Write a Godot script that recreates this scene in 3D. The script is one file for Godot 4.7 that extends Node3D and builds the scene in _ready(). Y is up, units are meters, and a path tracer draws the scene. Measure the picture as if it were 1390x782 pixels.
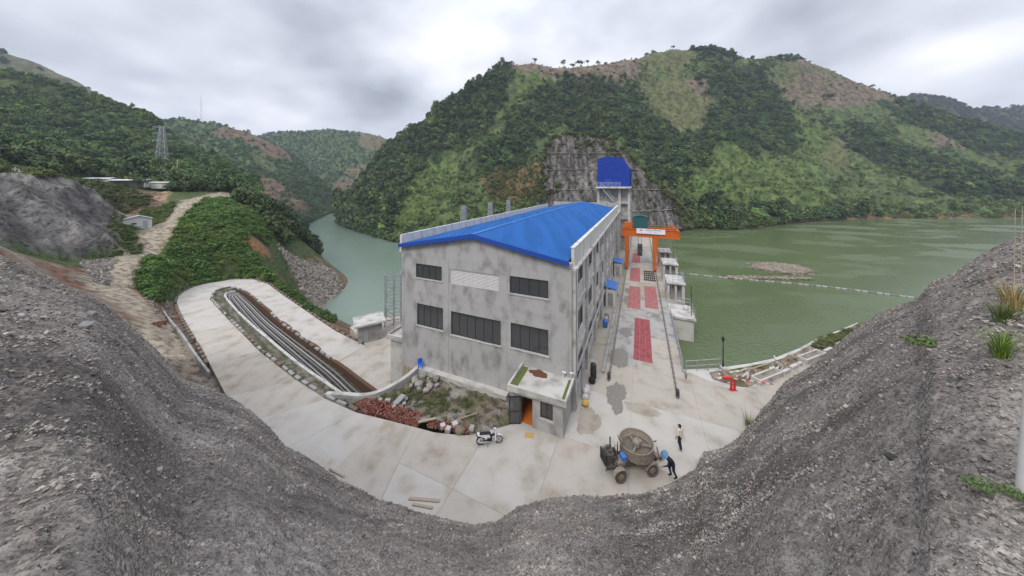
extends Node3D
# A small hydropower plant seen from the cut slope above it. y up, metres; upper deck level is y = 0.

# ---------------------------------------------------------------- mesh builder
class MB:
	var v := PackedVector3Array()
	var n := PackedVector3Array()
	var c := PackedColorArray()
	var i := PackedInt32Array()
	var col := Color.WHITE
	var xf := Transform3D()

	func pt(p: Vector3, nn: Vector3) -> int:
		v.append(xf * p)
		n.append((xf.basis * nn).normalized())
		c.append(col)
		return v.size() - 1

	func tri(a: Vector3, b: Vector3, d: Vector3) -> void:
		var nn := (b - a).cross(d - a)
		if nn.length_squared() < 1e-16:
			return
		var k := pt(a, nn)
		pt(b, nn)
		pt(d, nn)
		i.append_array([k, k + 2, k + 1])

	func quad(a: Vector3, b: Vector3, d: Vector3, e: Vector3) -> void:
		var nn := (b - a).cross(e - a)
		if nn.length_squared() < 1e-16:
			nn = (d - b).cross(e - b)
		var k := pt(a, nn)
		pt(b, nn)
		pt(d, nn)
		pt(e, nn)
		i.append_array([k, k + 2, k + 1, k, k + 3, k + 2])

	func hexa(p: Array) -> void:  # eight corners: bottom ring counter-clockwise from above, then top ring
		quad(p[3], p[2], p[1], p[0])
		quad(p[4], p[5], p[6], p[7])
		for k in 4:
			var q := (k + 1) % 4
			quad(p[k], p[q], p[q + 4], p[k + 4])

	func box(at: Vector3, size: Vector3, turn := 0.0) -> void:
		obox(at, Basis(Vector3.UP, turn), size)

	func obox(at: Vector3, b: Basis, size: Vector3) -> void:
		var x := b.x * size.x / 2
		var y := b.y * size.y / 2
		var z := b.z * size.z / 2
		hexa([at - x - y + z, at + x - y + z, at + x - y - z, at - x - y - z, at - x + y + z, at + x + y + z, at + x + y - z, at - x + y - z])

	func cbox(at: Vector3, size: Vector3, bev: float, b := Basis()) -> void:  # chamfered box
		var h := size / 2
		var g := h - Vector3(bev, bev, bev)
		var f := func(p: Vector3) -> Vector3: return at + b * p
		for ax in 3:
			var u := (ax + 1) % 3
			var w := (ax + 2) % 3
			for s in [-1.0, 1.0]:
				var p := []
				for q in [[-1, -1], [1, -1], [1, 1], [-1, 1]]:
					var a := Vector3()
					a[ax] = s * h[ax]
					a[u] = q[0] * g[u]
					a[w] = q[1] * g[w]
					p.append(f.call(a))
				if s > 0:
					quad(p[0], p[1], p[2], p[3])
				else:
					quad(p[3], p[2], p[1], p[0])
		for ax in 3:  # edges along ax
			var u := (ax + 1) % 3
			var w := (ax + 2) % 3
			for su in [-1.0, 1.0]:
				for sw in [-1.0, 1.0]:
					var p := []
					for q in [[-1, 0], [1, 0], [1, 1], [-1, 1]]:
						var a := Vector3()
						a[ax] = q[0] * g[ax]
						a[u] = su * (h[u] if q[1] == 0 else g[u])
						a[w] = sw * (g[w] if q[1] == 0 else h[w])
						p.append(f.call(a))
					if su * sw > 0:
						quad(p[0], p[1], p[2], p[3])
					else:
						quad(p[3], p[2], p[1], p[0])
		for sx in [-1.0, 1.0]:
			for sy in [-1.0, 1.0]:
				for sz in [-1.0, 1.0]:
					var p0: Vector3 = f.call(Vector3(sx * h.x, sy * g.y, sz * g.z))
					var p1: Vector3 = f.call(Vector3(sx * g.x, sy * h.y, sz * g.z))
					var p2: Vector3 = f.call(Vector3(sx * g.x, sy * g.y, sz * h.z))
					if sx * sy * sz > 0:
						tri(p0, p1, p2)
					else:
						tri(p2, p1, p0)

	func beam(a: Vector3, b: Vector3, w: float, h: float) -> void:  # bar of section w across, h up
		var z := (b - a).normalized()
		var up := Vector3.UP if absf(z.y) < 0.95 else Vector3.RIGHT
		var x := up.cross(z).normalized()
		var y := z.cross(x).normalized()
		obox((a + b) / 2, Basis(x, y, z), Vector3(w, h, a.distance_to(b)))

	func tube(a: Vector3, b: Vector3, r0: float, r1: float, seg := 8, caps := true) -> void:
		var z := (b - a).normalized()
		var up := Vector3.UP if absf(z.y) < 0.95 else Vector3.RIGHT
		var x := up.cross(z).normalized()
		var y := z.cross(x).normalized()
		var k := v.size()
		for q in seg + 1:
			var t := TAU * q / seg
			var d := x * cos(t) + y * sin(t)
			pt(a + d * r0, d)
			pt(b + d * r1, d)
		for q in seg:
			var m := k + q * 2
			i.append_array([m, m + 1, m + 3, m, m + 3, m + 2])
		if caps:
			for e in 2:
				var o := b if e else a
				var r := r1 if e else r0
				var nn := z if e else -z
				var m := pt(o, nn)
				for q in seg + 1:
					var t := TAU * q / seg
					pt(o + (x * cos(t) + y * sin(t)) * r, nn)
				for q in seg:
					if e:
						i.append_array([m, m + q + 2, m + q + 1])
					else:
						i.append_array([m, m + q + 1, m + q + 2])

	func path(p: Array, r: float, seg := 8) -> void:
		for q in p.size() - 1:
			tube(p[q], p[q + 1], r, r, seg, true)

	func lathe(at: Vector3, prof: Array, seg := 20, b := Basis()) -> void:  # profile of Vector2(radius, height), bottom to top
		var k := v.size()
		var m := prof.size()
		for q in seg + 1:
			var t := TAU * q / seg
			for j in m:
				var a: Vector2 = prof[maxi(j - 1, 0)]
				var e: Vector2 = prof[mini(j + 1, m - 1)]
				var tn := Vector2(e.y - a.y, a.x - e.x)
				var d := Vector3(cos(t), 0, sin(t))
				pt(at + b * (d * prof[j].x + Vector3(0, prof[j].y, 0)), b * (d * tn.x + Vector3(0, tn.y, 0)))
		for q in seg:
			for j in m - 1:
				var a := k + q * m + j
				i.append_array([a, a + m, a + m + 1, a, a + m + 1, a + 1])

	func prism(poly: PackedVector2Array, y0: float, y1: float) -> void:  # polygon in (x, z)
		var p := poly
		var t := Geometry2D.triangulate_polygon(p)
		for q in range(0, t.size(), 3):
			var a := p[t[q]]
			var b := p[t[q + 1]]
			var d := p[t[q + 2]]
			if (b - a).cross(d - a) > 0:
				var e := b
				b = d
				d = e
			tri(Vector3(a.x, y1, a.y), Vector3(b.x, y1, b.y), Vector3(d.x, y1, d.y))
			tri(Vector3(d.x, y0, d.y), Vector3(b.x, y0, b.y), Vector3(a.x, y0, a.y))
		var area := 0.0
		for q in p.size():
			area += p[q].cross(p[(q + 1) % p.size()])
		var cw := area > 0
		for q in p.size():
			var a := p[q]
			var b := p[(q + 1) % p.size()]
			if cw:
				var e := a
				a = b
				b = e
			quad(Vector3(a.x, y0, a.y), Vector3(b.x, y0, b.y), Vector3(b.x, y1, b.y), Vector3(a.x, y1, a.y))

	func extrude(poly: Array, depth: Vector3) -> void:  # flat polygon of Vector3, pushed along depth
		var flat := PackedVector2Array()
		var nn: Vector3 = Vector3.ZERO
		for q in poly.size():
			nn += (poly[q] as Vector3).cross(poly[(q + 1) % poly.size()])
		nn = nn.normalized()
		var x: Vector3 = (poly[1] - poly[0]).normalized()
		var y := nn.cross(x)
		for p in poly:
			flat.append(Vector2(x.dot(p - poly[0]), y.dot(p - poly[0])))
		var t := Geometry2D.triangulate_polygon(flat)
		var out := nn.dot(depth) < 0
		for q in range(0, t.size(), 3):
			var a: Vector3 = poly[t[q]]
			var b: Vector3 = poly[t[q + 1]]
			var d: Vector3 = poly[t[q + 2]]
			if ((b - a).cross(d - a).dot(depth) < 0) == true:
				tri(a, b, d)
				tri(d + depth, b + depth, a + depth)
			else:
				tri(d, b, a)
				tri(a + depth, b + depth, d + depth)
		for q in poly.size():
			var a: Vector3 = poly[q]
			var b: Vector3 = poly[(q + 1) % poly.size()]
			if out:
				quad(b, a, a + depth, b + depth)
			else:
				quad(a, b, b + depth, a + depth)

	func rock(at: Vector3, r: Vector3, rng: RandomNumberGenerator, rough := 0.25) -> void:  # an uneven boulder
		var base := [Vector3(0, 1, 0)]
		for k in 5:
			base.append(Vector3(cos(TAU * k / 5), 0.45, sin(TAU * k / 5)).normalized())
		for k in 5:
			base.append(Vector3(cos(TAU * (k + 0.5) / 5), -0.45, sin(TAU * (k + 0.5) / 5)).normalized())
		base.append(Vector3(0, -1, 0))
		for k in base.size():
			base[k] = at + (base[k] * r) * (1.0 + rng.randf_range(-rough, rough))
		for k in 5:
			var k2 := (k + 1) % 5
			tri(base[0], base[1 + k2], base[1 + k])
			tri(base[1 + k], base[1 + k2], base[6 + k])
			tri(base[1 + k2], base[6 + k2], base[6 + k])
			tri(base[11], base[6 + k], base[6 + k2])

	func leaf(at: Vector3, nn: Vector3, along: Vector3, l: float, w: float, soft := Vector3.ZERO) -> void:
		var x := nn.cross(along)
		if x.length() < 0.01:
			x = Vector3.RIGHT
		x = x.normalized() * w / 2
		var y := along.normalized() * l
		var m := nn if soft == Vector3.ZERO else (nn + soft).normalized()
		var k := pt(at, m)
		pt(at + y * 0.5 + x, m)
		pt(at + y, m)
		pt(at + y * 0.5 - x, m)
		i.append_array([k, k + 1, k + 2, k, k + 2, k + 3])

	func mesh() -> ArrayMesh:
		var a := []
		a.resize(Mesh.ARRAY_MAX)
		a[Mesh.ARRAY_VERTEX] = v
		a[Mesh.ARRAY_NORMAL] = n
		a[Mesh.ARRAY_COLOR] = c
		a[Mesh.ARRAY_INDEX] = i
		var m := ArrayMesh.new()
		m.add_surface_from_arrays(Mesh.PRIMITIVE_TRIANGLES, a)
		return m


# ---------------------------------------------------------------- shared helpers
var M := {}
var rng := RandomNumberGenerator.new()
var taken := {}
const TURN := -0.4101524  # the plant's axis runs 23.5 degrees to the right of north
const CORNER := Vector3(4.7, 0, -23.2)  # front right corner of the powerhouse


func D(t: float, y: float, s: float) -> Vector3:  # t right of the powerhouse wall, s along the dam
	return CORNER + Basis(Vector3.UP, TURN) * Vector3(t, y, -s)


func numbered(called: String) -> String:
	if not taken.has(called):
		taken[called] = 0
		return called
	taken[called] += 1
	return "%s_%03d" % [called, taken[called]]


func tag(o: Node, label: String, category := "", group := "", kind := "") -> void:
	if label:
		o.set_meta("label", label)
	if category:
		o.set_meta("category", category)
	if group:
		o.set_meta("group", group)
	if kind:
		o.set_meta("kind", kind)


func thing(called: String, at: Vector3, turn: float, label: String, category: String, group := "") -> Node3D:
	var o := Node3D.new()
	o.name = numbered(called)
	add_child(o)
	o.position = at
	o.rotation.y = turn
	tag(o, label, category, group)
	return o


func put(called: String, mesh: Mesh, m: Material, parent: Node, at := Vector3.ZERO) -> MeshInstance3D:
	var o := MeshInstance3D.new()
	o.mesh = mesh
	o.material_override = m
	o.position = at
	o.cast_shadow = GeometryInstance3D.SHADOW_CASTING_SETTING_ON
	if parent == self:
		o.name = numbered(called)
		add_child(o)
	else:
		o.name = called
		parent.add_child(o, true)
	return o


func obj(called: String, b: MB, m: Material, parent: Node = self) -> MeshInstance3D:
	return put(called, b.mesh(), m, parent)


func one(called: String, b: MB, m: Material, label: String, category: String, group := "") -> MeshInstance3D:
	var o := put(called, b.mesh(), m, self)
	tag(o, label, category, group)
	return o


func structure(called: String, b: MB, m: Material) -> MeshInstance3D:
	var o := put(called, b.mesh(), m, self)
	o.set_meta("kind", "structure")
	return o


func copy(o: Node3D, label := "") -> Node3D:
	var d: Node3D = o.duplicate()
	var base := String(o.name)
	if base.length() > 4 and base[-4] == "_" and base.right(3).is_valid_int():
		base = base.left(-4)
	d.name = numbered(base)
	add_child(d)
	if label:
		d.set_meta("label", label)
	return d


func scatter(called: String, mesh: Mesh, m: Material, where: Array, tint: Array, label: String, category: String, parent: Node = self) -> MultiMeshInstance3D:
	var mm := MultiMesh.new()
	mm.transform_format = MultiMesh.TRANSFORM_3D
	mm.use_colors = true
	mm.mesh = mesh
	mm.instance_count = where.size()
	for k in where.size():
		mm.set_instance_transform(k, where[k])
		mm.set_instance_color(k, tint[k])
	var o := MultiMeshInstance3D.new()
	o.multimesh = mm
	o.material_override = m
	o.set_meta("kind", "stuff")
	if parent == self:
		o.name = numbered(called)
		add_child(o)
		tag(o, label, category)
	else:
		o.name = called
		parent.add_child(o, true)
		if label:
			o.set_meta("label", label)
	return o


func ramp(stops: Array) -> Gradient:
	var g := Gradient.new()
	g.offsets = PackedFloat32Array(stops.map(func(s): return s[0]))
	g.colors = PackedColorArray(stops.map(func(s): return (s[1] as Color).linear_to_srgb()))
	return g


func noise_tex(freq: float, stops: Array, size := 512, type := FastNoiseLite.TYPE_SIMPLEX_SMOOTH, octaves := 5, seed_ := 1, normal := 0.0, cell := -1) -> NoiseTexture2D:
	var f := FastNoiseLite.new()
	f.noise_type = type
	f.seed = seed_
	f.frequency = freq
	f.fractal_octaves = octaves
	if cell >= 0:
		f.cellular_return_type = cell
	var t := NoiseTexture2D.new()
	t.width = size
	t.height = size
	t.seamless = true
	t.noise = f
	if normal > 0:
		t.as_normal_map = true
		t.bump_strength = normal
	elif stops:
		t.color_ramp = ramp(stops)
	return t


func grey(x: float) -> Color:
	return Color(x, x, x)


func lin(r: float, g: float, b: float) -> Color:  # an albedo given as linear reflectance
	return Color(r, g, b).linear_to_srgb()


func mat(called: String, c: Color, rough := 0.85, metal := 0.0, tex: Texture2D = null, scale := 1.0, norm: Texture2D = null, nscale := 1.0, vcol := false) -> StandardMaterial3D:
	var m := StandardMaterial3D.new()
	m.resource_name = called
	m.albedo_color = c
	m.roughness = rough
	m.metallic = metal
	m.metallic_specular = 0.35
	m.vertex_color_use_as_albedo = vcol
	if tex or norm:
		m.uv1_triplanar = true
		m.uv1_world_triplanar = true
		m.uv1_triplanar_sharpness = 6.0
		m.uv1_scale = Vector3.ONE * scale
		m.albedo_texture = tex
	if norm:
		m.normal_enabled = true
		m.normal_texture = norm
		m.normal_scale = nscale
	M[called] = m
	return m


func noise(seed_: int, freq: float, oct := 4, ridged := false) -> FastNoiseLite:
	var f := FastNoiseLite.new()
	f.seed = seed_
	f.frequency = freq
	f.fractal_octaves = oct
	f.noise_type = FastNoiseLite.TYPE_SIMPLEX_SMOOTH
	f.fractal_type = FastNoiseLite.FRACTAL_RIDGED if ridged else FastNoiseLite.FRACTAL_FBM
	return f


func smooth(a: float, b: float, x: float) -> float:
	return smoothstep(a, b, x)


func sheet(rows: int, cols: int, pos: PackedVector3Array, colr: PackedColorArray) -> MB:  # grid of points; smooth normals, upward
	var b := MB.new()
	b.v = pos
	b.c = colr
	var nn := PackedVector3Array()
	nn.resize(pos.size())
	var total := 0.0
	for r in rows:
		for k in cols:
			var e := pos[r * cols + mini(k + 1, cols - 1)] - pos[r * cols + maxi(k - 1, 0)]
			var f := pos[mini(r + 1, rows - 1) * cols + k] - pos[maxi(r - 1, 0) * cols + k]
			var q := e.cross(f).normalized()
			total += q.y
			nn[r * cols + k] = q
	var flip := total < 0
	if flip:
		for k in nn.size():
			nn[k] = -nn[k]
	b.n = nn
	var idx := PackedInt32Array()
	idx.resize((rows - 1) * (cols - 1) * 6)
	var w := 0
	for r in rows - 1:
		for k in cols - 1:
			var a := r * cols + k
			var ring := [a, a + cols + 1, a + 1, a, a + cols, a + cols + 1] if not flip else [a, a + 1, a + cols + 1, a, a + cols + 1, a + cols]
			for x in ring:
				idx[w] = x
				w += 1
	b.i = idx
	return b


func inside(p: Vector2, polys: Array) -> bool:
	for q in polys:
		if Geometry2D.is_point_in_polygon(p, q):
			return true
	return false


# ---------------------------------------------------------------- camera, sky, light
func _ready() -> void:
	rng.seed = 7
	var cam := Camera3D.new()
	cam.name = "camera"
	cam.projection = Camera3D.PROJECTION_FRUSTUM  # a level wide lens shifted down, so that uprights stay upright
	cam.near = 0.2
	cam.far = 2500.0
	cam.size = 0.2 * 782.0 / 400.0
	cam.frustum_offset = Vector2(0, -0.2 * 141.0 / 400.0)
	cam.position = Vector3(0, 18, 0)
	add_child(cam)
	cam.current = true
	var env := Environment.new()
	env.background_mode = Environment.BG_SKY
	env.tonemap_mode = Environment.TONE_MAPPER_LINEAR
	env.tonemap_exposure = 1.31
	env.sdfgi_enabled = true
	env.ssao_enabled = true
	env.ssil_enabled = true
	env.fog_enabled = true
	env.fog_density = 0.00026
	env.fog_light_color = Color(0.86, 0.91, 1.0)
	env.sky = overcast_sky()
	var we := WorldEnvironment.new()
	we.name = "world_environment"
	we.environment = env
	add_child(we)
	var sun := DirectionalLight3D.new()
	sun.name = "sun_behind_clouds"
	sun.light_energy = 0.5
	sun.light_angular_distance = 24.0
	sun.light_color = Color(1.0, 0.97, 0.93)
	sun.shadow_enabled = true
	sun.rotation_degrees = Vector3(-46, -30, 0)
	add_child(sun)

	materials()
	terrain()
	roads()
	dam()
	powerhouse()
	gate_tower()
	gantry_crane()
	small_buildings()
	vegetation()
	site_things()
	vehicles()
	people()


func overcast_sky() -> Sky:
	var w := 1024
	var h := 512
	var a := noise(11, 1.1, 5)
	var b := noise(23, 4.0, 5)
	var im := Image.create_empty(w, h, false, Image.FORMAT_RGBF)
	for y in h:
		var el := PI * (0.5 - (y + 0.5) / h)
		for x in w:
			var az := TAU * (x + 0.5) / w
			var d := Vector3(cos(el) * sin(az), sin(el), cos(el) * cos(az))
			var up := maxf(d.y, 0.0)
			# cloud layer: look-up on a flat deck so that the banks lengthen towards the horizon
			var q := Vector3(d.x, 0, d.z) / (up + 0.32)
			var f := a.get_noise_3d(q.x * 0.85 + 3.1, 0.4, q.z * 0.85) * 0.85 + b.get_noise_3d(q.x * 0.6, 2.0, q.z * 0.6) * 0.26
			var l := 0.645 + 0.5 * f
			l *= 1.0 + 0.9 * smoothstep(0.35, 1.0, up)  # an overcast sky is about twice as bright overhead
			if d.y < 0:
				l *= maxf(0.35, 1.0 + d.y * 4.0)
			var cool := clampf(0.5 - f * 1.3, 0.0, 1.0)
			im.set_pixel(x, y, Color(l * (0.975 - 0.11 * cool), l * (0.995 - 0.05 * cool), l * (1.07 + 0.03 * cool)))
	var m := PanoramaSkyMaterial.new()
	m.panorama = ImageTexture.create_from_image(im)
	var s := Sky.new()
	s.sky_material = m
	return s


func materials() -> void:
	var fine := noise_tex(0.02, [[0.0, grey(0.62)], [0.5, grey(0.86)], [1.0, grey(1.0)]], 512, FastNoiseLite.TYPE_SIMPLEX_SMOOTH, 6, 3)
	var stain := noise_tex(0.006, [[0.0, Color(0.5, 0.495, 0.49)], [0.3, Color(0.76, 0.755, 0.75)], [0.5, Color(0.93, 0.927, 0.922)], [1.0, Color(1, 1, 1)]], 1024, FastNoiseLite.TYPE_SIMPLEX_SMOOTH, 7, 5)
	var dirt := noise_tex(0.008, [[0.0, Color(0.62, 0.57, 0.5)], [0.22, Color(0.8, 0.765, 0.71)], [0.42, Color(0.93, 0.915, 0.89)], [0.7, Color(1, 0.995, 0.985)], [1.0, Color(0.92, 0.93, 0.95)]], 1024, FastNoiseLite.TYPE_SIMPLEX_SMOOTH, 7, 9)
	var leafy := noise_tex(0.02, [[0.0, Color(0.3, 0.33, 0.26)], [0.5, Color(0.8, 0.82, 0.75)], [1.0, Color(1.4, 1.32, 1.05)]], 512, FastNoiseLite.TYPE_SIMPLEX_SMOOTH, 7, 12)
	var gravel := noise_tex(0.07, [[0.0, grey(0.25)], [0.3, grey(0.5)], [0.55, grey(0.8)], [0.75, grey(1.05)], [1.0, grey(1.9)]], 1024, FastNoiseLite.TYPE_SIMPLEX, 5, 21)
	var grit := noise_tex(0.045, [[0.0, grey(0.3)], [0.35, grey(0.6)], [0.6, grey(1.0)], [0.8, grey(1.3)], [1.0, grey(2.4)]], 1024, FastNoiseLite.TYPE_CELLULAR, 3, 27, 0.0, FastNoiseLite.RETURN_CELL_VALUE)
	var rough := noise_tex(0.012, [[0.0, grey(0.3)], [0.3, grey(0.6)], [0.5, grey(0.9)], [0.7, grey(1.1)], [1.0, grey(1.7)]], 1024, FastNoiseLite.TYPE_SIMPLEX, 7, 28)
	var bump := noise_tex(0.03, [], 1024, FastNoiseLite.TYPE_SIMPLEX, 6, 22, 9.0)
	var bump2 := noise_tex(0.02, [], 512, FastNoiseLite.TYPE_SIMPLEX_SMOOTH, 6, 24, 4.0)
	var ripple := noise_tex(0.075, [], 1024, FastNoiseLite.TYPE_SIMPLEX_SMOOTH, 4, 31, 3.0)
	var gusts := noise_tex(0.0035, [[0.0, grey(0.02)], [0.5, grey(0.03)], [0.62, grey(0.09)], [1.0, grey(0.22)]], 512, FastNoiseLite.TYPE_SIMPLEX_SMOOTH, 5, 35)

	mat("rock", Color.WHITE, 0.95, 0, grit, 0.4, bump, 1.6, true)
	mat("terrain", Color.WHITE, 0.95, 0, leafy, 0.014, bump2, 1.0, true)
	mat("bank", Color.WHITE, 0.95, 0, rough, 0.07, bump, 1.2, true)
	mat("cliff", Color.WHITE, 0.95, 0, rough, 0.03, bump, 1.5, true)
	mat("leaf", Color.WHITE, 0.8, 0, null, 1.0, null, 1.0, true)
	M.leaf.backlight = Color(0.25, 0.3, 0.1)
	mat("bark", lin(0.12, 0.095, 0.07), 0.95, 0, fine, 1.5)
	mat("stone", Color.WHITE, 0.95, 0, fine, 1.2, bump2, 0.8, true)
	mat("road", lin(0.42, 0.39, 0.352), 0.93, 0, dirt, 0.055, bump2, 0.35)
	mat("road_pale", lin(0.455, 0.435, 0.41), 0.93, 0, dirt, 0.042, bump2, 0.3)
	mat("road_dirty", lin(0.36, 0.33, 0.29), 0.93, 0, dirt, 0.07, bump2, 0.4)
	mat("joint", lin(0.28, 0.26, 0.23), 0.95, 0, fine, 0.6)
	mat("concrete", lin(0.418, 0.417, 0.415), 0.92, 0, stain, 0.07, bump2, 0.3)
	M.concrete.uv1_scale = Vector3(0.12, 0.065, 0.12)
	mat("concrete_old", lin(0.34, 0.335, 0.32), 0.94, 0, stain, 0.11, bump2, 0.5)
	mat("concrete_pale", lin(0.52, 0.51, 0.49), 0.92, 0, stain, 0.1, bump2, 0.3)
	mat("plaster", lin(0.62, 0.61, 0.58), 0.9, 0, stain, 0.06, bump2, 0.2)
	M.plaster.uv1_scale = Vector3(0.12, 0.035, 0.12)
	mat("deck", lin(0.38, 0.37, 0.355), 0.93, 0, stain, 0.09, bump2, 0.35)
	mat("wet", lin(0.25, 0.237, 0.213), 0.5, 0, fine, 0.5)
	mat("damp_soil", lin(0.31, 0.275, 0.215), 0.85, 0, dirt, 0.3)
	mat("red_tile", lin(0.33, 0.085, 0.095), 0.8, 0, stain, 0.2)
	mat("red_tile_worn", lin(0.40, 0.15, 0.15), 0.82, 0, stain, 0.25)
	mat("brick", Color.WHITE, 0.95, 0, fine, 2.0, null, 1.0, true)
	mat("roof_blue", lin(0.045, 0.19, 0.52), 0.42, 0, fine, 0.05)
	mat("trim_blue", lin(0.02, 0.07, 0.33), 0.45)
	mat("clad_blue", lin(0.012, 0.05, 0.36), 0.5, 0, fine, 0.1)
	mat("awning_blue", lin(0.06, 0.17, 0.48), 0.5)
	mat("white_paint", lin(0.68, 0.68, 0.67), 0.6, 0, fine, 0.8)
	mat("steel", lin(0.46, 0.48, 0.5), 0.5, 0.5, fine, 0.7)
	mat("dark_steel", lin(0.07, 0.07, 0.072), 0.55, 0.4, fine, 0.9)
	mat("kerb_brown", lin(0.2, 0.15, 0.115), 0.95, 0, fine, 1.0)
	mat("rust", lin(0.13, 0.075, 0.05), 0.9, 0.1, fine, 1.0)
	mat("rust_stain", lin(0.16, 0.07, 0.035), 0.9, 0, fine, 1.0)
	mat("orange", lin(0.62, 0.145, 0.02), 0.5, 0, fine, 0.5)
	mat("orange_floor", lin(0.65, 0.2, 0.03), 0.6, 0, fine, 0.8)
	mat("green_box", lin(0.03, 0.115, 0.12), 0.6, 0, fine, 0.5)
	mat("banner", lin(0.72, 0.72, 0.78), 0.7)
	mat("ink_blue", lin(0.03, 0.08, 0.3), 0.7)
	mat("ink_dark", lin(0.08, 0.08, 0.14), 0.7)
	mat("ink_red", lin(0.45, 0.03, 0.06), 0.7)
	mat("frame_dark", lin(0.05, 0.05, 0.052), 0.5, 0.2)
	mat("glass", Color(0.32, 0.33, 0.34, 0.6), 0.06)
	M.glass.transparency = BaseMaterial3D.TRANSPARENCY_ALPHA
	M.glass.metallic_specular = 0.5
	mat("rubber", lin(0.03, 0.029, 0.028), 0.9, 0, fine, 2.0)
	mat("rubber_dusty", lin(0.13, 0.12, 0.105), 0.95, 0, fine, 2.0)
	mat("cement_crust", lin(0.27, 0.235, 0.19), 0.95, 0, stain, 0.6, bump2, 0.6)
	mat("wet_cement", lin(0.16, 0.14, 0.115), 0.6, 0, fine, 1.2)
	mat("grime", lin(0.10, 0.09, 0.08), 0.8, 0.1, fine, 2.0)
	mat("red_paint", lin(0.55, 0.03, 0.03), 0.5)
	mat("blue_plastic", lin(0.02, 0.12, 0.65), 0.45)
	mat("sack_white", lin(0.62, 0.6, 0.63), 0.85, 0, fine, 2.0)
	mat("sack_tan", lin(0.5, 0.32, 0.1), 0.85)
	mat("timber", lin(0.42, 0.35, 0.27), 0.9, 0, fine, 1.3)
	mat("pipe_pale", lin(0.4, 0.4, 0.41), 0.8, 0, fine, 0.7)
	mat("pipe_grey", lin(0.22, 0.205, 0.195), 0.85, 0, fine, 0.9)
	mat("moss", lin(0.14, 0.17, 0.05), 0.95, 0, fine, 0.8)
	mat("bike_white", lin(0.72, 0.73, 0.77), 0.3)
	mat("bike_black", lin(0.02, 0.02, 0.022), 0.5)
	mat("chrome", lin(0.5, 0.5, 0.5), 0.25, 0.9)
	mat("lamp_green", lin(0.018, 0.03, 0.03), 0.5, 0.1)
	mat("person", Color.WHITE, 0.85, 0, null, 1.0, null, 1.0, true)
	mat("hat_blue", lin(0.1, 0.2, 0.33), 0.7)
	mat("reservoir", lin(0.09, 0.122, 0.053), 1.0, 0, null, 0.16, ripple, 0.17)
	M.reservoir.uv1_scale = Vector3(0.0113, 0.02, 0.021)  # wind-ruffled patches, drawn out along the reach
	M.reservoir.roughness_texture = gusts
	M.reservoir.metallic_specular = 0.5
	mat("river", lin(0.16, 0.22, 0.175), 0.12, 0, null, 0.02, ripple, 0.3)
	M.river.metallic_specular = 0.5


# ---------------------------------------------------------------- terrain
var slope_n1: FastNoiseLite
var lands := {}


class Land:
	var rows: int
	var cols: int
	var pos: PackedVector3Array
	var nrm: PackedVector3Array
	var us: float  # columns of control points
	var vs: float  # grid row that stands for height fraction 1

	func at(u: float, v: float) -> Array:  # u in control columns, v height fraction
		var x := clampf(u / us * (cols - 1), 0, cols - 1.001)
		var y := clampf(v * vs, 0, rows - 1.001)
		var a := int(y) * cols + int(x)
		var fx := x - int(x)
		var fy := y - int(y)
		var p := pos[a].lerp(pos[a + 1], fx).lerp(pos[a + cols].lerp(pos[a + cols + 1], fx), fy)
		return [p, nrm[a]]


func cr(a: Vector3, b: Vector3, c: Vector3, d: Vector3, t: float) -> Vector3:
	return 0.5 * ((2.0 * b) + (c - a) * t + (2.0 * a - 5.0 * b + 4.0 * c - d) * t * t + (3.0 * b - a - 3.0 * c + d) * t * t * t)


func loft(data: Array, nu: int, nv: int, amp: float, scale: float, seed_: int, colour: Callable) -> Array:
	var R := data.size()
	var C: int = data[0].size()
	var big := noise(seed_, 1.0 / scale, 5, true)
	var mid := noise(seed_ + 1, 5.0 / scale, 4)
	var rows := (R - 1) * nv + 1
	var cols := (C - 1) * nu + 1
	var pos := PackedVector3Array()
	pos.resize(rows * cols)
	var colr := PackedColorArray()
	colr.resize(rows * cols)
	var g := []
	for r in data:
		g.append(r.map(func(q): return Vector3(q[0], q[1], q[2])))
	for r in rows:
		var v := float(r) / nv
		var r1 := mini(int(v), R - 2)
		var fv := v - r1
		for k in cols:
			var u := float(k) / nu
			var c1 := mini(int(u), C - 2)
			var fu := u - c1
			var line := []
			for j in [-1, 0, 1, 2]:
				var row: Array = g[clampi(r1 + j, 0, R - 1)]
				line.append(cr(row[maxi(c1 - 1, 0)], row[c1], row[c1 + 1], row[mini(c1 + 2, C - 1)], fu))
			var p := cr(line[0], line[1], line[2], line[3], fv)
			var f := v / (R - 2)  # 1 at the crest
			var fade := smoothstep(0.0, 0.15, f) * (0.35 + 0.65 * (1.0 - smoothstep(0.7, 1.0, f)))
			p.y += (big.get_noise_2d(p.x, p.z) * amp + mid.get_noise_2d(p.x, p.z) * amp * 0.3) * fade
			pos[r * cols + k] = p
			colr[r * cols + k] = colour.call(u, f, p)
	var b := sheet(rows, cols, pos, colr)
	var l := Land.new()
	l.rows = rows
	l.cols = cols
	l.pos = pos
	l.nrm = b.n
	l.us = C - 1
	l.vs = (R - 2) * nv
	return [b, l]


var zones := {}


func zone(u: float, v: float) -> String:
	var p := Vector2(u, v)
	for k in ["bare", "olive", "forest", "bright", "dry"]:
		if inside(p, zones[k]):
			return k
	return "scrub"


const COVER := {"bare": Color(0.18, 0.14, 0.11), "olive": Color(0.13, 0.137, 0.066), "forest": Color(0.04, 0.062, 0.026), "bright": Color(0.112, 0.16, 0.052), "dry": Color(0.15, 0.115, 0.055), "scrub": Color(0.1, 0.135, 0.053)}


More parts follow.
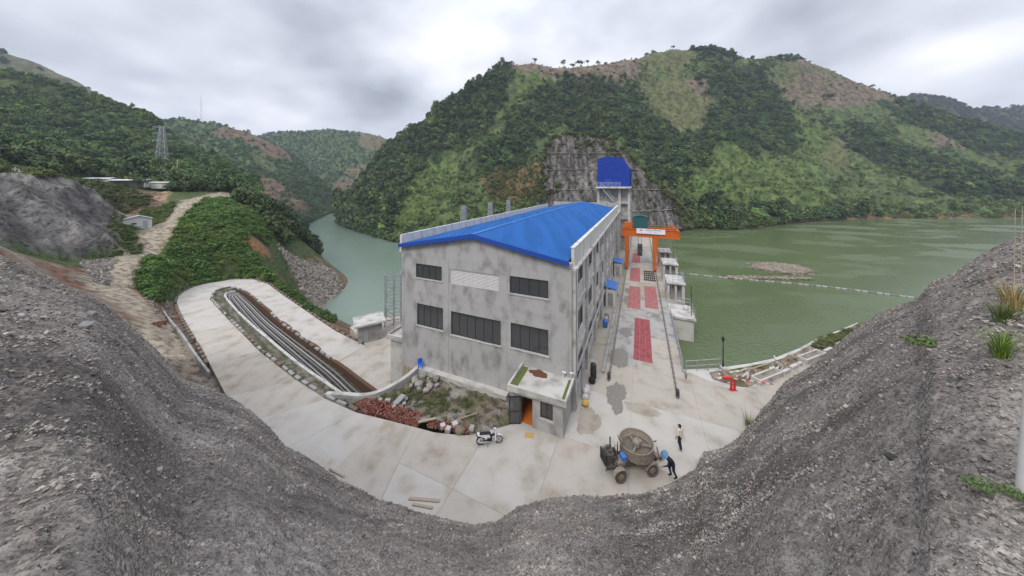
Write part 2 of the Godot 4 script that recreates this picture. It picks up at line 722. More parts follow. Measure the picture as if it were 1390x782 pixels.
func tps(points: Array) -> Callable:  # smooth surface through scattered heights
	var n := points.size()
	var m := n + 3
	var a := []
	for r in m:
		var row := PackedFloat64Array()
		row.resize(m + 1)
		a.append(row)
	for r in n:
		for k in n:
			var d2 := Vector2(points[r][0], points[r][1]).distance_squared_to(Vector2(points[k][0], points[k][1]))
			a[r][k] = 0.5 * d2 * log(d2) if d2 > 1e-9 else 4.0
		var e := [1.0, points[r][0], points[r][1]]
		for k in 3:
			a[r][n + k] = e[k]
			a[n + k][r] = e[k]
		a[r][m] = points[r][2]
	for k in m:
		var best := k
		for r in range(k, m):
			if absf(a[r][k]) > absf(a[best][k]):
				best = r
		var sw = a[k]
		a[k] = a[best]
		a[best] = sw
		var top: PackedFloat64Array = a[k]
		for r in range(k + 1, m):
			var row: PackedFloat64Array = a[r]
			var f := row[k] / top[k]
			if f != 0.0:
				for j in range(k, m + 1):
					row[j] -= f * top[j]
				a[r] = row
	var w := PackedFloat64Array()
	w.resize(m)
	for k in range(m - 1, -1, -1):
		var s: float = a[k][m]
		for j in range(k + 1, m):
			s -= a[k][j] * w[j]
		w[k] = s / a[k][k]
	var px := PackedFloat64Array()
	var pz := PackedFloat64Array()
	for q in points:
		px.append(q[0])
		pz.append(q[1])
	return func(x: float, z: float) -> float:
		var h := w[n] + w[n + 1] * x + w[n + 2] * z
		for k in n:
			var d2 := (x - px[k]) * (x - px[k]) + (z - pz[k]) * (z - pz[k])
			if d2 > 1e-9:
				h += w[k] * 0.5 * d2 * log(d2)
		return h


var slope_at: Callable  # height and colour of the cut slope at (x, z)
var rim_az := PackedFloat32Array()
var rim_r := PackedFloat32Array()
var rim_h := PackedFloat32Array()
var sn_big: FastNoiseLite
var sn_mid: FastNoiseLite
var sn_fine: FastNoiseLite


func rim(az: float) -> Vector2:  # distance and height of the slope's edge in a direction
	var k := rim_az.bsearch(az)
	k = clampi(k, 1, rim_az.size() - 1)
	var f := clampf((az - rim_az[k - 1]) / (rim_az[k] - rim_az[k - 1]), 0, 1)
	return Vector2(lerpf(rim_r[k - 1], rim_r[k], f), lerpf(rim_h[k - 1], rim_h[k], f))


func slope_point(az: float, r: float) -> Vector3:
	var e := rim(az)
	var x := sin(az) * r
	var z := -cos(az) * r
	var t := clampf((r - 0.5) / (e.x - 0.5), 0.0, 1.0)
	var side := smoothstep(3.0, 11.0, e.y)
	var h := lerpf(15.3, e.y, pow(t, lerpf(0.98, 1.35, side)))
	if r > e.x:
		h = e.y - (r - e.x) * 1.6 - 0.25 * minf((r - e.x) * 4.0, 1.0)
	var k := clampf(r / 6.0, 0.15, 1.0) * (1.0 - 0.8 * smoothstep(0.9, 1.0, t))
	h += k * (0.3 * sn_big.get_noise_2d(x, z) + 0.09 * sn_mid.get_noise_2d(x, z))
	h += 0.07 * sn_fine.get_noise_2d(x, z) * clampf(r / 6.0, 0.35, 1.0)
	return Vector3(x, h, z)


func slope_height(x: float, z: float) -> float:
	return slope_point(atan2(x, -z), Vector2(x, z).length()).y


const RIM := [  # x, z, height of the slope's edge, from left to right
	[-50, 16, 15.8], [-52, 4, 15.4], [-47, -8, 14.7], [-40, -15.5, 14.1], [-34.8, -20, 13.2], [-35.7, -22.5, 11.0], [-35.3, -25, 8.3], [-32.8, -26, 4.7], [-29.8, -26.8, 0.3],
	[-19.6, -22.8, -0.05], [-15.5, -20.2, -0.05], [-10.6, -18, -0.05], [-7.6, -16.8, -0.05], [-5.2, -16.2, -0.05], [-3.2, -15.8, -0.05], [-2.0, -15.6, -0.05], [-0.8, -15.8, -0.05],
	[0.4, -16.5, -0.05], [1.6, -16.8, -0.05], [2.8, -17.05, -0.05], [5.1, -17.0, -0.05], [7.4, -17.1, -0.05], [8.7, -17.45, -0.05], [10.1, -18.0, -0.05], [11.7, -18.7, -0.05], [12.4, -19.4, -0.05],
	[13.0, -19.9, -0.05], [14.3, -20.1, -0.05], [15.9, -20.8, -0.05], [18.6, -22.6, -0.05], [21.9, -24.8, -0.05], [24.8, -26.8, 0.0], [27.6, -28, 0.2], [30.7, -29, 1.0], [35.3, -30, 3.5],
	[37.6, -30, 4.9], [41.4, -30, 6.4], [42.7, -30, 7.9], [45.1, -30, 8.9], [48.3, -30.5, 10.4], [51.8, -31, 11.8], [54.7, -31.5, 12.6], [61, -28, 13.6], [66, -14, 14.8], [66, 2, 15.4], [62, 18, 15.8],
]


func terrain() -> void:
	# --- the cut slope the picture is taken from
	sn_big = noise(41, 0.16, 4)
	sn_mid = noise(42, 0.7, 4, true)
	sn_fine = noise(43, 3.0, 3)
	for q in RIM:
		rim_az.append(atan2(q[0], -q[1]))
		rim_r.append(Vector2(q[0], q[1]).length())
		rim_h.append(q[2])
	var tone := noise(44, 0.11, 5)
	var tone2 := noise(45, 0.6, 4)
	var tone3 := noise(46, 3.2, 3)
	var na := 520
	var nr := 230
	var extra := [0.25, 0.6, 1.2, 2.2, 4.0, 7.0]
	var pos := PackedVector3Array()
	var colr := PackedColorArray()
	for k in nr + extra.size():
		for j in na:
			var az := lerpf(rim_az[0] + 0.02, rim_az[-1] - 0.02, float(j) / (na - 1))
			var e := rim(az)
			var r: float = 0.5 * pow(e.x / 0.5, float(k) / (nr - 1)) if k < nr else e.x + extra[k - nr]
			var p := slope_point(az, r)
			pos.append(p)
			var f := tone.get_noise_2d(p.x, p.z) + 0.45 * tone2.get_noise_2d(p.x, p.z)
			var c := Color(0.255, 0.23, 0.206).lerp(Color(0.145, 0.13, 0.117), smoothstep(0.0, 0.42, f)).lerp(Color(0.37, 0.338, 0.305), smoothstep(0.02, 0.4, -f)) * (1.0 + 0.55 * tone3.get_noise_2d(p.x, p.z))
			colr.append(c)
	var s := structure("cut_slope", sheet(nr + extra.size(), na, pos, colr), M.rock)
	s.set_meta("label", "grey gravelly rock slope in the foreground")

	# --- hills
	for k in HILL_ZONES:
		zones[k] = HILL_ZONES[k].map(func(poly): return PackedVector2Array(poly.map(func(q): return Vector2(q[0], q[1]))))
	var wob := noise(51, 0.05, 4)
	var grainy := noise(52, 0.08, 4)
	var main_colour := func(u: float, v: float, p: Vector3) -> Color:
		var z := zone(u + wob.get_noise_2d(p.x, p.z) * 0.35, v + wob.get_noise_2d(p.z, p.x + 90.0) * 0.05)
		var c: Color = COVER[z]
		if v < 0.035 and u > 8.0:
			c = Color(0.2, 0.13, 0.075)
		return c * (1.0 + 0.45 * grainy.get_noise_2d(p.x, p.z))
	var made := loft(MAIN_HILL, 18, 24, 13.0, 95.0, 61, main_colour)
	structure("hill_over_reservoir", made[0], M.terrain)
	lands.main = made[1]
	var plain := func(a: Color, b: Color, freq: float) -> Callable:
		var f := noise(57, freq, 3)
		return func(_u: float, _v: float, p: Vector3) -> Color:
			return a.lerp(b, smoothstep(-0.1, 0.2, f.get_noise_2d(p.x, p.z))) * (1.0 + 0.4 * grainy.get_noise_2d(p.x, p.z))
	made = loft(LEFT_HILL, 16, 20, 9.0, 70.0, 63, plain.call(Color(0.055, 0.085, 0.032), Color(0.075, 0.105, 0.04), 0.03))
	structure("hill_left", made[0], M.terrain)
	lands.left = made[1]
	made = loft(FAR_LEFT_HILL, 14, 20, 10.0, 110.0, 65, plain.call(Color(0.12, 0.12, 0.075), Color(0.1, 0.11, 0.06), 0.012))
	structure("hill_far_left", made[0], M.terrain)
	lands.far_left = made[1]
	var fieldy := func(u: float, v: float, p: Vector3) -> Color:
		var c := Color(0.088, 0.13, 0.055)
		var q := Vector2(u, v)
		if inside(q, [PackedVector2Array([Vector2(1.6, 0.8), Vector2(2.4, 1.05), Vector2(4.2, 1.05), Vector2(4.6, 0.85), Vector2(3.3, 0.72), Vector2(2.5, 0.85)]), PackedVector2Array([Vector2(2.3, 0.1), Vector2(2.9, 0.48), Vector2(3.6, 0.4), Vector2(4.7, 0.16), Vector2(4.2, 0.06)])]):
			c = Color(0.15, 0.105, 0.075)
		elif inside(q, [PackedVector2Array([Vector2(2.4, 0.72), Vector2(3.4, 0.7), Vector2(4.0, 0.5), Vector2(3.0, 0.55)])]):
			c = Color(0.1, 0.12, 0.055)
		return c * (1.0 + 0.4 * grainy.get_noise_2d(p.x, p.z))
	made = loft(VALLEY_HILL, 16, 20, 9.0, 90.0, 67, fieldy)
	structure("hill_valley", made[0], M.terrain)
	lands.valley = made[1]
	var heady := func(u: float, v: float, p: Vector3) -> Color:
		var c := Color(0.085, 0.125, 0.058)
		var q := Vector2(u, v)
		if inside(q, [PackedVector2Array([Vector2(2.6, 0.02), Vector2(2.5, 0.34), Vector2(3.6, 0.4), Vector2(4.4, 0.3), Vector2(4.4, 0.02)]), PackedVector2Array([Vector2(2.7, 0.4), Vector2(3.0, 0.58), Vector2(3.5, 0.62), Vector2(3.9, 0.42)]), PackedVector2Array([Vector2(3.2, 0.8), Vector2(3.3, 1.1), Vector2(5.0, 1.1), Vector2(5.0, 0.75), Vector2(4.2, 0.7)])]):
			c = Color(0.15, 0.125, 0.085)
		return c * (1.0 + 0.4 * grainy.get_noise_2d(p.x, p.z))
	made = loft(HEAD_HILL, 20, 24, 13.0, 130.0, 69, heady)
	structure("hill_valley_head", made[0], M.terrain)
	lands.head = made[1]
	made = loft(FAR_RIGHT_HILL, 14, 20, 12.0, 130.0, 71, plain.call(Color(0.05, 0.075, 0.04), Color(0.1, 0.09, 0.06), 0.008))
	structure("hill_far_right", made[0], M.terrain)
	lands.far_right = made[1]
	# sprayed rock cut behind the gate tower: benches and vertical streaks
	var streak := noise(73, 0.16, 4, true)
	var cut_colour := func(_u: float, _v: float, p: Vector3) -> Color:
		var f := streak.get_noise_2d(p.x * 1.6, p.y * 0.35)
		return Color(0.21, 0.195, 0.178).lerp(Color(0.075, 0.07, 0.062), smoothstep(0.05, 0.6, f)).lerp(Color(0.33, 0.31, 0.285), smoothstep(0.15, 0.6, -f))
	made = loft(ROCK_CUT, 22, 30, 4.0, 16.0, 75, cut_colour)
	var cut := structure("rock_cut", made[0], M.cliff)
	lands.cut = made[1]
	for y in [6.5, 15.5, 25.0, 33.0]:  # level benches cut across the face
		var lb := MB.new()
		var prev := Vector3.ZERO
		var had := false
		for k in 70:
			var u := lerpf(0.5, 5.6, k / 69.0)
			var p := Vector3.ZERO
			var hit := false
			for j in 60:
				p = lands.cut.at(u, j / 60.0)[0]
				if p.y >= y:
					hit = j > 0
					break
			p.y = y + 0.35 * wob.get_noise_2d(k * 6.0, y * 40.0)
			if hit and had and prev.distance_to(p) < 6.0:
				lb.beam(prev, p, 1.5, 0.18)
			prev = p
			had = hit
		if lb.v.size():
			obj("bench_ledge", lb, M.concrete_old, cut)

	# --- left bank: track, mound, cliff and river side in one surface
	var road_line := road_centre()
	var surface := tps(BANK_POINTS)
	var rocky := noise(81, 0.13, 4, true)
	var lump := noise(82, 0.35, 4)
	var cover := noise(83, 0.09, 4)
	var x0 := -150.0
	var z0 := -17.0
	var step := 0.75
	var nc := 184
	var nrow := 178
	pos = PackedVector3Array()
	colr = PackedColorArray()
	bank_h = PackedFloat32Array()
	var cliff_zone := PackedVector2Array([Vector2(-64, -33), Vector2(-67, -40), Vector2(-68, -51), Vector2(-76, -56), Vector2(-81, -62), Vector2(-90, -58), Vector2(-92, -42), Vector2(-80, -30)])
	var dark_zone := PackedVector2Array([Vector2(-82, -60), Vector2(-80, -64), Vector2(-92, -78), Vector2(-104, -90), Vector2(-112, -86), Vector2(-100, -70), Vector2(-90, -58)])
	var orange_zone := PackedVector2Array([Vector2(-60.5, -66.5), Vector2(-57.5, -65), Vector2(-58, -71), Vector2(-60, -73), Vector2(-61.5, -70)])
	var orange_zone2 := PackedVector2Array([Vector2(-66.5, -70), Vector2(-71.5, -73), Vector2(-71, -69), Vector2(-68, -66)])
	for r in nrow:
		for k in nc:
			var x := x0 + k * step
			var z := z0 - r * step
			var h: float = surface.call(x, z)
			var q := Vector2(x, z)
			var c := Color(0.07, 0.105, 0.035).lerp(Color(0.095, 0.12, 0.05), smoothstep(-0.2, 0.3, cover.get_noise_2d(x, z)))
			var td := 1e9
			for j in TRACK.size() - 1:
				td = minf(td, q.distance_to(Geometry2D.get_closest_point_to_segment(q, Vector2(TRACK[j][0], TRACK[j][1]), Vector2(TRACK[j + 1][0], TRACK[j + 1][1]))))
			td += 0.9 * cover.get_noise_2d(x * 3.0, z * 3.0)
			if inside(q, [cliff_zone]):
				h += 2.2 * rocky.get_noise_2d(x, z) + 1.3 * rocky.get_noise_2d(x * 2.7 + 30.0, z * 2.7) + 0.9 * lump.get_noise_2d(x, z) + 0.5 * lump.get_noise_2d(x * 3.0, z * 3.0)
				c = Color(0.185, 0.176, 0.166).lerp(Color(0.08, 0.075, 0.071), smoothstep(-0.1, 0.5, rocky.get_noise_2d(z * 1.5, x * 1.5))).lerp(Color(0.27, 0.255, 0.235), smoothstep(0.05, 0.4, cover.get_noise_2d(x * 2.0, z)))
			elif inside(q, [dark_zone]):
				c = Color(0.13, 0.1, 0.07).lerp(Color(0.36, 0.24, 0.15), smoothstep(0.0, 0.3, cover.get_noise_2d(x * 1.6, z) + (0.25 if z < -80.0 else 0.0)))
				h += 0.8 * lump.get_noise_2d(x, z)
			elif inside(q, [orange_zone, orange_zone2]):
				c = Color(0.36, 0.17, 0.075).lerp(Color(0.27, 0.17, 0.1), smoothstep(-0.2, 0.3, lump.get_noise_2d(x * 2.0, z)))
			elif x > -62 and h < -4.5:
				c = Color(0.24, 0.17, 0.105).lerp(Color(0.1, 0.11, 0.05), smoothstep(0.0, 0.25, cover.get_noise_2d(x * 2.0, z * 2.0)))
			elif x > -63 and z > -46.5 or (x > -56 and z > -50 and h < 0.4):
				c = Color(0.24, 0.185, 0.135).lerp(Color(0.30, 0.265, 0.225), smoothstep(-0.1, 0.3, lump.get_noise_2d(x, z)))
				c = c.lerp(Color(0.22, 0.12, 0.075), smoothstep(0.05, 0.3, cover.get_noise_2d(x * 1.3 + 40.0, z * 1.3)))
			if td < 2.5:
				c = c.lerp(Color(0.42, 0.36, 0.28).lerp(Color(0.32, 0.265, 0.2), smoothstep(-0.1, 0.3, lump.get_noise_2d(x * 2.0, z * 2.0))), 1.0 - smoothstep(1.5, 2.5, td))
			h += 0.12 * lump.get_noise_2d(x * 2.0, z * 2.0)
			for j in road_line.size() - 1:
				var a: Vector3 = road_line[j]
				var b: Vector3 = road_line[j + 1]
				var e := Geometry2D.get_closest_point_to_segment(q, Vector2(a.x, a.z), Vector2(b.x, b.z))
				var dd := e.distance_to(q)
				if dd < 3.6:
					var f := Vector2(a.x, a.z).distance_to(e) / maxf(Vector2(a.x, a.z).distance_to(Vector2(b.x, b.z)), 0.01)
					h = minf(h, lerpf(a.y, b.y, f) - 0.2 - 0.35 * (1.0 - smoothstep(2.2, 3.6, dd)))
			if Geometry2D.is_point_in_polygon(q, INNER):
				h = minf(h, -5.2)
			if x > -26.5 and z > -50 and z < -24.5 and Geometry2D.is_point_in_polygon(q, APRON_CLEAR):
				h = minf(h, -6.0)
			pos.append(Vector3(x, h, z))
			colr.append(c * (1.0 + 0.25 * lump.get_noise_2d(x * 1.5, z)))
			bank_h.append(h)
	var bk := structure("left_bank", sheet(nrow, nc, pos, colr), M.bank)
	bk.set_meta("label", "left bank with dirt track, green mound and rock cliff")

	# --- water
	var w := MB.new()
	var e0 := D(8.0, -3, -30)
	var e1 := D(8.0, -3, 120)
	w.quad(Vector3(e0.x, -3, e0.z), Vector3(700, -3, e0.z), Vector3(700, -3, e1.z - 200), Vector3(e1.x, -3, e1.z))
	structure("reservoir_water", w, M.reservoir)
	w = MB.new()
	w.quad(Vector3(-300, -14, -20), Vector3(-5, -14, -20), Vector3(60, -14, -160), Vector3(-300, -14, -460))
	structure("river_water", w, M.river)
	# ground far below everything, out to the horizon
	w = MB.new()
	w.quad(Vector3(-1800, -22, 300), Vector3(1800, -22, 300), Vector3(1800, -22, -1800), Vector3(-1800, -22, -1800))
	w.col = Color(0.06, 0.085, 0.04)
	for k in 4:
		w.c[k] = w.col
	structure("ground", w, M.terrain)


var bank_h: PackedFloat32Array


func bank_height(x: float, z: float) -> float:
	var k := clampf((x + 150.0) / 0.75, 0, 182.9)
	var r := clampf((-17.0 - z) / 0.75, 0, 176.9)
	var a := int(r) * 184 + int(k)
	var fx := k - int(k)
	var fy := r - int(r)
	return lerpf(lerpf(bank_h[a], bank_h[a + 1], fx), lerpf(bank_h[a + 184], bank_h[a + 185], fx), fy)


const APRON_CLEAR := [Vector2(-22.6, -36.4), Vector2(-14, -24.5), Vector2(-5, -24.5), Vector2(-5, -50), Vector2(-24, -50), Vector2(-26, -44.4), Vector2(-20.6, -39.6)]
const TRACK := [[-36.5, -31.0], [-43.2, -36.0], [-50, -39.0], [-57.2, -42.0], [-62.0, -46.0], [-65.0, -50.0], [-72.0, -60.0], [-83.4, -75.0], [-92.0, -85.0], [-93.8, -100.0], [-100, -115]]


# ---------------------------------------------------------------- roads, plaza, yard
const ROAD := [  # outer edge x y z, inner edge x y z
	[-7.6, 0, -15.0, -7.1, 0, -21.8], [-12.0, 0, -16.8, -9.6, 0, -22.5], [-15.9, 0, -19.6, -12.2, 0, -23.2], [-19.9, -0.01, -22.3, -15.6, -0.01, -24.7], [-24.2, -0.03, -25.0, -20.0, -0.03, -27.2],
	[-30.6, -0.1, -29.8, -27.5, -0.1, -32.0], [-35.0, -0.2, -33.1, -32.0, -0.22, -35.3], [-39.3, -0.3, -36.2, -36.6, -0.35, -38.6], [-44.2, -0.45, -39.8, -41.2, -0.5, -42.0], [-49.0, -0.6, -43.4, -45.5, -0.65, -45.2],
	[-53.5, -0.8, -47.0, -49.2, -0.8, -48.0], [-56.2, -0.9, -49.7, -50.8, -0.9, -49.7], [-58.0, -1.0, -52.1, -52.4, -1.0, -51.6], [-59.3, -1.1, -55.0, -53.4, -1.1, -53.0], [-59.1, -1.2, -57.5, -53.6, -1.2, -54.4],
	[-57.0, -1.4, -60.0, -52.9, -1.35, -55.4], [-53.1, -1.5, -60.4, -51.0, -1.5, -55.2], [-48.1, -1.7, -58.1, -47.5, -1.65, -53.3], [-41.0, -2.1, -53.0, -42.0, -1.95, -49.5], [-33.5, -2.5, -47.8, -33.8, -2.45, -43.5],
	[-29.4, -2.8, -45.0, -30.3, -2.7, -41.3], [-25.3, -3.1, -42.3, -26.9, -3.0, -39.2], [-19.4, -3.5, -39.1, -21.1, -3.45, -35.6],
]
const INNER := [Vector2(-13.2, -23.7), Vector2(-17.9, -26.0), Vector2(-26.2, -31.4), Vector2(-36.6, -38.9), Vector2(-45.5, -45.6), Vector2(-50.6, -50.0), Vector2(-53.2, -53.3), Vector2(-53.0, -54.9), Vector2(-51.2, -55.0), Vector2(-47.6, -53.1), Vector2(-42.0, -49.3), Vector2(-33.8, -43.2), Vector2(-26.9, -39.0), Vector2(-21.0, -35.2), Vector2(-14.0, -30.4)]


func road_centre() -> Array:
	return ROAD.map(func(q): return Vector3((q[0] + q[3]) / 2.0, (q[1] + q[4]) / 2.0, (q[2] + q[5]) / 2.0))


func edge(k: int, inner: bool) -> Vector3:
	var q: Array = ROAD[k]
	return Vector3(q[3], q[4], q[5]) if inner else Vector3(q[0], q[1], q[2])


func resample(p: Array, step: float) -> Array:
	var out := [p[0]]
	var left := step
	for k in p.size() - 1:
		var a: Vector3 = p[k]
		var b: Vector3 = p[k + 1]
		var l := a.distance_to(b)
		var at := left
		while at <= l:
			out.append(a.lerp(b, at / l))
			at += step
		left = at - l
	return out


func wall_along(b: MB, p: Array, thick: float, foot: Array) -> void:  # a wall on a line of top points, down to the foot heights
	for k in p.size() - 1:
		var a: Vector3 = p[k]
		var d: Vector3 = p[k + 1]
		var na: Vector3 = (p[mini(k + 1, p.size() - 1)] - p[maxi(k - 1, 0)])
		var nb: Vector3 = (p[mini(k + 2, p.size() - 1)] - p[k])
		var sa := Vector3(-na.z, 0, na.x).normalized() * thick / 2
		var sb := Vector3(-nb.z, 0, nb.x).normalized() * thick / 2
		var fa := Vector3(a.x, foot[k], a.z)
		var fb := Vector3(d.x, foot[k + 1], d.z)
		b.hexa([fa - sa, fa + sa, fb + sb, fb - sb, a - sa, a + sa, d + sb, d - sb] if sa.cross(d - a).y > 0 else [fa + sa, fa - sa, fb - sb, fb + sb, a + sa, a - sa, d - sb, d + sb])


func ribbon(a: Array, b: Array, n: int, rough: float, seed_: int, col: Callable) -> MB:  # surface between two lines
	var f := noise(seed_, 0.9, 3)
	var pos := PackedVector3Array()
	var colr := PackedColorArray()
	for k in a.size():
		for j in n + 1:
			var p: Vector3 = a[k].lerp(b[k], float(j) / n)
			p.y += rough * f.get_noise_2d(p.x * 1.3, p.z * 1.3) * (0.0 if j == 0 or j == n else 1.0)
			pos.append(p)
			colr.append(col.call(p))
	return sheet(a.size(), n + 1, pos, colr)


func thicken(p: Array, n: int) -> Array:  # n points per span along a smooth curve
	var out := []
	for k in p.size() - 1:
		for j in n:
			out.append(cr(p[maxi(k - 1, 0)], p[k], p[k + 1], p[mini(k + 2, p.size() - 1)], float(j) / n))
	out.append(p[-1])
	return out


func roads() -> void:
	var tops := [M.road, M.road_pale, M.road, M.road_dirty]
	# the road: a sunken base with cast slabs on it
	var road := Node3D.new()
	road.name = "road"
	add_child(road)
	road.set_meta("kind", "structure")
	road.set_meta("label", "pale concrete hairpin road")
	var b := MB.new()
	for k in ROAD.size() - 1:
		var q := [edge(k, false), edge(k, true), edge(k + 1, true), edge(k + 1, false)]
		b.hexa(q.map(func(p): return p - Vector3(0, 0.5, 0)) + q.map(func(p): return p - Vector3(0, 0.03, 0)))
	obj("road_base", b, M.joint, road)
	for k in range(0, ROAD.size() - 1):
		b = MB.new()
		var o0 := edge(k, false)
		var i0 := edge(k, true)
		var o1 := edge(k + 1, false)
		var i1 := edge(k + 1, true)
		var g := 0.02 if k % 2 == 0 else 0.001
		var l := maxf(o0.distance_to(o1), 1.0)
		o0 = o0.lerp(o1, g / l)
		i0 = i0.lerp(i1, g / l)
		var drop := Vector3(0, 0.13, 0)
		b.hexa([o0 - drop, i0 - drop, i1 - drop, o1 - drop, o0, i0, i1, o1])
		obj("slab", b, tops[[0, 1, 1, 0, 3, 0, 0, 1, 1, 1, 1, 1, 1, 1, 1, 1, 1, 1, 1, 1, 1, 1, 0][k]], road)
	# kerb stones along both edges
	var stones := []
	for v in 3:
		b = MB.new()
		b.cbox(Vector3.ZERO, Vector3(1.05 - 0.12 * v, 0.26, 0.24 + 0.03 * v), 0.02)
		stones.append(b.mesh())
	var inner := ROAD.slice(2).map(func(q): return Vector3(q[3], q[4], q[5]))
	var outer := ROAD.slice(5).map(func(q): return Vector3(q[0], q[1], q[2]))
	for line in [inner, outer]:
		var p := resample(line, 1.35)
		for k in p.size() - 1:
			if rng.randf() < 0.08:
				continue
			var o := put("kerb_stone", stones[rng.randi() % 3], M.concrete_old if line == inner and rng.randf() < 0.7 else M.kerb_brown, road)
			var d: Vector3 = p[k + 1] - p[k]
			o.position = (p[k] + p[k + 1]) / 2 + Vector3(0, 0.02, 0) + (Vector3(-d.z, 0, d.x).normalized() * (-0.17 if line == inner else 0.17)) * -1.0
			o.rotation = Vector3(rng.randf_range(-0.05, 0.05), -atan2(d.z, d.x) + rng.randf_range(-0.06, 0.06), rng.randf_range(-0.04, 0.04))
	# the drain channel outside the road's outer edge
	b = MB.new()
	var drain := thicken([Vector3(-29.0, 0.05, -28.2), Vector3(-33.5, 0.0, -31.2), Vector3(-40.5, -0.1, -36.0), Vector3(-49.5, -0.3, -42.0), Vector3(-55.6, -0.5, -46.6), Vector3(-59.6, -0.7, -51.0), Vector3(-61.2, -0.9, -55.5), Vector3(-60.2, -1.0, -59.5)], 4)
	wall_along(b, drain, 0.18, drain.map(func(p): return p.y - 0.7))
	one("drain_wall", b, M.concrete_old, "low pale concrete drain edge outside the hairpin road", "drain wall")

	# plaza slabs in the plant's own grid
	var plaza := Node3D.new()
	plaza.name = "plaza"
	add_child(plaza)
	plaza.set_meta("kind", "structure")
	plaza.set_meta("label", "pale concrete forecourt in front of the powerhouse")
	var outline := PackedVector2Array([Vector2(-7.1, -21.8), Vector2(-5.6, -21.35), Vector2(-3.4, -21.1), Vector2(-2.5, -21.2)])
	for q in [[-3.9, -2.9], [-3.9, 0.3], [-0.02, 0.3], [-0.02, 8], [8.8, 8]]:
		var p := D(q[0], 0, q[1])
		outline.append(Vector2(p.x, p.z))
	for q in [[16.9, -28.2], [18.2, -26.9], [19.2, -26.1], [20.5, -26.0], [22.2, -26.4], [25.6, -27.9], [28.8, -29.3], [32.9, -30.9], [39, -33.4], [40, -29.5], [27, -25], [18, -19], [12, -16], [6, -14.5], [-1, -13], [-7.6, -14.9]]:
		outline.append(Vector2(q[0], q[1]))
	b = MB.new()
	b.prism(outline, -0.6, -0.03)
	obj("plaza_base", b, M.joint, plaza)
	var ts := [-14.0, -9.6, -5.2, -0.4, 4.3, 9.2, 14.0, 19.0, 24.0, 30.0, 36.0]
	var ss := [-14.0, -8.6, -2.4, 3.2, 8.0, 14.0, 20.0]
	var n := 0
	for i in ts.size() - 1:
		for j in ss.size() - 1:
			var cell := PackedVector2Array()
			for q in [[ts[i] + 0.007, ss[j] + 0.007], [ts[i + 1] - 0.007, ss[j] + 0.007], [ts[i + 1] - 0.007, ss[j + 1] - 0.007], [ts[i] + 0.007, ss[j + 1] - 0.007]]:
				var p := D(q[0], 0, q[1])
				cell.append(Vector2(p.x, p.z))
			for piece in Geometry2D.intersect_polygons(outline, cell):
				if piece.size() < 3:
					continue
				b = MB.new()
				b.prism(piece, -0.14, 0.0)
				obj("slab", b, tops[[0, 1, 0, 2, 1, 0, 2][n % 7]], plaza)
				n += 1

	# mud and cement spills on the slabs
	for q in [[1.3, -0.3, 1.0, 1.7, 0], [1.0, 5.6, 0.8, 1.6, 0], [4.9, 2.6, 1.5, 0.8, 1]]:
		var ring := PackedVector2Array()
		var f := noise(int(q[0] * 31 + q[1] * 7), 0.9, 3)
		for k in 48:
			var a := TAU * k / 48
			var d := 0.85 + 0.3 * f.get_noise_2d(cos(a) * 0.8, sin(a) * 0.8) + 0.16 * f.get_noise_2d(cos(a) * 4.0, sin(a) * 4.0)
			var p := D(q[0] + cos(a) * d * q[2], 0, q[1] + sin(a) * d * q[3])
			ring.append(Vector2(p.x, p.z))
		b = MB.new()
		b.prism(ring, -0.01, 0.004)
		obj("mud_patch", b, M.road_dirty, plaza)

	# yard between the road and the powerhouse: weeds, mud, rubble
	var soil := noise(91, 0.35, 4)
	var yard := [[Vector3(-13.7, -0.12, -24.6), Vector3(-2.2, -0.1, -20.9)], [Vector3(-12.4, -0.2, -24.9), Vector3(-0.6, -0.16, -21.5)], [Vector3(-10.9, -0.35, -25.9), Vector3(0.3, -0.2, -22.5)], [Vector3(-9.7, -0.35, -27.4), D(-3.86, -0.25, -0.8)], [Vector3(-9.0, -0.2, -29.2), D(-3.86, -0.15, 0.2)]]
	var ya := thicken(yard.map(func(q): return q[0]), 8)
	var yb := thicken(yard.map(func(q): return q[1]), 8)
	b = ribbon(ya, yb, 44, 0.28, 92, func(p: Vector3) -> Color:
		var f := soil.get_noise_2d(p.x, p.z)
		return Color(0.2, 0.17, 0.13).lerp(Color(0.14, 0.135, 0.075), smoothstep(-0.05, 0.3, f)).lerp(Color(0.3, 0.28, 0.25), smoothstep(0.1, 0.4, -f)))
	var y := structure("yard_ground", b, M.bank)
	y.set_meta("label", "weedy rubble yard in front of the gable wall")
	b = MB.new()
	var curve := thicken([Vector3(-16.0, 0.05, -25.35), Vector3(-14.5, 0.12, -25.2), Vector3(-12.6, 0.16, -25.0), Vector3(-11.2, 0.18, -25.6), Vector3(-9.9, 0.2, -27.2), Vector3(-9.1, 0.2, -29.1)], 5)
	wall_along(b, curve, 0.38, curve.map(func(_p): return -5.5))
	one("retaining_wall", b, M.concrete_pale, "curved concrete retaining wall between the rubble yard and the lower apron", "retaining wall")

	# lower apron beside the powerhouse
	var apron := PackedVector2Array([Vector2(-21.1, -35.6), Vector2(-15.0, -31.2), Vector2(-13.6, -29.6), Vector2(-9.0, -28.4)])
	for q in [[-17.42, 0.0], [-17.42, 30.0], [-24.0, 30.0]]:
		var p := D(q[0], 0, q[1])
		apron.append(Vector2(p.x, p.z))
	apron.append_array([Vector2(-16.0, -48.6), Vector2(-22.6, -47.4), Vector2(-24.4, -44.4), Vector2(-19.4, -39.1)])
	b = MB.new()
	b.prism(apron, -16.0, -3.5)
	var ap := structure("lower_apron", b, M.road)
	ap.set_meta("label", "lower concrete apron beside the powerhouse")

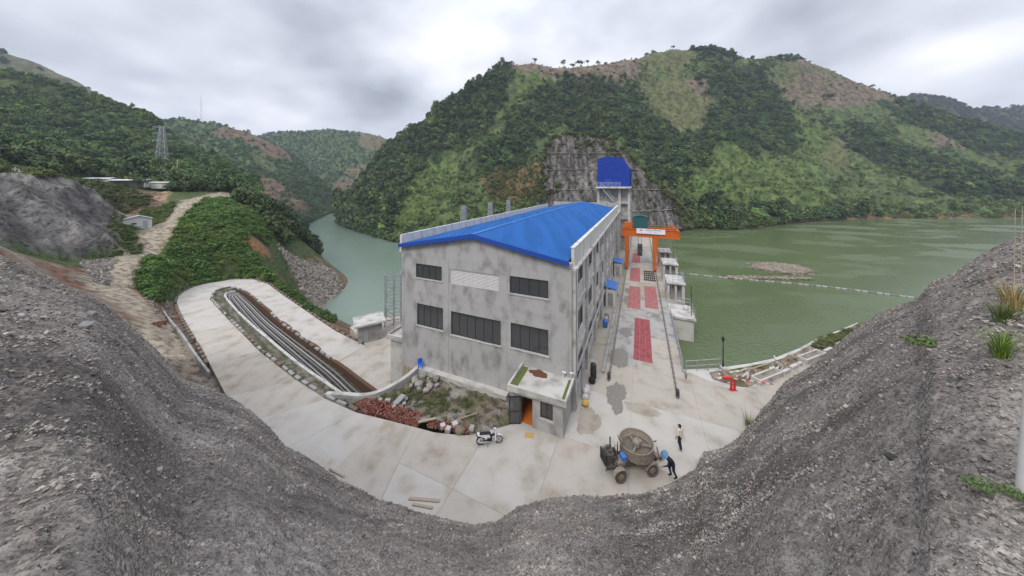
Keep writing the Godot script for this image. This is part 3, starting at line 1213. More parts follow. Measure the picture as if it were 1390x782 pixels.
	# strip between the two legs of the hairpin: bank, trench, trench walls
	var ins := thicken([Vector3(-13.2, -0.06, -23.7), Vector3(-17.0, -0.06, -25.5), Vector3(-21.5, -0.08, -28.2), Vector3(-29.5, -0.2, -33.6), Vector3(-37.0, -0.4, -39.0), Vector3(-46.0, -0.75, -45.7), Vector3(-52.8, -1.1, -52.3), Vector3(-53.1, -1.3, -55.2)], 6)
	var white := thicken([Vector3(-14.5, -0.15, -25.4), Vector3(-18.0, -0.6, -28.0), Vector3(-22.7, -1.0, -31.3), Vector3(-31.4, -1.3, -37.5), Vector3(-38.9, -1.5, -42.9), Vector3(-46.6, -1.6, -48.7), Vector3(-51.6, -1.75, -53.0), Vector3(-51.2, -1.75, -54.6)], 6)
	var low := thicken([Vector3(-13.6, -4.6, -30.2), Vector3(-17.0, -4.4, -32.6), Vector3(-21.1, -4.1, -35.5), Vector3(-30.0, -3.6, -41.1), Vector3(-37.0, -3.2, -45.6), Vector3(-44.0, -2.8, -50.6), Vector3(-49.6, -2.4, -54.2), Vector3(-50.6, -2.4, -54.8)], 6)
	b = ribbon(ins, white.map(func(p): return p - Vector3(0, 0.14, 0)), 8, 0.3, 93, func(p: Vector3) -> Color:
		var f := soil.get_noise_2d(p.x * 1.4, p.z * 1.4)
		return Color(0.19, 0.165, 0.13).lerp(Color(0.11, 0.12, 0.055), smoothstep(0.0, 0.25, f)).lerp(Color(0.27, 0.24, 0.2), smoothstep(0.05, 0.35, -f)))
	structure("road_bank", b, M.bank)
	var floor_w := []
	for k in white.size():
		floor_w.append(Vector3(white[k].x, low[k].y, white[k].z))
	b = ribbon(floor_w, low, 6, 0.1, 94, func(p: Vector3) -> Color:
		return Color(0.11, 0.1, 0.085).lerp(Color(0.1, 0.11, 0.055), smoothstep(0.0, 0.3, soil.get_noise_2d(p.x, p.z))))
	structure("trench_floor", b, M.bank)
	b = MB.new()
	wall_along(b, white, 0.26, floor_w.map(func(p): return p.y - 0.3))
	one("trench_edge_wall", b, M.concrete_pale, "thin pale wall curving along the near side of the pipe trench", "low wall")
	var cap := []
	for k in low.size():
		var best := -3.45
		var near := 1e9
		for j in range(15, ROAD.size()):
			var e := edge(j, true)
			if e.distance_to(low[k]) < near:
				near = e.distance_to(low[k])
				best = e.y
		cap.append(Vector3(low[k].x, best + 0.04, low[k].z))
	b = MB.new()
	wall_along(b, cap, 0.36, low.map(func(p): return p.y - 0.3))
	one("trench_back_wall", b, M.rust, "dark brown stone wall on the far side of the pipe trench", "stone wall")
	# pipes lying in the trench
	for k in 8:
		var f := (k + 0.4) / 8.2
		var p := []
		for j in range(2, low.size() - 3):
			var q: Vector3 = floor_w[j].lerp(low[j], 0.16 + f * 0.74)
			var l := float(j) / low.size()
			q = q.lerp(floor_w[j].lerp(low[j], 0.55), smoothstep(0.75, 1.0, l) * 0.35)
			p.append(q + Vector3(0, 0.24 + 0.1 * (k % 2), 0))
		b = MB.new()
		b.path(p, 0.08, 8)
		one("water_pipe", b, M.pipe_pale if k % 2 == 0 else M.pipe_grey, ["pale pipe nearest the thin trench wall", "grey pipe second from the thin trench wall", "pale pipe third from the thin trench wall", "grey pipe fourth from the thin trench wall", "pale pipe fifth from the thin trench wall", "grey pipe sixth from the thin trench wall", "pale pipe seventh from the thin trench wall", "grey pipe along the dark brown trench wall"][k], "pipe", "long pipes in the hairpin trench")

	# bank strip between the forecourt and the reservoir
	var strip := PackedVector2Array([Vector2(16.7, -28.05), Vector2(18.2, -26.9), Vector2(19.2, -26.1), Vector2(20.5, -26.0), Vector2(22.2, -26.4), Vector2(25.6, -27.9), Vector2(28.8, -29.3), Vector2(32.9, -30.9), Vector2(39, -33.4), Vector2(44, -35.2), Vector2(45, -38.4), Vector2(41.5, -36.9), Vector2(35.6, -34.4), Vector2(31.3, -32.3), Vector2(27, -30.5), Vector2(24, -29.7), Vector2(20, -28.9), Vector2(16.6, -28.7)])
	b = MB.new()
	b.prism(strip, -9, -0.06)
	b.col = Color(0.5, 0.5, 0.5)
	structure("reservoir_bank", b, M.concrete_pale)
	var near_l := thicken([Vector3(18.6, 0, -27.3), Vector3(20.5, 0, -26.2), Vector3(22.2, 0, -26.7), Vector3(25.6, 0, -28.2), Vector3(28.8, 0, -29.6), Vector3(32.9, 0, -31.2), Vector3(39, 0.1, -33.6), Vector3(44, 0.3, -35.6)], 6)
	var far_l := thicken([Vector3(18.9, 0, -28.2), Vector3(21.0, 0, -28.6), Vector3(24.0, 0, -29.3), Vector3(27.0, 0, -30.1), Vector3(31.2, 0, -31.9), Vector3(35.5, 0, -34.0), Vector3(41.4, 0.1, -36.5), Vector3(45.0, 0.2, -38.0)], 6)
	b = ribbon(near_l, far_l, 8, 0.25, 95, func(p: Vector3) -> Color:
		var f := soil.get_noise_2d(p.x * 1.2, p.z * 1.2)
		return Color(0.23, 0.175, 0.12).lerp(Color(0.13, 0.125, 0.06), smoothstep(0.05, 0.25, f)).lerp(Color(0.31, 0.27, 0.22), smoothstep(0.05, 0.35, -f)))
	structure("bank_soil", b, M.bank)


# ---------------------------------------------------------------- dam deck and piers
func railing(b: MB, p: Array, h: float, rails: int, posts: float, r := 0.035) -> void:
	for k in p.size() - 1:
		for j in rails:
			var y := Vector3(0, h * (1.0 - float(j) / rails), 0)
			b.tube(p[k] + y, p[k + 1] + y, r, r, 6)
	for q in resample(p, posts):
		b.tube(q, q + Vector3(0, h, 0), r, r, 6)


func dam() -> void:
	var dm := thing("concrete_dam", CORNER, TURN, "concrete dam with a pale deck running from the forecourt to the far bank", "dam")
	var b := MB.new()
	b.box(Vector3(4.4, -10.2, -50), Vector3(8.8, 19.9, 84.0))
	obj("body", b, M.concrete, dm)
	var widths := [0.02, 2.05, 4.6, 8.8]
	var s := 8.0
	var n := 0
	while s < 92:
		var e := minf(s + 7.0, 92.0)
		for k in 3:
			b = MB.new()
			b.box(Vector3((widths[k] + widths[k + 1]) / 2, -0.125, -(s + e) / 2), Vector3(widths[k + 1] - widths[k] - 0.02, 0.25, e - s - 0.025))
			obj("deck_slab", b, [M.deck, M.road, M.deck, M.road_dirty, M.road][(n * 3 + k * 2) % 5] if k > 0 else M.road_dirty, dm)
		n += 1
		s = e
	b = MB.new()
	b.box(Vector3(1.72, 0.12, -46), Vector3(0.3, 0.24, 80))
	obj("rail_kerb", b, M.concrete_old, dm)
	# red paved panels of the deck, tile by tile
	for q in [[4.3, 6.1, 9.6, 19.9, 0], [3.2, 5.0, 23.0, 33.0, 1], [5.6, 7.4, 24.0, 34.0, 1], [3.1, 4.95, 36.0, 45.4, 1], [3.2, 5.0, 50.0, 60.0, 1]]:
		b = MB.new()
		var nt := int((q[1] - q[0]) / 0.45)
		var ns := int((q[3] - q[2]) / 0.45)
		for i in nt:
			for j in ns:
				var w: float = (q[1] - q[0]) / nt
				var l: float = (q[3] - q[2]) / ns
				b.box(Vector3(q[0] + (i + 0.5) * w, 0.012 + rng.randf() * 0.004, -(q[2] + (j + 0.5) * l)), Vector3(w - 0.02, 0.02, l - 0.02))
		var o := obj("tiled_panel", b, M.red_tile if q[4] == 0 else M.red_tile_worn, dm)
		o.set_meta("kind", "stuff")
		o.set_meta("label", "red tiled panel let into the deck")
	# open hatch with gear beside the crane
	b = MB.new()
	for k in 6:
		b.box(Vector3(5.75 + k * 0.34, 0.06, -40.5), Vector3(0.12, 0.1, 7.0))
	for k in 5:
		b.box(Vector3(6.6, 0.09, -37.6 - k * 1.45), Vector3(2.0, 0.12, 0.16))
	obj("hatch_grate", b, M.dark_steel, dm)
	# wet patches left on the deck
	for q in [[3.1, 3.4, 1.6, 2.2], [3.0, 9.4, 2.1, 2.2], [3.3, 15.2, 1.5, 1.5], [6.9, 21.6, 1.2, 0.8], [3.0, 26.0, 1.1, 2.2], [2.9, 30.4, 0.8, 1.6]]:
		var ring := PackedVector2Array()
		var f := noise(int(q[1] * 10), 0.7, 3)
		for k in 40:
			var a := TAU * k / 40
			var d := 0.85 + 0.35 * f.get_noise_2d(cos(a) * 0.8, sin(a) * 0.8) + 0.2 * f.get_noise_2d(cos(a) * 4.0, sin(a) * 4.0)
			ring.append(Vector2(q[0] + cos(a) * d * q[2] * 0.55, -q[1] - sin(a) * d * q[3]))
		b = MB.new()
		b.prism(ring, -0.01, 0.005)
		var o := obj("wet_patch", b, M.wet, dm)
		o.set_meta("label", "dark wet patch on the deck")
	# crane rails
	for k in 2:
		var t: float = [2.3, 7.85][k]
		var rl := thing("crane_rail", CORNER, TURN, ["steel crane rail on the powerhouse side of the deck", "steel crane rail on the reservoir side of the deck"][k], "rail", "gantry crane rails")
		b = MB.new()
		b.box(Vector3(t, 0.03, -48), Vector3(0.14, 0.05, 86))
		b.box(Vector3(t, 0.12, -48), Vector3(0.08, 0.14, 86))
		obj("rail", b, M.pipe_grey, rl)
		b = MB.new()
		for j in 110:
			b.box(Vector3(t, 0.07, -5.6 - j * 0.78), Vector3(0.24, 0.04, 0.08))
		var cl := obj("rail_clips", b, M.pipe_grey, rl)
		cl.set_meta("kind", "stuff")
		b = MB.new()
		b.cbox(Vector3(t, 0.32, -5.3), Vector3(0.26, 0.6, 0.35), 0.04)
		obj("end_stop", b, M.dark_steel, rl)
	# handrail along the reservoir edge, near part
	var h := thing("deck_handrail", CORNER, TURN, "grey steel handrail along the reservoir edge of the deck", "handrail")
	b = MB.new()
	railing(b, [Vector3(8.7, 0, -9.2), Vector3(8.7, 0, -22.2)], 1.1, 3, 1.4)
	obj("rails", b, M.steel, h)
	h = thing("bank_fence", Vector3(16.7, 0, -28.3), 0, "pale pipe fence between the deck corner and the lamp post", "fence")
	b = MB.new()
	railing(b, [Vector3(0, 0, 0), Vector3(3.6, 0, -0.35)], 1.0, 2, 1.15, 0.04)
	obj("rails", b, M.steel, h)
	# piers on the reservoir side
	var pr := thing("intake_pier", CORNER, TURN, "concrete intake pier nearest the forecourt with white top and railing", "pier")
	b = MB.new()
	b.box(Vector3(10.2, -6.5, -24.6), Vector3(2.6, 12.6, 4.4))
	obj("shaft", b, M.concrete_pale, pr)
	b = MB.new()
	b.box(Vector3(10.25, -0.05, -24.6), Vector3(3.0, 0.3, 4.8))
	obj("top_slab", b, M.concrete_pale, pr)
	b = MB.new()
	railing(b, [Vector3(11.65, 0.1, -22.4), Vector3(11.65, 0.1, -26.9), Vector3(9.6, 0.1, -26.9)], 1.0, 2, 1.1)
	obj("railing", b, M.steel, pr)
	b = MB.new()
	b.tube(Vector3(11.3, 0.1, -23.2), Vector3(11.3, 4.2, -23.2), 0.05, 0.04, 6)
	obj("post", b, M.dark_steel, pr)
	b = MB.new()
	b.lathe(Vector3(10.9, 0.1, -25.2), [Vector2(0.02, 0), Vector2(0.32, 0), Vector2(0.32, 0.5), Vector2(0.02, 0.7)], 12)
	obj("vent_cap", b, M.white_paint, pr)
	for k in 3:
		var s0: float = [28.5, 37.5, 49.0][k]
		var tall: float = [2.6, 3.3, 3.0][k]
		pr = thing("hoist_block", CORNER, TURN, ["concrete hoist block right behind the nearest intake pier", "concrete hoist block level with the gantry crane", "concrete hoist block beyond the gantry crane"][k], "hoist block", "hoist blocks along the reservoir side of the dam")
		b = MB.new()
		b.box(Vector3(10.0, -6.1, -s0 - 2.0), Vector3(2.4, 12.2, 4.2))
		obj("pier_shaft", b, M.concrete_pale, pr)
		for q in [[8.98, 0.35], [10.0, 0.3], [11.0, 0.4]]:
			for z in [0.3, 3.6]:
				b = MB.new()
				b.box(Vector3(q[0], tall / 2, -s0 - z), Vector3(q[1], tall, 0.5))
				obj("column", b, M.concrete_pale, pr)
		b = MB.new()
		b.box(Vector3(10.0, 1.25, -s0 - 2.2), Vector3(1.7, 2.4, 2.2))
		obj("machine_box", b, M.concrete_old, pr)
		b = MB.new()
		b.box(Vector3(10.0, tall + 0.12, -s0 - 1.95), Vector3(2.6, 0.24, 4.4))
		obj("top_slab", b, M.concrete_pale, pr)
		b = MB.new()
		railing(b, [Vector3(8.8, tall + 0.24, -s0 - 0.1), Vector3(11.15, tall + 0.24, -s0 - 0.1), Vector3(11.15, tall + 0.24, -s0 - 4.0)], 0.95, 2, 0.8, 0.03)
		obj("railing", b, M.steel, pr)
		b = MB.new()
		for j in 8:
			b.tube(Vector3(9.35, 0.3 + j * 0.3, -s0 + 0.02), Vector3(9.8, 0.3 + j * 0.3, -s0 + 0.02), 0.02, 0.02, 5)
		for x in [9.35, 9.8]:
			b.tube(Vector3(x, 0.02, -s0 + 0.02), Vector3(x, tall, -s0 + 0.02), 0.025, 0.025, 5)
		obj("ladder", b, M.steel, pr)
	# far part: dark gear standing on the deck beyond the crane
	var g := thing("hoist_gear", D(4.9, 0, 62), TURN, "dark rusty lifting gear on the deck seen under the crane beam", "lifting gear")
	b = MB.new()
	b.cbox(Vector3(0, 0.55, 0), Vector3(1.0, 1.1, 9.0), 0.08)
	obj("beam_box", b, M.grime, g)
	b = MB.new()
	for k in 5:
		b.tube(Vector3(-0.6, 1.25, -3.6 + k * 1.8), Vector3(0.6, 1.25, -3.6 + k * 1.8), 0.28, 0.28, 10)
	obj("rollers", b, M.dark_steel, g)


# ---------------------------------------------------------------- buildings
func wall_panel(b: MB, o: Vector3, ax: Vector3, length: float, y0: float, y1: float, inward: Vector3, holes: Array) -> void:  # outer face starts at o and runs along ax; holes are [a0, a1, y0, y1]
	var xs := [0.0, length]
	var ys := [y0, y1]
	for q in holes:
		for k in 2:
			if not xs.has(q[k]):
				xs.append(q[k])
			if not ys.has(q[k + 2]):
				ys.append(q[k + 2])
	xs.sort()
	ys.sort()
	var p := func(a: float, y: float, d: float) -> Vector3: return o + ax * a + Vector3(0, y, 0) + inward * d
	var cw := ax.cross(Vector3.UP).dot(inward) < 0  # ax to the right when seen from outside
	var face := func(a: Vector3, e: Vector3, c: Vector3, d: Vector3, out: bool) -> void:
		if out == cw:
			b.quad(a, e, c, d)
		else:
			b.quad(d, c, e, a)
	for i in xs.size() - 1:
		for j in ys.size() - 1:
			var mx: float = (xs[i] + xs[i + 1]) / 2
			var my: float = (ys[j] + ys[j + 1]) / 2
			var open := false
			for q in holes:
				if mx > q[0] and mx < q[1] and my > q[2] and my < q[3]:
					open = true
			if open:
				continue
			face.call(p.call(xs[i], ys[j], 0), p.call(xs[i + 1], ys[j], 0), p.call(xs[i + 1], ys[j + 1], 0), p.call(xs[i], ys[j + 1], 0), true)
			face.call(p.call(xs[i], ys[j], 1), p.call(xs[i + 1], ys[j], 1), p.call(xs[i + 1], ys[j + 1], 1), p.call(xs[i], ys[j + 1], 1), false)
	var rects := holes.map(func(q): return [q, false])
	rects.append([[0.0, length, y0, y1], true])
	for e in rects:
		var q: Array = e[0]
		var c := [[q[0], q[2]], [q[1], q[2]], [q[1], q[3]], [q[0], q[3]]]
		for k in 4:
			var a: Array = c[k]
			var d: Array = c[(k + 1) % 4]
			face.call(p.call(a[0], a[1], 0), p.call(a[0], a[1], 1), p.call(d[0], d[1], 1), p.call(d[0], d[1], 0), e[1])


func window(parent: Node3D, at: Vector3, turn: float, w: float, h: float, n: int, label := "", called := "window") -> Node3D:  # at: lower left corner seen from outside, on the wall face
	var o := Node3D.new()
	o.name = called
	parent.add_child(o, true)
	o.position = at
	o.rotation.y = turn
	if label:
		o.set_meta("label", label)
	var b := MB.new()
	var z := -0.14
	b.box(Vector3(w / 2, 0.035, z), Vector3(w, 0.07, 0.07))
	b.box(Vector3(w / 2, h - 0.035, z), Vector3(w, 0.07, 0.07))
	for k in n + 1:
		b.box(Vector3(clampf(w * k / n, 0.03, w - 0.03), h / 2, z), Vector3(0.055, h - 0.14, 0.07))
	obj("frame", b, M.frame_dark, o)
	b = MB.new()
	b.box(Vector3(w / 2, -0.05, 0.0), Vector3(w + 0.2, 0.09, 0.16))
	obj("sill", b, M.concrete_pale, o)
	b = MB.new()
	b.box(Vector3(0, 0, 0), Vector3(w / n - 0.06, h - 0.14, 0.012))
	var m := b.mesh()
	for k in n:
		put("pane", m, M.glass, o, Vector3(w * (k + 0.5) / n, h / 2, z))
	return o


func powerhouse() -> void:
	var ph := thing("powerhouse", CORNER, TURN, "large grey concrete powerhouse with a blue metal roof", "powerhouse")
	var b := MB.new()
	var holes := [[1.8, 4.95, 8.7, 10.1], [5.85, 11.0, 8.6, 10.02], [12.05, 15.5, 8.65, 10.12], [1.95, 5.1, 4.0, 6.15], [6.0, 11.2, 3.87, 6.05], [12.15, 15.5, 4.0, 6.12]]
	wall_panel(b, Vector3(-17.4, 0, 0), Vector3.RIGHT, 17.4, -5.5, 11.2, Vector3(0, 0, -0.35), holes)
	b.extrude([Vector3(-17.4, 11.2, 0), Vector3(0, 11.2, 0), Vector3(0, 11.72, 0), Vector3(-8.8, 13.3, 0), Vector3(-17.4, 11.72, 0)], Vector3(0, 0, -0.35))
	obj("gable_wall", b, M.concrete, ph)
	# slightly proud columns and beam lines of the gable
	for t in [-17.25, -11.85, -5.78, -0.42]:
		var w: float = 0.36 if t > -17 and t < -1 else 0.28
		b = MB.new()
		b.box(Vector3(t, 5.6, 0.012), Vector3(w, 11.1, 0.03))
		obj("column", b, M.concrete, ph)
	for y in [7.35, 11.05]:
		b = MB.new()
		b.box(Vector3(-8.7, y, 0.006), Vector3(17.3, 0.42, 0.02))
		obj("floor_band", b, M.concrete, ph)
	b = MB.new()
	b.box(Vector3(-10.2, -0.12, 0.3), Vector3(9.6, 0.5, 0.6))
	obj("plinth", b, M.concrete_pale, ph)
	var n := 0
	for q in holes:
		n += 1
		if n == 2:
			var lv := Node3D.new()
			lv.name = "louvre"
			ph.add_child(lv)
			lv.set_meta("label", "white slatted louvre")
			for x in [q[0] + 0.03, (q[0] * 2 + q[1]) / 3, (q[0] + 2 * q[1]) / 3, q[1] - 0.03]:
				b = MB.new()
				b.box(Vector3(-17.4 + x, (q[2] + q[3]) / 2, -0.22), Vector3(0.06, q[3] - q[2], 0.06))
				obj("mullion", b, M.white_paint, lv)
			b = MB.new()
			b.obox(Vector3.ZERO, Basis(Vector3.RIGHT, -0.75), Vector3(q[1] - q[0] - 0.02, 0.115, 0.015))
			var m := b.mesh()
			for k in 11:
				put("slat", m, M.white_paint, lv, Vector3(-17.4 + (q[0] + q[1]) / 2, q[2] + 0.07 + k * 0.128, -0.1))
			b = MB.new()
			b.box(Vector3(-17.4 + (q[0] + q[1]) / 2, (q[2] + q[3]) / 2, -0.4), Vector3(q[1] - q[0], q[3] - q[2], 0.05))
			obj("back_plate", b, M.dark_steel, lv)
			continue
		window(ph, Vector3(-17.4 + q[0], q[2], 0), 0, q[1] - q[0], q[3] - q[2], 6 if n == 5 else 4)
	# right side wall
	b = MB.new()
	holes = []
	for k in 9:
		var s := 1.6 + 5.75 * k
		holes.append([s, s + 3.1, 9.15, 10.6])
		holes.append([s, s + 3.1, 4.95, 6.9])
		if k != 3 and k != 6:
			holes.append([s, s + 3.1, 0.9, 3.0])
	holes.append([53.4, 56.8, 1.5, 10.6])
	wall_panel(b, Vector3(0, 0, -0.35), Vector3.FORWARD, 57.6, -3.0, 11.2, Vector3(-0.35, 0, 0), holes)
	obj("side_wall", b, M.plaster, ph)
	for q in holes:
		if q[0] > 53:
			continue
		window(ph, Vector3(0, q[2], -0.35 - q[0]), PI / 2, q[1] - q[0], q[3] - q[2], 4)
	b = MB.new()
	b.box(Vector3.ZERO, Vector3(0.3, 11.2, 0.5))
	var pm := b.mesh()
	for k in 11:
		put("pilaster", pm, M.concrete_pale, ph, Vector3(0.13, 5.55, -(0.55 + 5.75 * k if k else 0.5)))
	for q in [[0.1, 11.12, 0.44, 0.18], [0.06, 7.75, 0.14, 0.3], [0.06, 3.75, 0.14, 0.3]]:
		b = MB.new()
		b.box(Vector3(q[0], q[1], -29.2), Vector3(q[2], q[3], 57.4))
		obj("ledge", b, M.concrete_pale, ph)
	b = MB.new()
	b.box(Vector3(-17.2, 2.85, -29.2), Vector3(0.35, 16.7, 57.2))
	obj("river_wall", b, M.concrete, ph)
	b = MB.new()
	b.box(Vector3(-8.7, 4.2, -57.9), Vector3(17.4, 17.8, 0.35))
	obj("rear_wall", b, M.concrete, ph)
	b = MB.new()
	b.box(Vector3(-8.7, -0.2, -29), Vector3(16.6, 0.3, 57))
	obj("floor", b, M.concrete_old, ph)
	b = MB.new()
	b.box(Vector3(-0.14, 11.98, -27.6), Vector3(0.26, 1.5, 53.0))
	b.box(Vector3(-0.14, 12.77, -27.6), Vector3(0.36, 0.08, 53.1))
	var o := obj("parapet", b, M.plaster, ph)
	o.set_meta("label", "white parapet on the dam side")
	b = MB.new()
	b.box(Vector3(-17.45, 12.0, -26.0), Vector3(0.26, 1.7, 52.2))
	for k in 14:
		b.box(Vector3(-17.3, 12.87, -0.6 - k * 3.9), Vector3(0.1, 0.1, 0.2))
	o = obj("parapet", b, M.plaster, ph)
	o.set_meta("label", "white parapet on the river side")
	# blue roof in ribbed sheets
	var roof := Node3D.new()
	roof.name = "roof"
	ph.add_child(roof)
	roof.set_meta("label", "blue ribbed metal roof")
	for side in 2:
		var e: Vector3 = [Vector3(-0.3, 11.95, 0), Vector3(-17.3, 11.95, 0)][side]
		var r := Vector3(-8.8, 13.5, 0)
		b = MB.new()
		var w := 1.0
		var dn := Vector3(0, -0.05, 0)
		var p := [e, e + Vector3(0, 0, -w + 0.006), r + Vector3(0, 0, -w + 0.006), r]
		if side:
			p = [p[3], p[2], p[1], p[0]]
		b.hexa(p.map(func(x): return x + dn) + p)
		for k in 4:
			var z := -0.06 - k * 0.25
			b.beam(e + Vector3(0, 0.02, z), r + Vector3(0, 0.02, z), 0.05, 0.07)
		var m := b.mesh()
		for k in 55:
			put("roof_sheet", m, M.roof_blue, roof, Vector3(0, 0, 0.45 - k * w))
	b = MB.new()
	b.beam(Vector3(-8.8, 13.53, 0.5), Vector3(-8.8, 13.53, -54.5), 0.5, 0.06)
	obj("ridge_cap", b, M.roof_blue, roof)
	b = MB.new()
	b.extrude([Vector3(-17.45, 11.62, 0.5), Vector3(-8.8, 13.16, 0.5), Vector3(-0.1, 11.62, 0.5), Vector3(-0.1, 11.98, 0.5), Vector3(-8.8, 13.56, 0.5), Vector3(-17.45, 11.98, 0.5)], Vector3(0, 0, -0.1))
	obj("fascia", b, M.trim_blue, roof)
	# rainwater pipes at the front right corner and along the side wall
	b = MB.new()
	b.path([Vector3(0.36, 11.3, -0.42), Vector3(0.36, 3.2, -0.42)], 0.08, 8)
	b.path([Vector3(0.36, 3.2, -0.42), Vector3(0.36, 3.1, -20)], 0.11, 8)
	b.path([Vector3(0.42, 3.1, -2.1), Vector3(0.42, 0.1, -2.1)], 0.09, 8)
	b.path([Vector3(0.2, 3.3, 0.25), Vector3(0.2, 1.2, 0.25)], 0.07, 8)
	o = obj("rain_pipe", b, M.pipe_pale, ph)
	# column and ledge on the river side
	b = MB.new()
	b.box(Vector3(-17.95, 3.5, -2.0), Vector3(1.1, 14.6, 1.6))
	b.box(Vector3(-18.0, 10.85, -2.0), Vector3(1.5, 0.16, 2.0))
	obj("side_column", b, M.concrete_pale, ph)
	b = MB.new()
	b.box(Vector3(-18.25, -0.9, -0.95), Vector3(1.6, 5.4, 1.6))
	b.box(Vector3(-18.35, 1.95, -0.95), Vector3(2.1, 0.25, 2.1))
	b.box(Vector3(-18.35, 2.2, 0.05), Vector3(2.1, 0.28, 0.12))
	b.box(Vector3(-19.35, 2.2, -0.95), Vector3(0.12, 0.28, 2.1))
	obj("side_bay", b, M.concrete_pale, ph)
	# timber shuttering left on the wall foot
	b = MB.new()
	for k in 5:
		b.box(Vector3(-17.1 + k * 0.42, -1.9, 0.06), Vector3(0.38, 3.0, 0.06))
	obj("shuttering", b, M.timber, ph)

	# lean-to sheds with blue tops on the deck side
	for k in 2:
		var s: float = [22.2, 37.6][k]
		var sh := thing("lean_to_shed", D(0.3, 0, s), TURN, ["small grey lean-to with blue top, nearer one by the side wall", "small grey lean-to with blue top, farther one by the crane leg"][k], "shed", "lean-to sheds along the powerhouse")
		b = MB.new()
		wall_panel(b, Vector3(0.0, 0, 0), Vector3.RIGHT, 1.3, 0, 2.55, Vector3(0, 0, -0.15), [[0.3, 1.0, 0.02, 2.0]])
		b.box(Vector3(1.23, 1.3, -1.75), Vector3(0.14, 2.6, 3.2))
		b.box(Vector3(0.6, 1.3, -3.4), Vector3(1.3, 2.6, 0.14))
		obj("walls", b, M.plaster, sh)
		b = MB.new()
		b.box(Vector3(0.65, 1.0, -0.1), Vector3(0.7, 1.98, 0.05))
		obj("door", b, M.concrete_old, sh)
		b = MB.new()
		b.obox(Vector3(0.7, 2.78, -1.7), Basis(Vector3.BACK, -0.16), Vector3(1.7, 0.08, 3.7))
		obj("roof", b, M.awning_blue, sh)


func gate_tower() -> void:
	var g := thing("gate_tower", D(0, 0, 62), TURN, "tall concrete gate tower carrying a blue sheet-metal hoist house", "tower")
	var b := MB.new()
	b.box(Vector3.ZERO, Vector3(0.6, 19.6, 0.6))
	var cm := b.mesh()
	for t in [-5.8, -0.2, 2.2]:
		for s in [0.3, 5.8, 11.6]:
			put("column", cm, M.concrete_pale, g, Vector3(t, 7.2, -s))
	for y in [4.5, 8.8, 13.0]:
		for q in [[-1.8, -0.3, 8.0, 0.5], [2.2, -6, 0.5, 11], [-5.8, -6, 0.5, 11]]:
			b = MB.new()
			b.box(Vector3(q[0], y, q[1]), Vector3(q[2], 0.6, q[3]))
			obj("beam", b, M.concrete, g)
	b = MB.new()
	b.box(Vector3(-1.8, 8.5, -6.4), Vector3(7.5, 17.0, 10.4))
	obj("shaft", b, M.concrete, g)
	b = MB.new()
	b.box(Vector3(-1.8, 17.1, -5.4), Vector3(8.8, 0.45, 14.2))
	obj("platform", b, M.plaster, g)
	var house := [Vector3(-6.0, 17.34, 0), Vector3(2.4, 17.34, 0), Vector3(2.4, 22.3, 0), Vector3(0.75, 25.0, 0), Vector3(-3.0, 25.7, 0), Vector3(-6.0, 25.1, 0)]
	b = MB.new()
	b.extrude(house, Vector3(0, 0, -12))
	var h := obj("hoist_house", b, M.clad_blue, g)
	h.set_meta("label", "blue sheet-metal hoist house")
	b = MB.new()
	for k in 21:
		var t := -5.9 + k * 0.41
		var top := lerpf(25.1, 25.7, (t + 6.0) / 3.0) if t < -3 else (lerpf(25.7, 25.0, (t + 3.0) / 3.75) if t < 0.75 else lerpf(25.0, 22.3, (t - 0.75) / 1.65))
		b.box(Vector3(t, (17.4 + top) / 2 - 0.05, 0.02), Vector3(0.06, top - 17.5, 0.05))
	for k in 28:
		b.box(Vector3(2.42, 19.8, -0.3 - k * 0.42), Vector3(0.05, 4.8, 0.06))
	obj("sheet_ribs", b, M.clad_blue, h)
	b = MB.new()
	b.box(Vector3(-3.1, 18.4, 0.05), Vector3(1.5, 2.0, 0.08))
	obj("door", b, M.trim_blue, h)
	b = MB.new()
	railing(b, [Vector3(-6.0, 17.33, 1.6), Vector3(0.2, 17.33, 1.6)], 1.15, 3, 1.0, 0.045)
	obj("balcony_railing", b, M.steel, g)
	var st := Node3D.new()
	st.name = "stair"
	g.add_child(st)
	var tread := MB.new()
	tread.box(Vector3.ZERO, Vector3(0.34, 0.06, 0.9))
	var tm := tread.mesh()
	for f in 4:
		var y0 := 17.2 - f * 4.2
		var a := Vector3(-4.9 if f % 2 == 0 else -1.4, y0, 0.75)
		var e := Vector3(-1.4 if f % 2 == 0 else -4.9, y0 - 4.2, 0.75)
		b = MB.new()
		for z in [-0.5, 0.5]:
			b.beam(a + Vector3(0, 0, z), e + Vector3(0, 0, z), 0.08, 0.25)
			b.tube(a + Vector3(0, 1.0, z), e + Vector3(0, 1.0, z), 0.04, 0.04, 6)
			for k in 5:
				var q := a.lerp(e, k / 4.0) + Vector3(0, 0, z)
				b.tube(q, q + Vector3(0, 1.0, 0), 0.03, 0.03, 5)
		obj("flight", b, M.steel, st)
		for k in 14:
			put("tread", tm, M.steel, st, a.lerp(e, (k + 0.5) / 14.0))


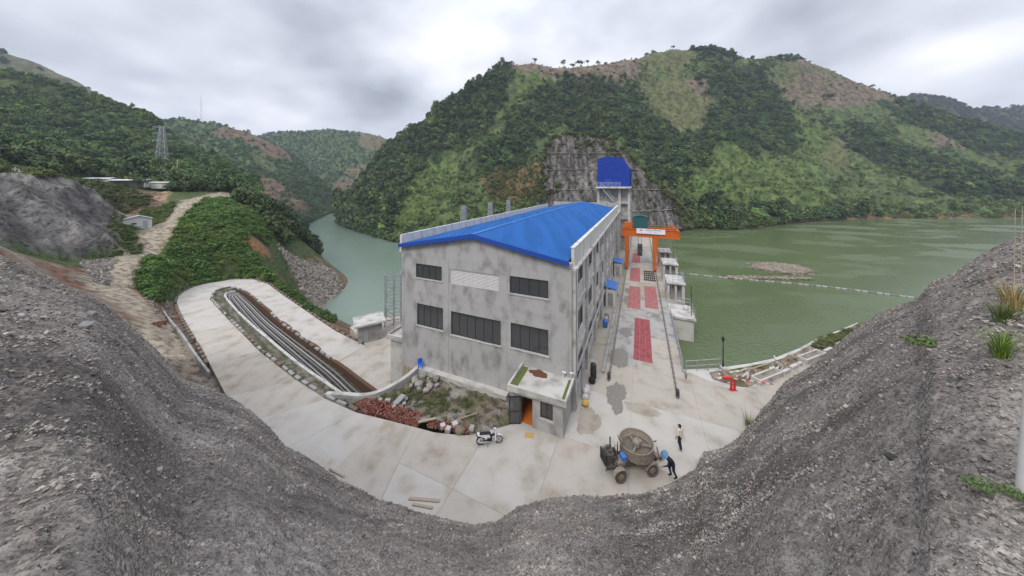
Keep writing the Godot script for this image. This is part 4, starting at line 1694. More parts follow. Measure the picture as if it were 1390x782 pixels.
func gantry_crane() -> void:
	var c := thing("gantry_crane", D(0, 0, 46), TURN, "orange gantry crane straddling the dam deck", "crane")
	var b: MB
	for t in [2.3, 7.75]:
		for s in [-1.6, 1.6]:
			b = MB.new()
			var x: float = t
			b.hexa([Vector3(x - 0.24, 0.55, s + 0.28), Vector3(x + 0.24, 0.55, s + 0.28), Vector3(x + 0.24, 0.55, s - 0.28), Vector3(x - 0.24, 0.55, s - 0.28), Vector3(x - 0.42, 7.0, s * 0.8 + 0.4), Vector3(x + 0.42, 7.0, s * 0.8 + 0.4), Vector3(x + 0.42, 7.0, s * 0.8 - 0.4), Vector3(x - 0.42, 7.0, s * 0.8 - 0.4)])
			obj("leg", b, M.orange, c)
		b = MB.new()
		b.box(Vector3(t, 0.62, 0), Vector3(0.55, 0.5, 5.0))
		b.box(Vector3(t, 3.2, 0), Vector3(0.3, 0.35, 2.8))
		obj("end_carriage", b, M.orange, c)
		for s in [-2.0, 2.0]:
			b = MB.new()
			b.tube(Vector3(t - 0.1, 0.44, s), Vector3(t + 0.1, 0.44, s), 0.25, 0.25, 14)
			obj("wheel", b, M.dark_steel, c)
	for s in [-1.35, 1.35]:
		b = MB.new()
		b.box(Vector3(6.8, 7.75, s), Vector3(10.8, 1.5, 0.5))
		b.box(Vector3(6.8, 8.54, s), Vector3(10.9, 0.1, 0.8))
		b.box(Vector3(6.8, 6.98, s), Vector3(10.9, 0.1, 0.8))
		for k in 9:
			b.box(Vector3(2.0 + k * 1.2, 7.75, s + 0.27), Vector3(0.07, 1.4, 0.07))
		obj("girder", b, M.orange, c)
	b = MB.new()
	for x in [1.5, 12.1]:
		b.box(Vector3(x, 7.75, 0), Vector3(0.3, 1.4, 2.3))
	b.box(Vector3(11.5, 7.0, 0), Vector3(1.4, 0.1, 4.2))
	obj("end_tie", b, M.orange, c)
	b = MB.new()
	railing(b, [Vector3(6.6, 8.6, 1.9), Vector3(11.4, 8.6, 1.9)], 0.9, 2, 1.2, 0.05)
	b.beam(Vector3(11.2, 9.5, 1.9), Vector3(12.4, 7.4, 1.9), 0.12, 0.14)
	b.beam(Vector3(10.8, 9.5, 1.9), Vector3(11.3, 8.6, 1.9), 0.08, 0.1)
	b.beam(Vector3(11.2, 9.5, -1.9), Vector3(12.4, 7.4, -1.9), 0.12, 0.14)
	obj("walkway_rail", b, M.orange, c)
	b = MB.new()
	b.box(Vector3(2.6, 9.2, 0.2), Vector3(1.6, 1.1, 1.6))
	b.box(Vector3(2.1, 8.9, 1.6), Vector3(1.0, 0.7, 0.3))
	obj("motor_box", b, M.orange, c)
	b = MB.new()
	b.extrude([Vector3(3.6, 8.7, 1.3), Vector3(6.4, 8.7, 1.3), Vector3(6.4, 11.0, 1.3), Vector3(5.0, 11.35, 1.3), Vector3(3.6, 11.0, 1.3)], Vector3(0, 0, -2.8))
	var tr := obj("trolley_house", b, M.green_box, c)
	tr.set_meta("label", "dark green trolley house")
	b = MB.new()
	b.obox(Vector3(4.3, 11.22, -0.1), Basis(Vector3.BACK, 0.245), Vector3(1.6, 0.06, 3.1))
	b.obox(Vector3(5.7, 11.22, -0.1), Basis(Vector3.BACK, -0.245), Vector3(1.6, 0.06, 3.1))
	obj("roof", b, M.green_box, tr)
	b = MB.new()
	b.box(Vector3(6.93, 8.2, 1.85), Vector3(5.4, 1.06, 0.05))
	var bn := obj("banner", b, M.banner, c)
	bn.set_meta("label", "white banner with blue lettering and a red emblem")
	b = MB.new()
	b.extrude([Vector3(4.75, 8.3, 1.88), Vector3(5.45, 8.3, 1.88), Vector3(5.25, 8.48, 1.88), Vector3(5.1, 8.56, 1.88), Vector3(4.95, 8.48, 1.88)], Vector3(0, 0, 0.012))
	obj("emblem", b, M.ink_red, bn)
	b = MB.new()
	var x := 5.95
	for k in 17:  # lettering too small in the photograph to read: short upright strokes
		var w: float = [0.11, 0.13, 0.1, 0.14][k % 4]
		b.box(Vector3(x + w / 2, 8.44, 1.885), Vector3(w * 0.55, 0.2, 0.012))
		b.box(Vector3(x + w / 2, 8.44 + (0.07 if k % 2 else -0.07), 1.886), Vector3(w, 0.05, 0.012))
		x += w + (0.07 if k % 5 == 3 else 0.045)
	obj("lettering", b, M.ink_blue, bn)
	b = MB.new()
	for q in [6.75, 6.95, 7.5, 7.85, 8.0]:
		b.box(Vector3(q, 8.08, 1.885), Vector3(0.07, 0.15, 0.012))
	obj("small_lettering", b, M.ink_dark, bn)
	b = MB.new()
	for q in [[4.6, 0.5], [5.2, 0.5], [4.6, -0.5], [5.2, -0.5]]:
		b.tube(Vector3(q[0], 9.0, q[1]), Vector3(q[0], 4.6, q[1]), 0.03, 0.03, 5)
	b.box(Vector3(4.9, 4.4, 0), Vector3(0.9, 0.5, 1.3))
	obj("hoist_block", b, M.dark_steel, c)
	b = MB.new()
	for q in [11.2, 11.9]:
		b.tube(Vector3(q, 7.0, 0.4), Vector3(q, -2.9, 0.4), 0.025, 0.025, 5)
	obj("hanging_cable", b, M.dark_steel, c)
	b = MB.new()
	for q in [8.35, 8.75]:
		b.tube(Vector3(q, 0.1, 1.9), Vector3(q - 0.4, 7.0, 1.6), 0.03, 0.03, 5)
	for k in 18:
		b.tube(Vector3(8.35 - k * 0.023, 0.4 + k * 0.37, 1.88 - k * 0.016), Vector3(8.75 - k * 0.023, 0.4 + k * 0.37, 1.88 - k * 0.016), 0.02, 0.02, 5)
	obj("ladder", b, M.orange, c)


func small_buildings() -> void:
	# gate hut in front of the powerhouse corner
	var a := thing("gate_hut", D(-3.9, 0, -2.6), TURN, "small flat-roofed grey hut with open door at the powerhouse corner", "hut")
	var b := MB.new()
	wall_panel(b, Vector3(0, 0, 0), Vector3.RIGHT, 3.85, -0.02, 2.5, Vector3(0, 0, -0.15), [[0.62, 1.55, -0.02, 2.1], [2.15, 3.1, 0.95, 2.15]])
	obj("front_wall", b, M.concrete, a)
	b = MB.new()
	b.box(Vector3(3.775, 1.24, -1.37), Vector3(0.15, 2.52, 2.44))
	b.box(Vector3(0.075, 1.24, -1.37), Vector3(0.15, 2.52, 2.44))
	obj("side_wall", b, M.concrete, a)
	b = MB.new()
	b.box(Vector3(1.92, 0.012, -1.37), Vector3(3.54, 0.02, 2.4))
	obj("floor", b, M.orange_floor, a)
	b = MB.new()
	b.box(Vector3(1.92, 2.62, -1.25), Vector3(4.5, 0.2, 3.35))
	obj("roof_slab", b, M.concrete_pale, a)
	b = MB.new()
	b.box(Vector3(1.92, 2.84, 0.33), Vector3(4.5, 0.24, 0.16))
	b.box(Vector3(-0.25, 2.84, -1.33), Vector3(0.16, 0.24, 3.16))
	b.box(Vector3(4.09, 2.84, -1.33), Vector3(0.16, 0.24, 3.16))
	obj("roof_kerb", b, M.concrete_pale, a)
	b = MB.new()
	b.box(Vector3(0.1, 2.728, -1.2), Vector3(0.5, 0.012, 2.6))
	b.box(Vector3(3.85, 2.728, -1.1), Vector3(0.25, 0.012, 2.4))
	obj("moss_strip", b, M.moss, a)
	b = MB.new()
	var ring := PackedVector2Array()
	var f := noise(5, 1.2, 4)
	for k in 44:
		var an := TAU * k / 44
		var d := 0.8 + 0.4 * f.get_noise_2d(cos(an) * 0.9, sin(an) * 0.9)
		ring.append(Vector2(1.35 + cos(an) * d * 0.95, -2.1 + sin(an) * d * 0.55))
	b.prism(ring, 2.7, 2.726)
	obj("rust_patch", b, M.rust_stain, a)
	b = MB.new()
	b.tube(Vector3(3.3, 2.72, -2.4), Vector3(3.3, 3.15, -2.4), 0.06, 0.06, 8)
	b.tube(Vector3(3.2, 3.15, -2.4), Vector3(3.5, 3.15, -2.4), 0.09, 0.09, 8)
	b.tube(Vector3(3.9, 2.72, -2.45), Vector3(3.9, 3.2, -2.45), 0.06, 0.06, 8)
	b.tube(Vector3(3.8, 3.2, -2.45), Vector3(4.1, 3.2, -2.45), 0.09, 0.09, 8)
	obj("roof_vent", b, M.white_paint, a)
	window(a, Vector3(2.15, 0.95, 0), 0, 0.95, 1.2, 2)
	var dl := Node3D.new()
	dl.name = "door"
	a.add_child(dl)
	dl.position = Vector3(0.62, 0, 0.0)
	dl.rotation.y = -2.7
	dl.set_meta("label", "open glazed metal door leaf")
	b = MB.new()
	for q in [[0.04, 1.05, 0.08, 2.1], [0.86, 1.05, 0.08, 2.1], [0.45, 0.05, 0.9, 0.1], [0.45, 2.05, 0.9, 0.1], [0.45, 0.95, 0.9, 0.09]]:
		b.box(Vector3(q[0], q[1], 0), Vector3(q[2], q[3], 0.05))
	obj("door_frame", b, M.frame_dark, dl)
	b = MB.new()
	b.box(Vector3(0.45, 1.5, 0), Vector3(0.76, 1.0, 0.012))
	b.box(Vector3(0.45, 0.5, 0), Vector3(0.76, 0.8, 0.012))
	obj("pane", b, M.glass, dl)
	var mat_ := MB.new()
	mat_.cbox(Vector3.ZERO, Vector3(0.62, 0.03, 0.42), 0.01)
	var rag := one("door_rag", mat_, M.sack_tan, "brown rag lying on the ground before the hut door", "rag")
	rag.position = D(-2.35, 0.018, -3.3)
	rag.rotation.y = TURN + 0.3

	# guard cabin on the lower apron
	a = thing("pump_cabin", Vector3(-20.0, -3.5, -41.3), 0.55, "small concrete cabin with overhanging flat roof on the lower apron", "cabin")
	b = MB.new()
	wall_panel(b, Vector3(-1.45, 0, 1.3), Vector3.RIGHT, 2.9, -0.02, 2.35, Vector3(0, 0, -0.15), [[0.5, 1.2, -0.02, 1.7]])
	b.box(Vector3(1.375, 1.165, -0.08), Vector3(0.15, 2.37, 2.44))
	b.box(Vector3(-1.375, 1.165, -0.08), Vector3(0.15, 2.37, 2.44))
	b.box(Vector3(0, 1.165, -1.38), Vector3(2.9, 2.37, 0.15))
	obj("walls", b, M.concrete_old, a)
	b = MB.new()
	b.box(Vector3(-0.6, 0.85, 1.2), Vector3(0.68, 1.68, 0.05))
	obj("door", b, M.steel, a)
	b = MB.new()
	b.cbox(Vector3(0, 2.47, 0), Vector3(3.9, 0.2, 3.5), 0.03)
	obj("roof_slab", b, M.concrete_pale, a)
	b = MB.new()
	b.box(Vector3(0, 2.6, 1.68), Vector3(3.9, 0.1, 0.12))
	b.box(Vector3(0, 2.6, -1.68), Vector3(3.9, 0.1, 0.12))
	b.box(Vector3(1.88, 2.6, 0), Vector3(0.12, 0.1, 3.24))
	b.box(Vector3(-1.88, 2.6, 0), Vector3(0.12, 0.1, 3.24))
	obj("roof_rim", b, M.concrete_pale, a)

	# white shed by the track
	var gy := bank_height(-76.5, -60.0)
	a = thing("white_shed", Vector3(-77.0, gy - 0.1, -60.5), 0.95, "small white shed with grey sheet roof beside the dirt track", "shed")
	b = MB.new()
	b.extrude([Vector3(-2.6, -0.4, 1.9), Vector3(2.6, -0.4, 1.9), Vector3(2.6, 2.3, 1.9), Vector3(0.4, 3.1, 1.9), Vector3(-2.6, 2.2, 1.9)], Vector3(0, 0, -3.8))
	obj("walls", b, M.white_paint, a)
	b = MB.new()
	b.obox(Vector3(-1.3, 2.74, 0), Basis(Vector3.BACK, 0.29), Vector3(3.6, 0.07, 4.5))
	b.obox(Vector3(1.6, 2.76, 0), Basis(Vector3.BACK, -0.35), Vector3(2.6, 0.07, 4.5))
	obj("roof", b, M.steel, a)
	b = MB.new()
	b.box(Vector3(1.4, 0.8, 1.93), Vector3(0.85, 1.9, 0.06))
	obj("door", b, M.steel, a)
	b = MB.new()
	b.box(Vector3(-0.6, 1.1, 1.93), Vector3(0.9, 0.4, 0.06))
	obj("window", b, M.frame_dark, a)
	b = MB.new()
	b.box(Vector3(-2.63, 1.45, 0.2), Vector3(0.06, 1.0, 2.6))
	obj("shutter", b, M.concrete_old, a)
	a.scale = Vector3.ONE * 0.72

	# long sheet-roofed sheds on the terrace
	for k in 3:
		var q: Array = [[-128.0, 17.9, -88.5, 12.0, 4.0, 2.2, "long grey-white shed on the terrace, leftmost of the three"], [-117.5, 17.6, -91.0, 8.0, 3.4, 2.0, "open-fronted shed with pale roof in the middle of the terrace"], [-110.0, 17.2, -92.5, 3.4, 2.6, 1.7, "small white box-like shed at the terrace's right end"]][k]
		a = thing("terrace_shed", Vector3(q[0], q[1] - 0.6, q[2]), 0.35, q[6], "shed", "sheds on the terrace")
		b = MB.new()
		b.box(Vector3(0, q[5] / 2, -q[4] / 2 + 0.1), Vector3(q[3], q[5], 0.2))
		b.box(Vector3(-q[3] / 2 + 0.1, q[5] / 2, 0.1), Vector3(0.2, q[5], q[4] - 0.2))
		b.box(Vector3(q[3] / 2 - 0.1, q[5] / 2, 0.1), Vector3(0.2, q[5], q[4] - 0.2))
		if k != 1:
			b.box(Vector3(0, q[5] / 2, q[4] / 2 - 0.1), Vector3(q[3] - 0.4, q[5], 0.2))
		obj("walls", b, M.plaster if k else M.concrete_pale, a)
		b = MB.new()
		b.obox(Vector3(0, q[5] + 0.3, q[4] * 0.27), Basis(Vector3.RIGHT, 0.17), Vector3(q[3] + 0.8, 0.08, q[4] * 0.62))
		b.obox(Vector3(0, q[5] + 0.3, -q[4] * 0.27), Basis(Vector3.RIGHT, -0.17), Vector3(q[3] + 0.8, 0.08, q[4] * 0.62))
		obj("roof", b, M.white_paint, a)


# ---------------------------------------------------------------- vegetation
func crown(seed_: int, lobes: int, leaves: int, size: float, tall: float, trunk := false) -> MB:  # about one metre in radius, standing on y = 0
	var r := RandomNumberGenerator.new()
	r.seed = seed_
	var b := MB.new()
	var cs := []
	for k in lobes:
		var a := TAU * k / lobes + r.randf() * 0.8
		var d := 0.0 if k == 0 else r.randf_range(0.3, 0.62)
		cs.append([Vector3(cos(a) * d, (0.55 + r.randf() * 0.75) * tall, sin(a) * d), r.randf_range(0.34, 0.58)])
	cs[0][0].y = 1.25 * tall
	for k in leaves:
		var c: Array = cs[r.randi() % lobes]
		var n := Vector3(r.randfn(), r.randfn() * 0.9 + 0.35, r.randfn()).normalized()
		var p: Vector3 = c[0] + n * Vector3(1, tall * 0.8, 1) * c[1] * r.randf_range(0.7, 1.08)
		if p.y < 0.02:
			p.y = r.randf() * 0.3
		var al := Vector3(r.randfn(), r.randfn() * 0.6 - 0.2, r.randfn()).normalized()
		var nn := (n + Vector3(r.randfn(), r.randfn() + 0.4, r.randfn()) * 0.45).normalized()
		al = (al - nn * al.dot(nn)).normalized()
		var t := r.randf_range(0.72, 1.28)
		b.col = Color(t * r.randf_range(0.9, 1.15), t, t * r.randf_range(0.75, 1.05))
		b.leaf(p - al * size * 0.5, nn, al, size * r.randf_range(0.7, 1.3), size * r.randf_range(0.5, 0.85), n * 0.5)
	if trunk:
		b.col = Color(1.6, 1.0, 1.3)
		b.tube(Vector3(0, -0.4, 0), Vector3(0, 1.0 * tall, 0), 0.07, 0.035, 5, false)
	return b


func tuft(seed_: int, blades: int, w: float, droop: float) -> MB:  # grass clump, one metre tall
	var r := RandomNumberGenerator.new()
	r.seed = seed_
	var b := MB.new()
	for k in blades:
		var a := r.randf() * TAU
		var out := Vector3(cos(a), 0, sin(a))
		var side := Vector3(-out.z, 0, out.x)
		var l := r.randf_range(0.5, 1.0)
		var p := out * r.randf() * 0.18
		var lean := r.randf_range(0.15, droop)
		var t := r.randf_range(0.75, 1.25)
		b.col = Color(t, t, t * 0.9)
		var prev := p
		for s in 3:
			var f := (s + 1) / 3.0
			var q := p + Vector3(0, l * f * (1.0 - lean * f * 0.4), 0) + out * lean * l * f * f
			var w0 := w * (1.0 - s / 3.0)
			var w1 := w * (1.0 - f)
			b.quad(prev - side * w0, prev + side * w0, q + side * w1, q - side * w1)
			prev = q
	return b


func stand(n: Vector3, p: Vector3, s: Vector3, r: RandomNumberGenerator) -> Transform3D:
	return Transform3D(Basis(Vector3.UP, r.randf() * TAU).scaled_local(s), p - Vector3(0, 0.12 * s.y, 0))


func forest(called: String, label: String, land: Land, count: int, seed_: int, keep: Callable, sizes: Callable) -> void:
	var r := RandomNumberGenerator.new()
	r.seed = seed_
	var where := [[], [], []]
	var tint := [[], [], []]
	for k in count:
		var u := r.randf() * land.us
		var v := r.randf()
		var z: Array = keep.call(u, v, r)
		if r.randf() > z[0]:
			continue
		var a := land.at(u, v)
		var s: float = sizes.call(z, r)
		var kind: int = r.randi() % 3
		where[kind].append(stand(a[1], a[0], Vector3(s, s * r.randf_range(0.65, 1.2) * (1.5 if r.randf() < 0.12 else 1.0), s), r))
		var c: Color = z[1]
		tint[kind].append(c * Color(r.randf_range(0.85, 1.2), 1.0, r.randf_range(0.8, 1.15)) * r.randf_range(0.55, 1.5))
	for k in 3:
		if where[k].size():
			scatter(called, crowns[k], M.leaf, where[k], tint[k], label + ["", ", mingled with a second kind of crown", ", mingled with a third kind of crown"][k], "woodland")


var crowns := []


func vegetation() -> void:
	crowns = [crown(1, 6, 170, 0.34, 1.0).mesh(), crown(2, 5, 150, 0.36, 1.25, true).mesh(), crown(3, 7, 180, 0.3, 0.85).mesh()]
	var patchy := noise(102, 0.9, 3)
	forest("hill_woodland", "dark green woodland and scrub on the hill over the reservoir", lands.main, 46000, 5, func(u: float, v: float, r: RandomNumberGenerator) -> Array:
		var z := zone(u + r.randfn() * 0.08, v + r.randfn() * 0.012)
		var p := patchy.get_noise_2d(u * 1.7, v * 9.0)
		match z:
			"forest" when p < -0.22:
				return [0.5, Color(0.085, 0.14, 0.048), 0.4]
			"forest":
				return [0.75, Color(0.054, 0.096, 0.038).lerp(Color(0.095, 0.145, 0.045), clampf(p * 2.5 + 0.1, 0, 1)) * (1.4 if r.randf() < 0.2 else 0.9), 1.0]
			"scrub":
				return [0.5 + p * 0.9, Color(0.115, 0.17, 0.06), 0.6 if p > 0.1 or r.randf() < 0.2 else 0.3]
			"bright":
				return [0.6 + p * 0.6, Color(0.13, 0.19, 0.06), 0.22 if r.randf() < 0.85 else 0.55]
			"dry":
				return [0.7, Color(0.15, 0.13, 0.05) if r.randf() < 0.6 else Color(0.08, 0.12, 0.04), 0.5]
			"olive":
				return [0.25, Color(0.11, 0.125, 0.055), 0.22]
		return [0.08, Color(0.08, 0.12, 0.04), 0.4],
		func(z: Array, r: RandomNumberGenerator) -> float: return z[2] * r.randf_range(1.5, 3.4) * (1.5 if r.randf() < 0.08 else 1.0))
	forest("left_woodland", "green plantation trees on the hill to the left", lands.left, 7500, 6, func(u: float, v: float, r: RandomNumberGenerator) -> Array:
		var p := patchy.get_noise_2d(u * 1.3 + 20.0, v * 5.0)
		if p < -0.22 and v > 0.45:
			return [0.35, Color(0.1, 0.14, 0.055), 0.6]
		return [1.0, Color(0.08, 0.14, 0.05).lerp(Color(0.13, 0.195, 0.058), smoothstep(-0.1, 0.3, p)) if u > 1.2 or v > 0.5 else Color(0.105, 0.15, 0.05), 0.85],
		func(z: Array, r: RandomNumberGenerator) -> float: return z[2] * r.randf_range(1.3, 2.6))
	forest("far_left_woodland", "dark trees high on the far left hill", lands.far_left, 1500, 8, func(u: float, v: float, r: RandomNumberGenerator) -> Array:
		return [0.9 if v < 0.55 or (u < 1.8 and v > 0.78) else 0.06, Color(0.05, 0.08, 0.04), 1.0], func(z: Array, r: RandomNumberGenerator) -> float: return r.randf_range(2.2, 4.2))
	forest("valley_woodland", "young trees on the valley hill downstream", lands.valley, 11000, 9, func(u: float, v: float, r: RandomNumberGenerator) -> Array:
		var bare := inside(Vector2(u, v), [PackedVector2Array([Vector2(1.6, 0.8), Vector2(2.4, 1.05), Vector2(4.2, 1.05), Vector2(4.6, 0.85), Vector2(3.3, 0.72), Vector2(2.5, 0.85)]), PackedVector2Array([Vector2(2.3, 0.1), Vector2(2.9, 0.48), Vector2(3.6, 0.4), Vector2(4.7, 0.16), Vector2(4.2, 0.06)]), PackedVector2Array([Vector2(2.4, 0.72), Vector2(3.4, 0.7), Vector2(4.0, 0.5), Vector2(3.0, 0.55)])])
		return [0.06 if bare else 0.6, Color(0.085, 0.145, 0.06), 1.0], func(z: Array, r: RandomNumberGenerator) -> float: return r.randf_range(0.8, 1.9) * (1.7 if r.randf() < 0.1 else 1.0))
	forest("head_woodland", "green plantation on the hill at the head of the valley", lands.head, 9000, 10, func(u: float, v: float, r: RandomNumberGenerator) -> Array:
		var bare := inside(Vector2(u, v), [PackedVector2Array([Vector2(2.6, 0.02), Vector2(2.5, 0.34), Vector2(3.6, 0.4), Vector2(4.4, 0.3), Vector2(4.4, 0.02)]), PackedVector2Array([Vector2(2.7, 0.4), Vector2(3.0, 0.58), Vector2(3.5, 0.62), Vector2(3.9, 0.42)]), PackedVector2Array([Vector2(3.2, 0.8), Vector2(3.3, 1.1), Vector2(5.0, 1.1), Vector2(5.0, 0.75), Vector2(4.2, 0.7)])])
		return [0.04 if bare else 0.5, Color(0.085, 0.14, 0.06), 1.0], func(z: Array, r: RandomNumberGenerator) -> float: return r.randf_range(1.2, 2.6))
	forest("far_right_woodland", "blue-green trees on the distant hills at right", lands.far_right, 2200, 11, func(u: float, v: float, r: RandomNumberGenerator) -> Array:
		return [0.85 if v > 0.45 or u > 2.6 else 0.15, Color(0.055, 0.085, 0.05), 1.0], func(z: Array, r: RandomNumberGenerator) -> float: return r.randf_range(2.4, 4.6))
	forest("cut_scrub", "weeds on the ledges of the rock cut", lands.cut, 1500, 12, func(u: float, v: float, r: RandomNumberGenerator) -> Array:
		return [0.9 if v > 0.86 + 0.3 * patchy.get_noise_2d(u * 3.0, 7.0) or u < 0.45 + patchy.get_noise_2d(3.0, v * 6.0) or u > 5.3 else (0.25 if absf(v - 0.45) < 0.03 else 0.015), Color(0.1, 0.125, 0.05), 1.0], func(z: Array, r: RandomNumberGenerator) -> float: return r.randf_range(0.6, 1.8))

	# left bank: leafy cover on the mound, bushes by the river, trees down to the water
	var bush := [crown(21, 7, 230, 0.2, 0.6).mesh(), crown(22, 6, 220, 0.22, 0.75).mesh()]
	var r2 := RandomNumberGenerator.new()
	r2.seed = 77
	var beds := [
		["mound_cover", "bright green creepers and bushes covering the mound", PackedVector2Array([Vector2(-52.5, -43), Vector2(-58, -45.5), Vector2(-63.5, -51), Vector2(-70, -61.5), Vector2(-80.5, -75), Vector2(-88, -85), Vector2(-74, -84), Vector2(-64, -78), Vector2(-60.8, -73.5), Vector2(-62.2, -69), Vector2(-59.0, -66), Vector2(-51.0, -64), Vector2(-53.0, -58), Vector2(-56, -56), Vector2(-56, -52), Vector2(-54.5, -46.6)]), 6600, 0.35, 0.85, Color(0.085, 0.16, 0.04)],
		["river_bushes", "green bushes between the lower road leg and the river", PackedVector2Array([Vector2(-52.5, -64), Vector2(-47, -59.5), Vector2(-38, -53), Vector2(-29, -47), Vector2(-30, -50), Vector2(-36, -55), Vector2(-43, -61), Vector2(-50, -66.5)]), 520, 0.4, 0.85, Color(0.065, 0.12, 0.035)],
		["track_grass_cover", "low green weeds around the white shed", PackedVector2Array([Vector2(-66.8, -49), Vector2(-68.5, -55), Vector2(-75, -58), Vector2(-78, -66), Vector2(-88, -77), Vector2(-92, -80), Vector2(-90, -72), Vector2(-82, -63), Vector2(-77, -56), Vector2(-69, -51)]), 900, 0.25, 0.5, Color(0.09, 0.14, 0.04)],
		["bank_trees_cover", "dark trees leaning over the river on the left bank", PackedVector2Array([Vector2(-70, -82), Vector2(-63, -80), Vector2(-66, -90), Vector2(-71, -103), Vector2(-74, -112), Vector2(-84, -128), Vector2(-106, -140), Vector2(-112, -125), Vector2(-98, -108), Vector2(-90, -97), Vector2(-82, -88)]), 620, 1.2, 2.6, Color(0.055, 0.09, 0.038)],
		["terrace_bushes", "dark bushes on the slope below the terrace sheds", PackedVector2Array([Vector2(-84, -62), Vector2(-92, -74), Vector2(-98, -80), Vector2(-112, -84), Vector2(-118, -76), Vector2(-100, -64), Vector2(-90, -57)]), 500, 0.5, 1.1, Color(0.075, 0.1, 0.04)],
		["terrace_wood", "mixed trees and scrub around the terrace sheds and poles", PackedVector2Array([Vector2(-93, -102), Vector2(-98, -92), Vector2(-112, -94), Vector2(-125, -94), Vector2(-128, -88), Vector2(-126, -80), Vector2(-149, -78), Vector2(-149, -110), Vector2(-130, -135), Vector2(-108, -138), Vector2(-98, -120)]), 1300, 0.9, 2.2, Color(0.06, 0.098, 0.04)],
		["upper_left_scrub", "green scrub along the top of the left cliff", PackedVector2Array([Vector2(-82, -51), Vector2(-84, -57), Vector2(-95, -62), Vector2(-110, -72), Vector2(-124, -80), Vector2(-149, -80), Vector2(-149, -22), Vector2(-95, -22), Vector2(-88, -42)]), 2600, 0.5, 1.4, Color(0.1, 0.13, 0.045)],
	]
	var lane := road_centre().map(func(p): return Vector2(p.x, p.z))
	var mix := noise(151, 0.22, 3)
	for q in beds:
		var lo := Vector2(1e9, 1e9)
		var hi := -lo
		for p in q[2]:
			lo = lo.min(p)
			hi = hi.max(p)
		var where := [[], []]
		var tint := [[], []]
		var got := 0
		while got < q[3]:
			var p := Vector2(r2.randf_range(lo.x, hi.x), r2.randf_range(lo.y, hi.y))
			if not Geometry2D.is_point_in_polygon(p, q[2]):
				continue
			got += 1
			var clear := true
			for j in lane.size() - 1:
				if p.distance_to(Geometry2D.get_closest_point_to_segment(p, lane[j], lane[j + 1])) < 3.2:
					clear = false
			if not clear:
				continue
			var y := bank_height(p.x, p.y)
			if y < -13.2:
				continue
			var w := mix.get_noise_2d(p.x, p.y)
			if w < -0.33 and q[5] < 1.5:
				continue
			var s := r2.randf_range(q[4], q[5]) * (1.0 + 0.7 * w) * (1.7 if r2.randf() < 0.04 else 1.0)
			var k := r2.randi() % 2
			where[k].append(stand(Vector3.UP, Vector3(p.x, y, p.y), Vector3(s, s * r2.randf_range(0.8, 1.3), s), r2))
			var c: Color = q[6]
			c = c.lerp(c * Color(1.55, 1.25, 1.1), clampf(0.5 - w * 2.2, 0.0, 1.0))
			tint[k].append(c * r2.randf_range(0.65, 1.4))
		for k in 2:
			scatter(q[0], bush[k] if q[5] < 1.5 else crowns[k], M.leaf, where[k], tint[k], q[1] + ["", ", with leafier crowns between"][k], "bushes")

	# trees that stand alone: along the skyline and on the open slopes
	var shapes := [crown(31, 5, 130, 0.34, 0.8), crown(32, 6, 140, 0.32, 0.95), crown(33, 4, 110, 0.36, 0.75)]
	var lone := [
		["main", 5.85, 1.0, 2.6, 6.5, "lone round-topped tree on the ridge, left of the ridge grove"],
		["main", 6.6, 1.0, 3.0, 5.0, "leftmost tree of the ridge grove"], ["main", 6.85, 1.0, 2.6, 5.5, "second tree of the ridge grove"], ["main", 7.0, 1.0, 3.0, 6.5, "third and tallest tree of the ridge grove"],
		["main", 7.1, 1.0, 2.8, 6.0, "fourth tree of the ridge grove"], ["main", 7.25, 1.0, 2.6, 5.5, "rightmost tree of the ridge grove"],
		["main", 13.75, 0.79, 3.6, 3.0, "larger of two dark trees on the brown field"], ["main", 13.6, 0.775, 2.4, 2.2, "smaller of two dark trees on the brown field"], ["main", 13.6, 0.62, 4.0, 2.0, "dark round tree below the brown field"], ["main", 13.35, 0.645, 2.4, 1.6, "small dark tree up-slope of the round tree"],
		["main", 5.05, 1.0, 3.2, 5.0, "spindly tree at the left end of the ridge"], ["main", 9.6, 1.0, 2.0, 4.0, "small tree left of the summit"], ["main", 14.6, 1.0, 2.2, 4.5, "small tree on the right-hand skyline shoulder"], ["main", 15.4, 1.0, 2.6, 4.0, "tree at the low right end of the skyline"],
		["left", 4.6, 1.0, 1.8, 3.4, "tiny lone tree on the left hill's skyline"],
	]
	for k in lone.size():
		var q: Array = lone[k].duplicate()
		q[3] *= 1.45
		q[4] *= 1.45
		var a: Array = lands[q[0]].at(q[1], q[2])
		var t := thing("lone_tree", a[0] - Vector3(0, 0.6, 0), k * 1.3, q[5], "tree", "trees standing alone on the hills")
		var b := MB.new()
		b.tube(Vector3.ZERO, Vector3(0.15, q[4] * 0.6, 0), 0.26, 0.18, 6)
		b.tube(Vector3(0.15, q[4] * 0.6, 0), Vector3(-0.1, q[4] * 1.1, 0.1), 0.18, 0.1, 6)
		for j in 4:
			var an := TAU * j / 4 + k
			b.tube(Vector3(0.1, q[4] * 0.75, 0), Vector3(cos(an) * q[3] * 0.5, q[4] + q[3] * 0.4, sin(an) * q[3] * 0.5), 0.1, 0.04, 5)
		obj("trunk", b, M.bark, t)
		var c := MB.new()
		var src: MB = shapes[k % 3]
		c.v = src.v.duplicate()
		c.n = src.n
		c.i = src.i
		for j in src.c.size():
			c.c.append(src.c[j] * Color(0.055, 0.085, 0.04))
		for j in c.v.size():
			c.v[j] = c.v[j] * float(q[3]) + Vector3(0, q[4] * 0.62, 0)
		obj("crown", c, M.leaf, t)
	# nearer trees on the left bank
	var near := crown(41, 9, 520, 0.17, 0.8)
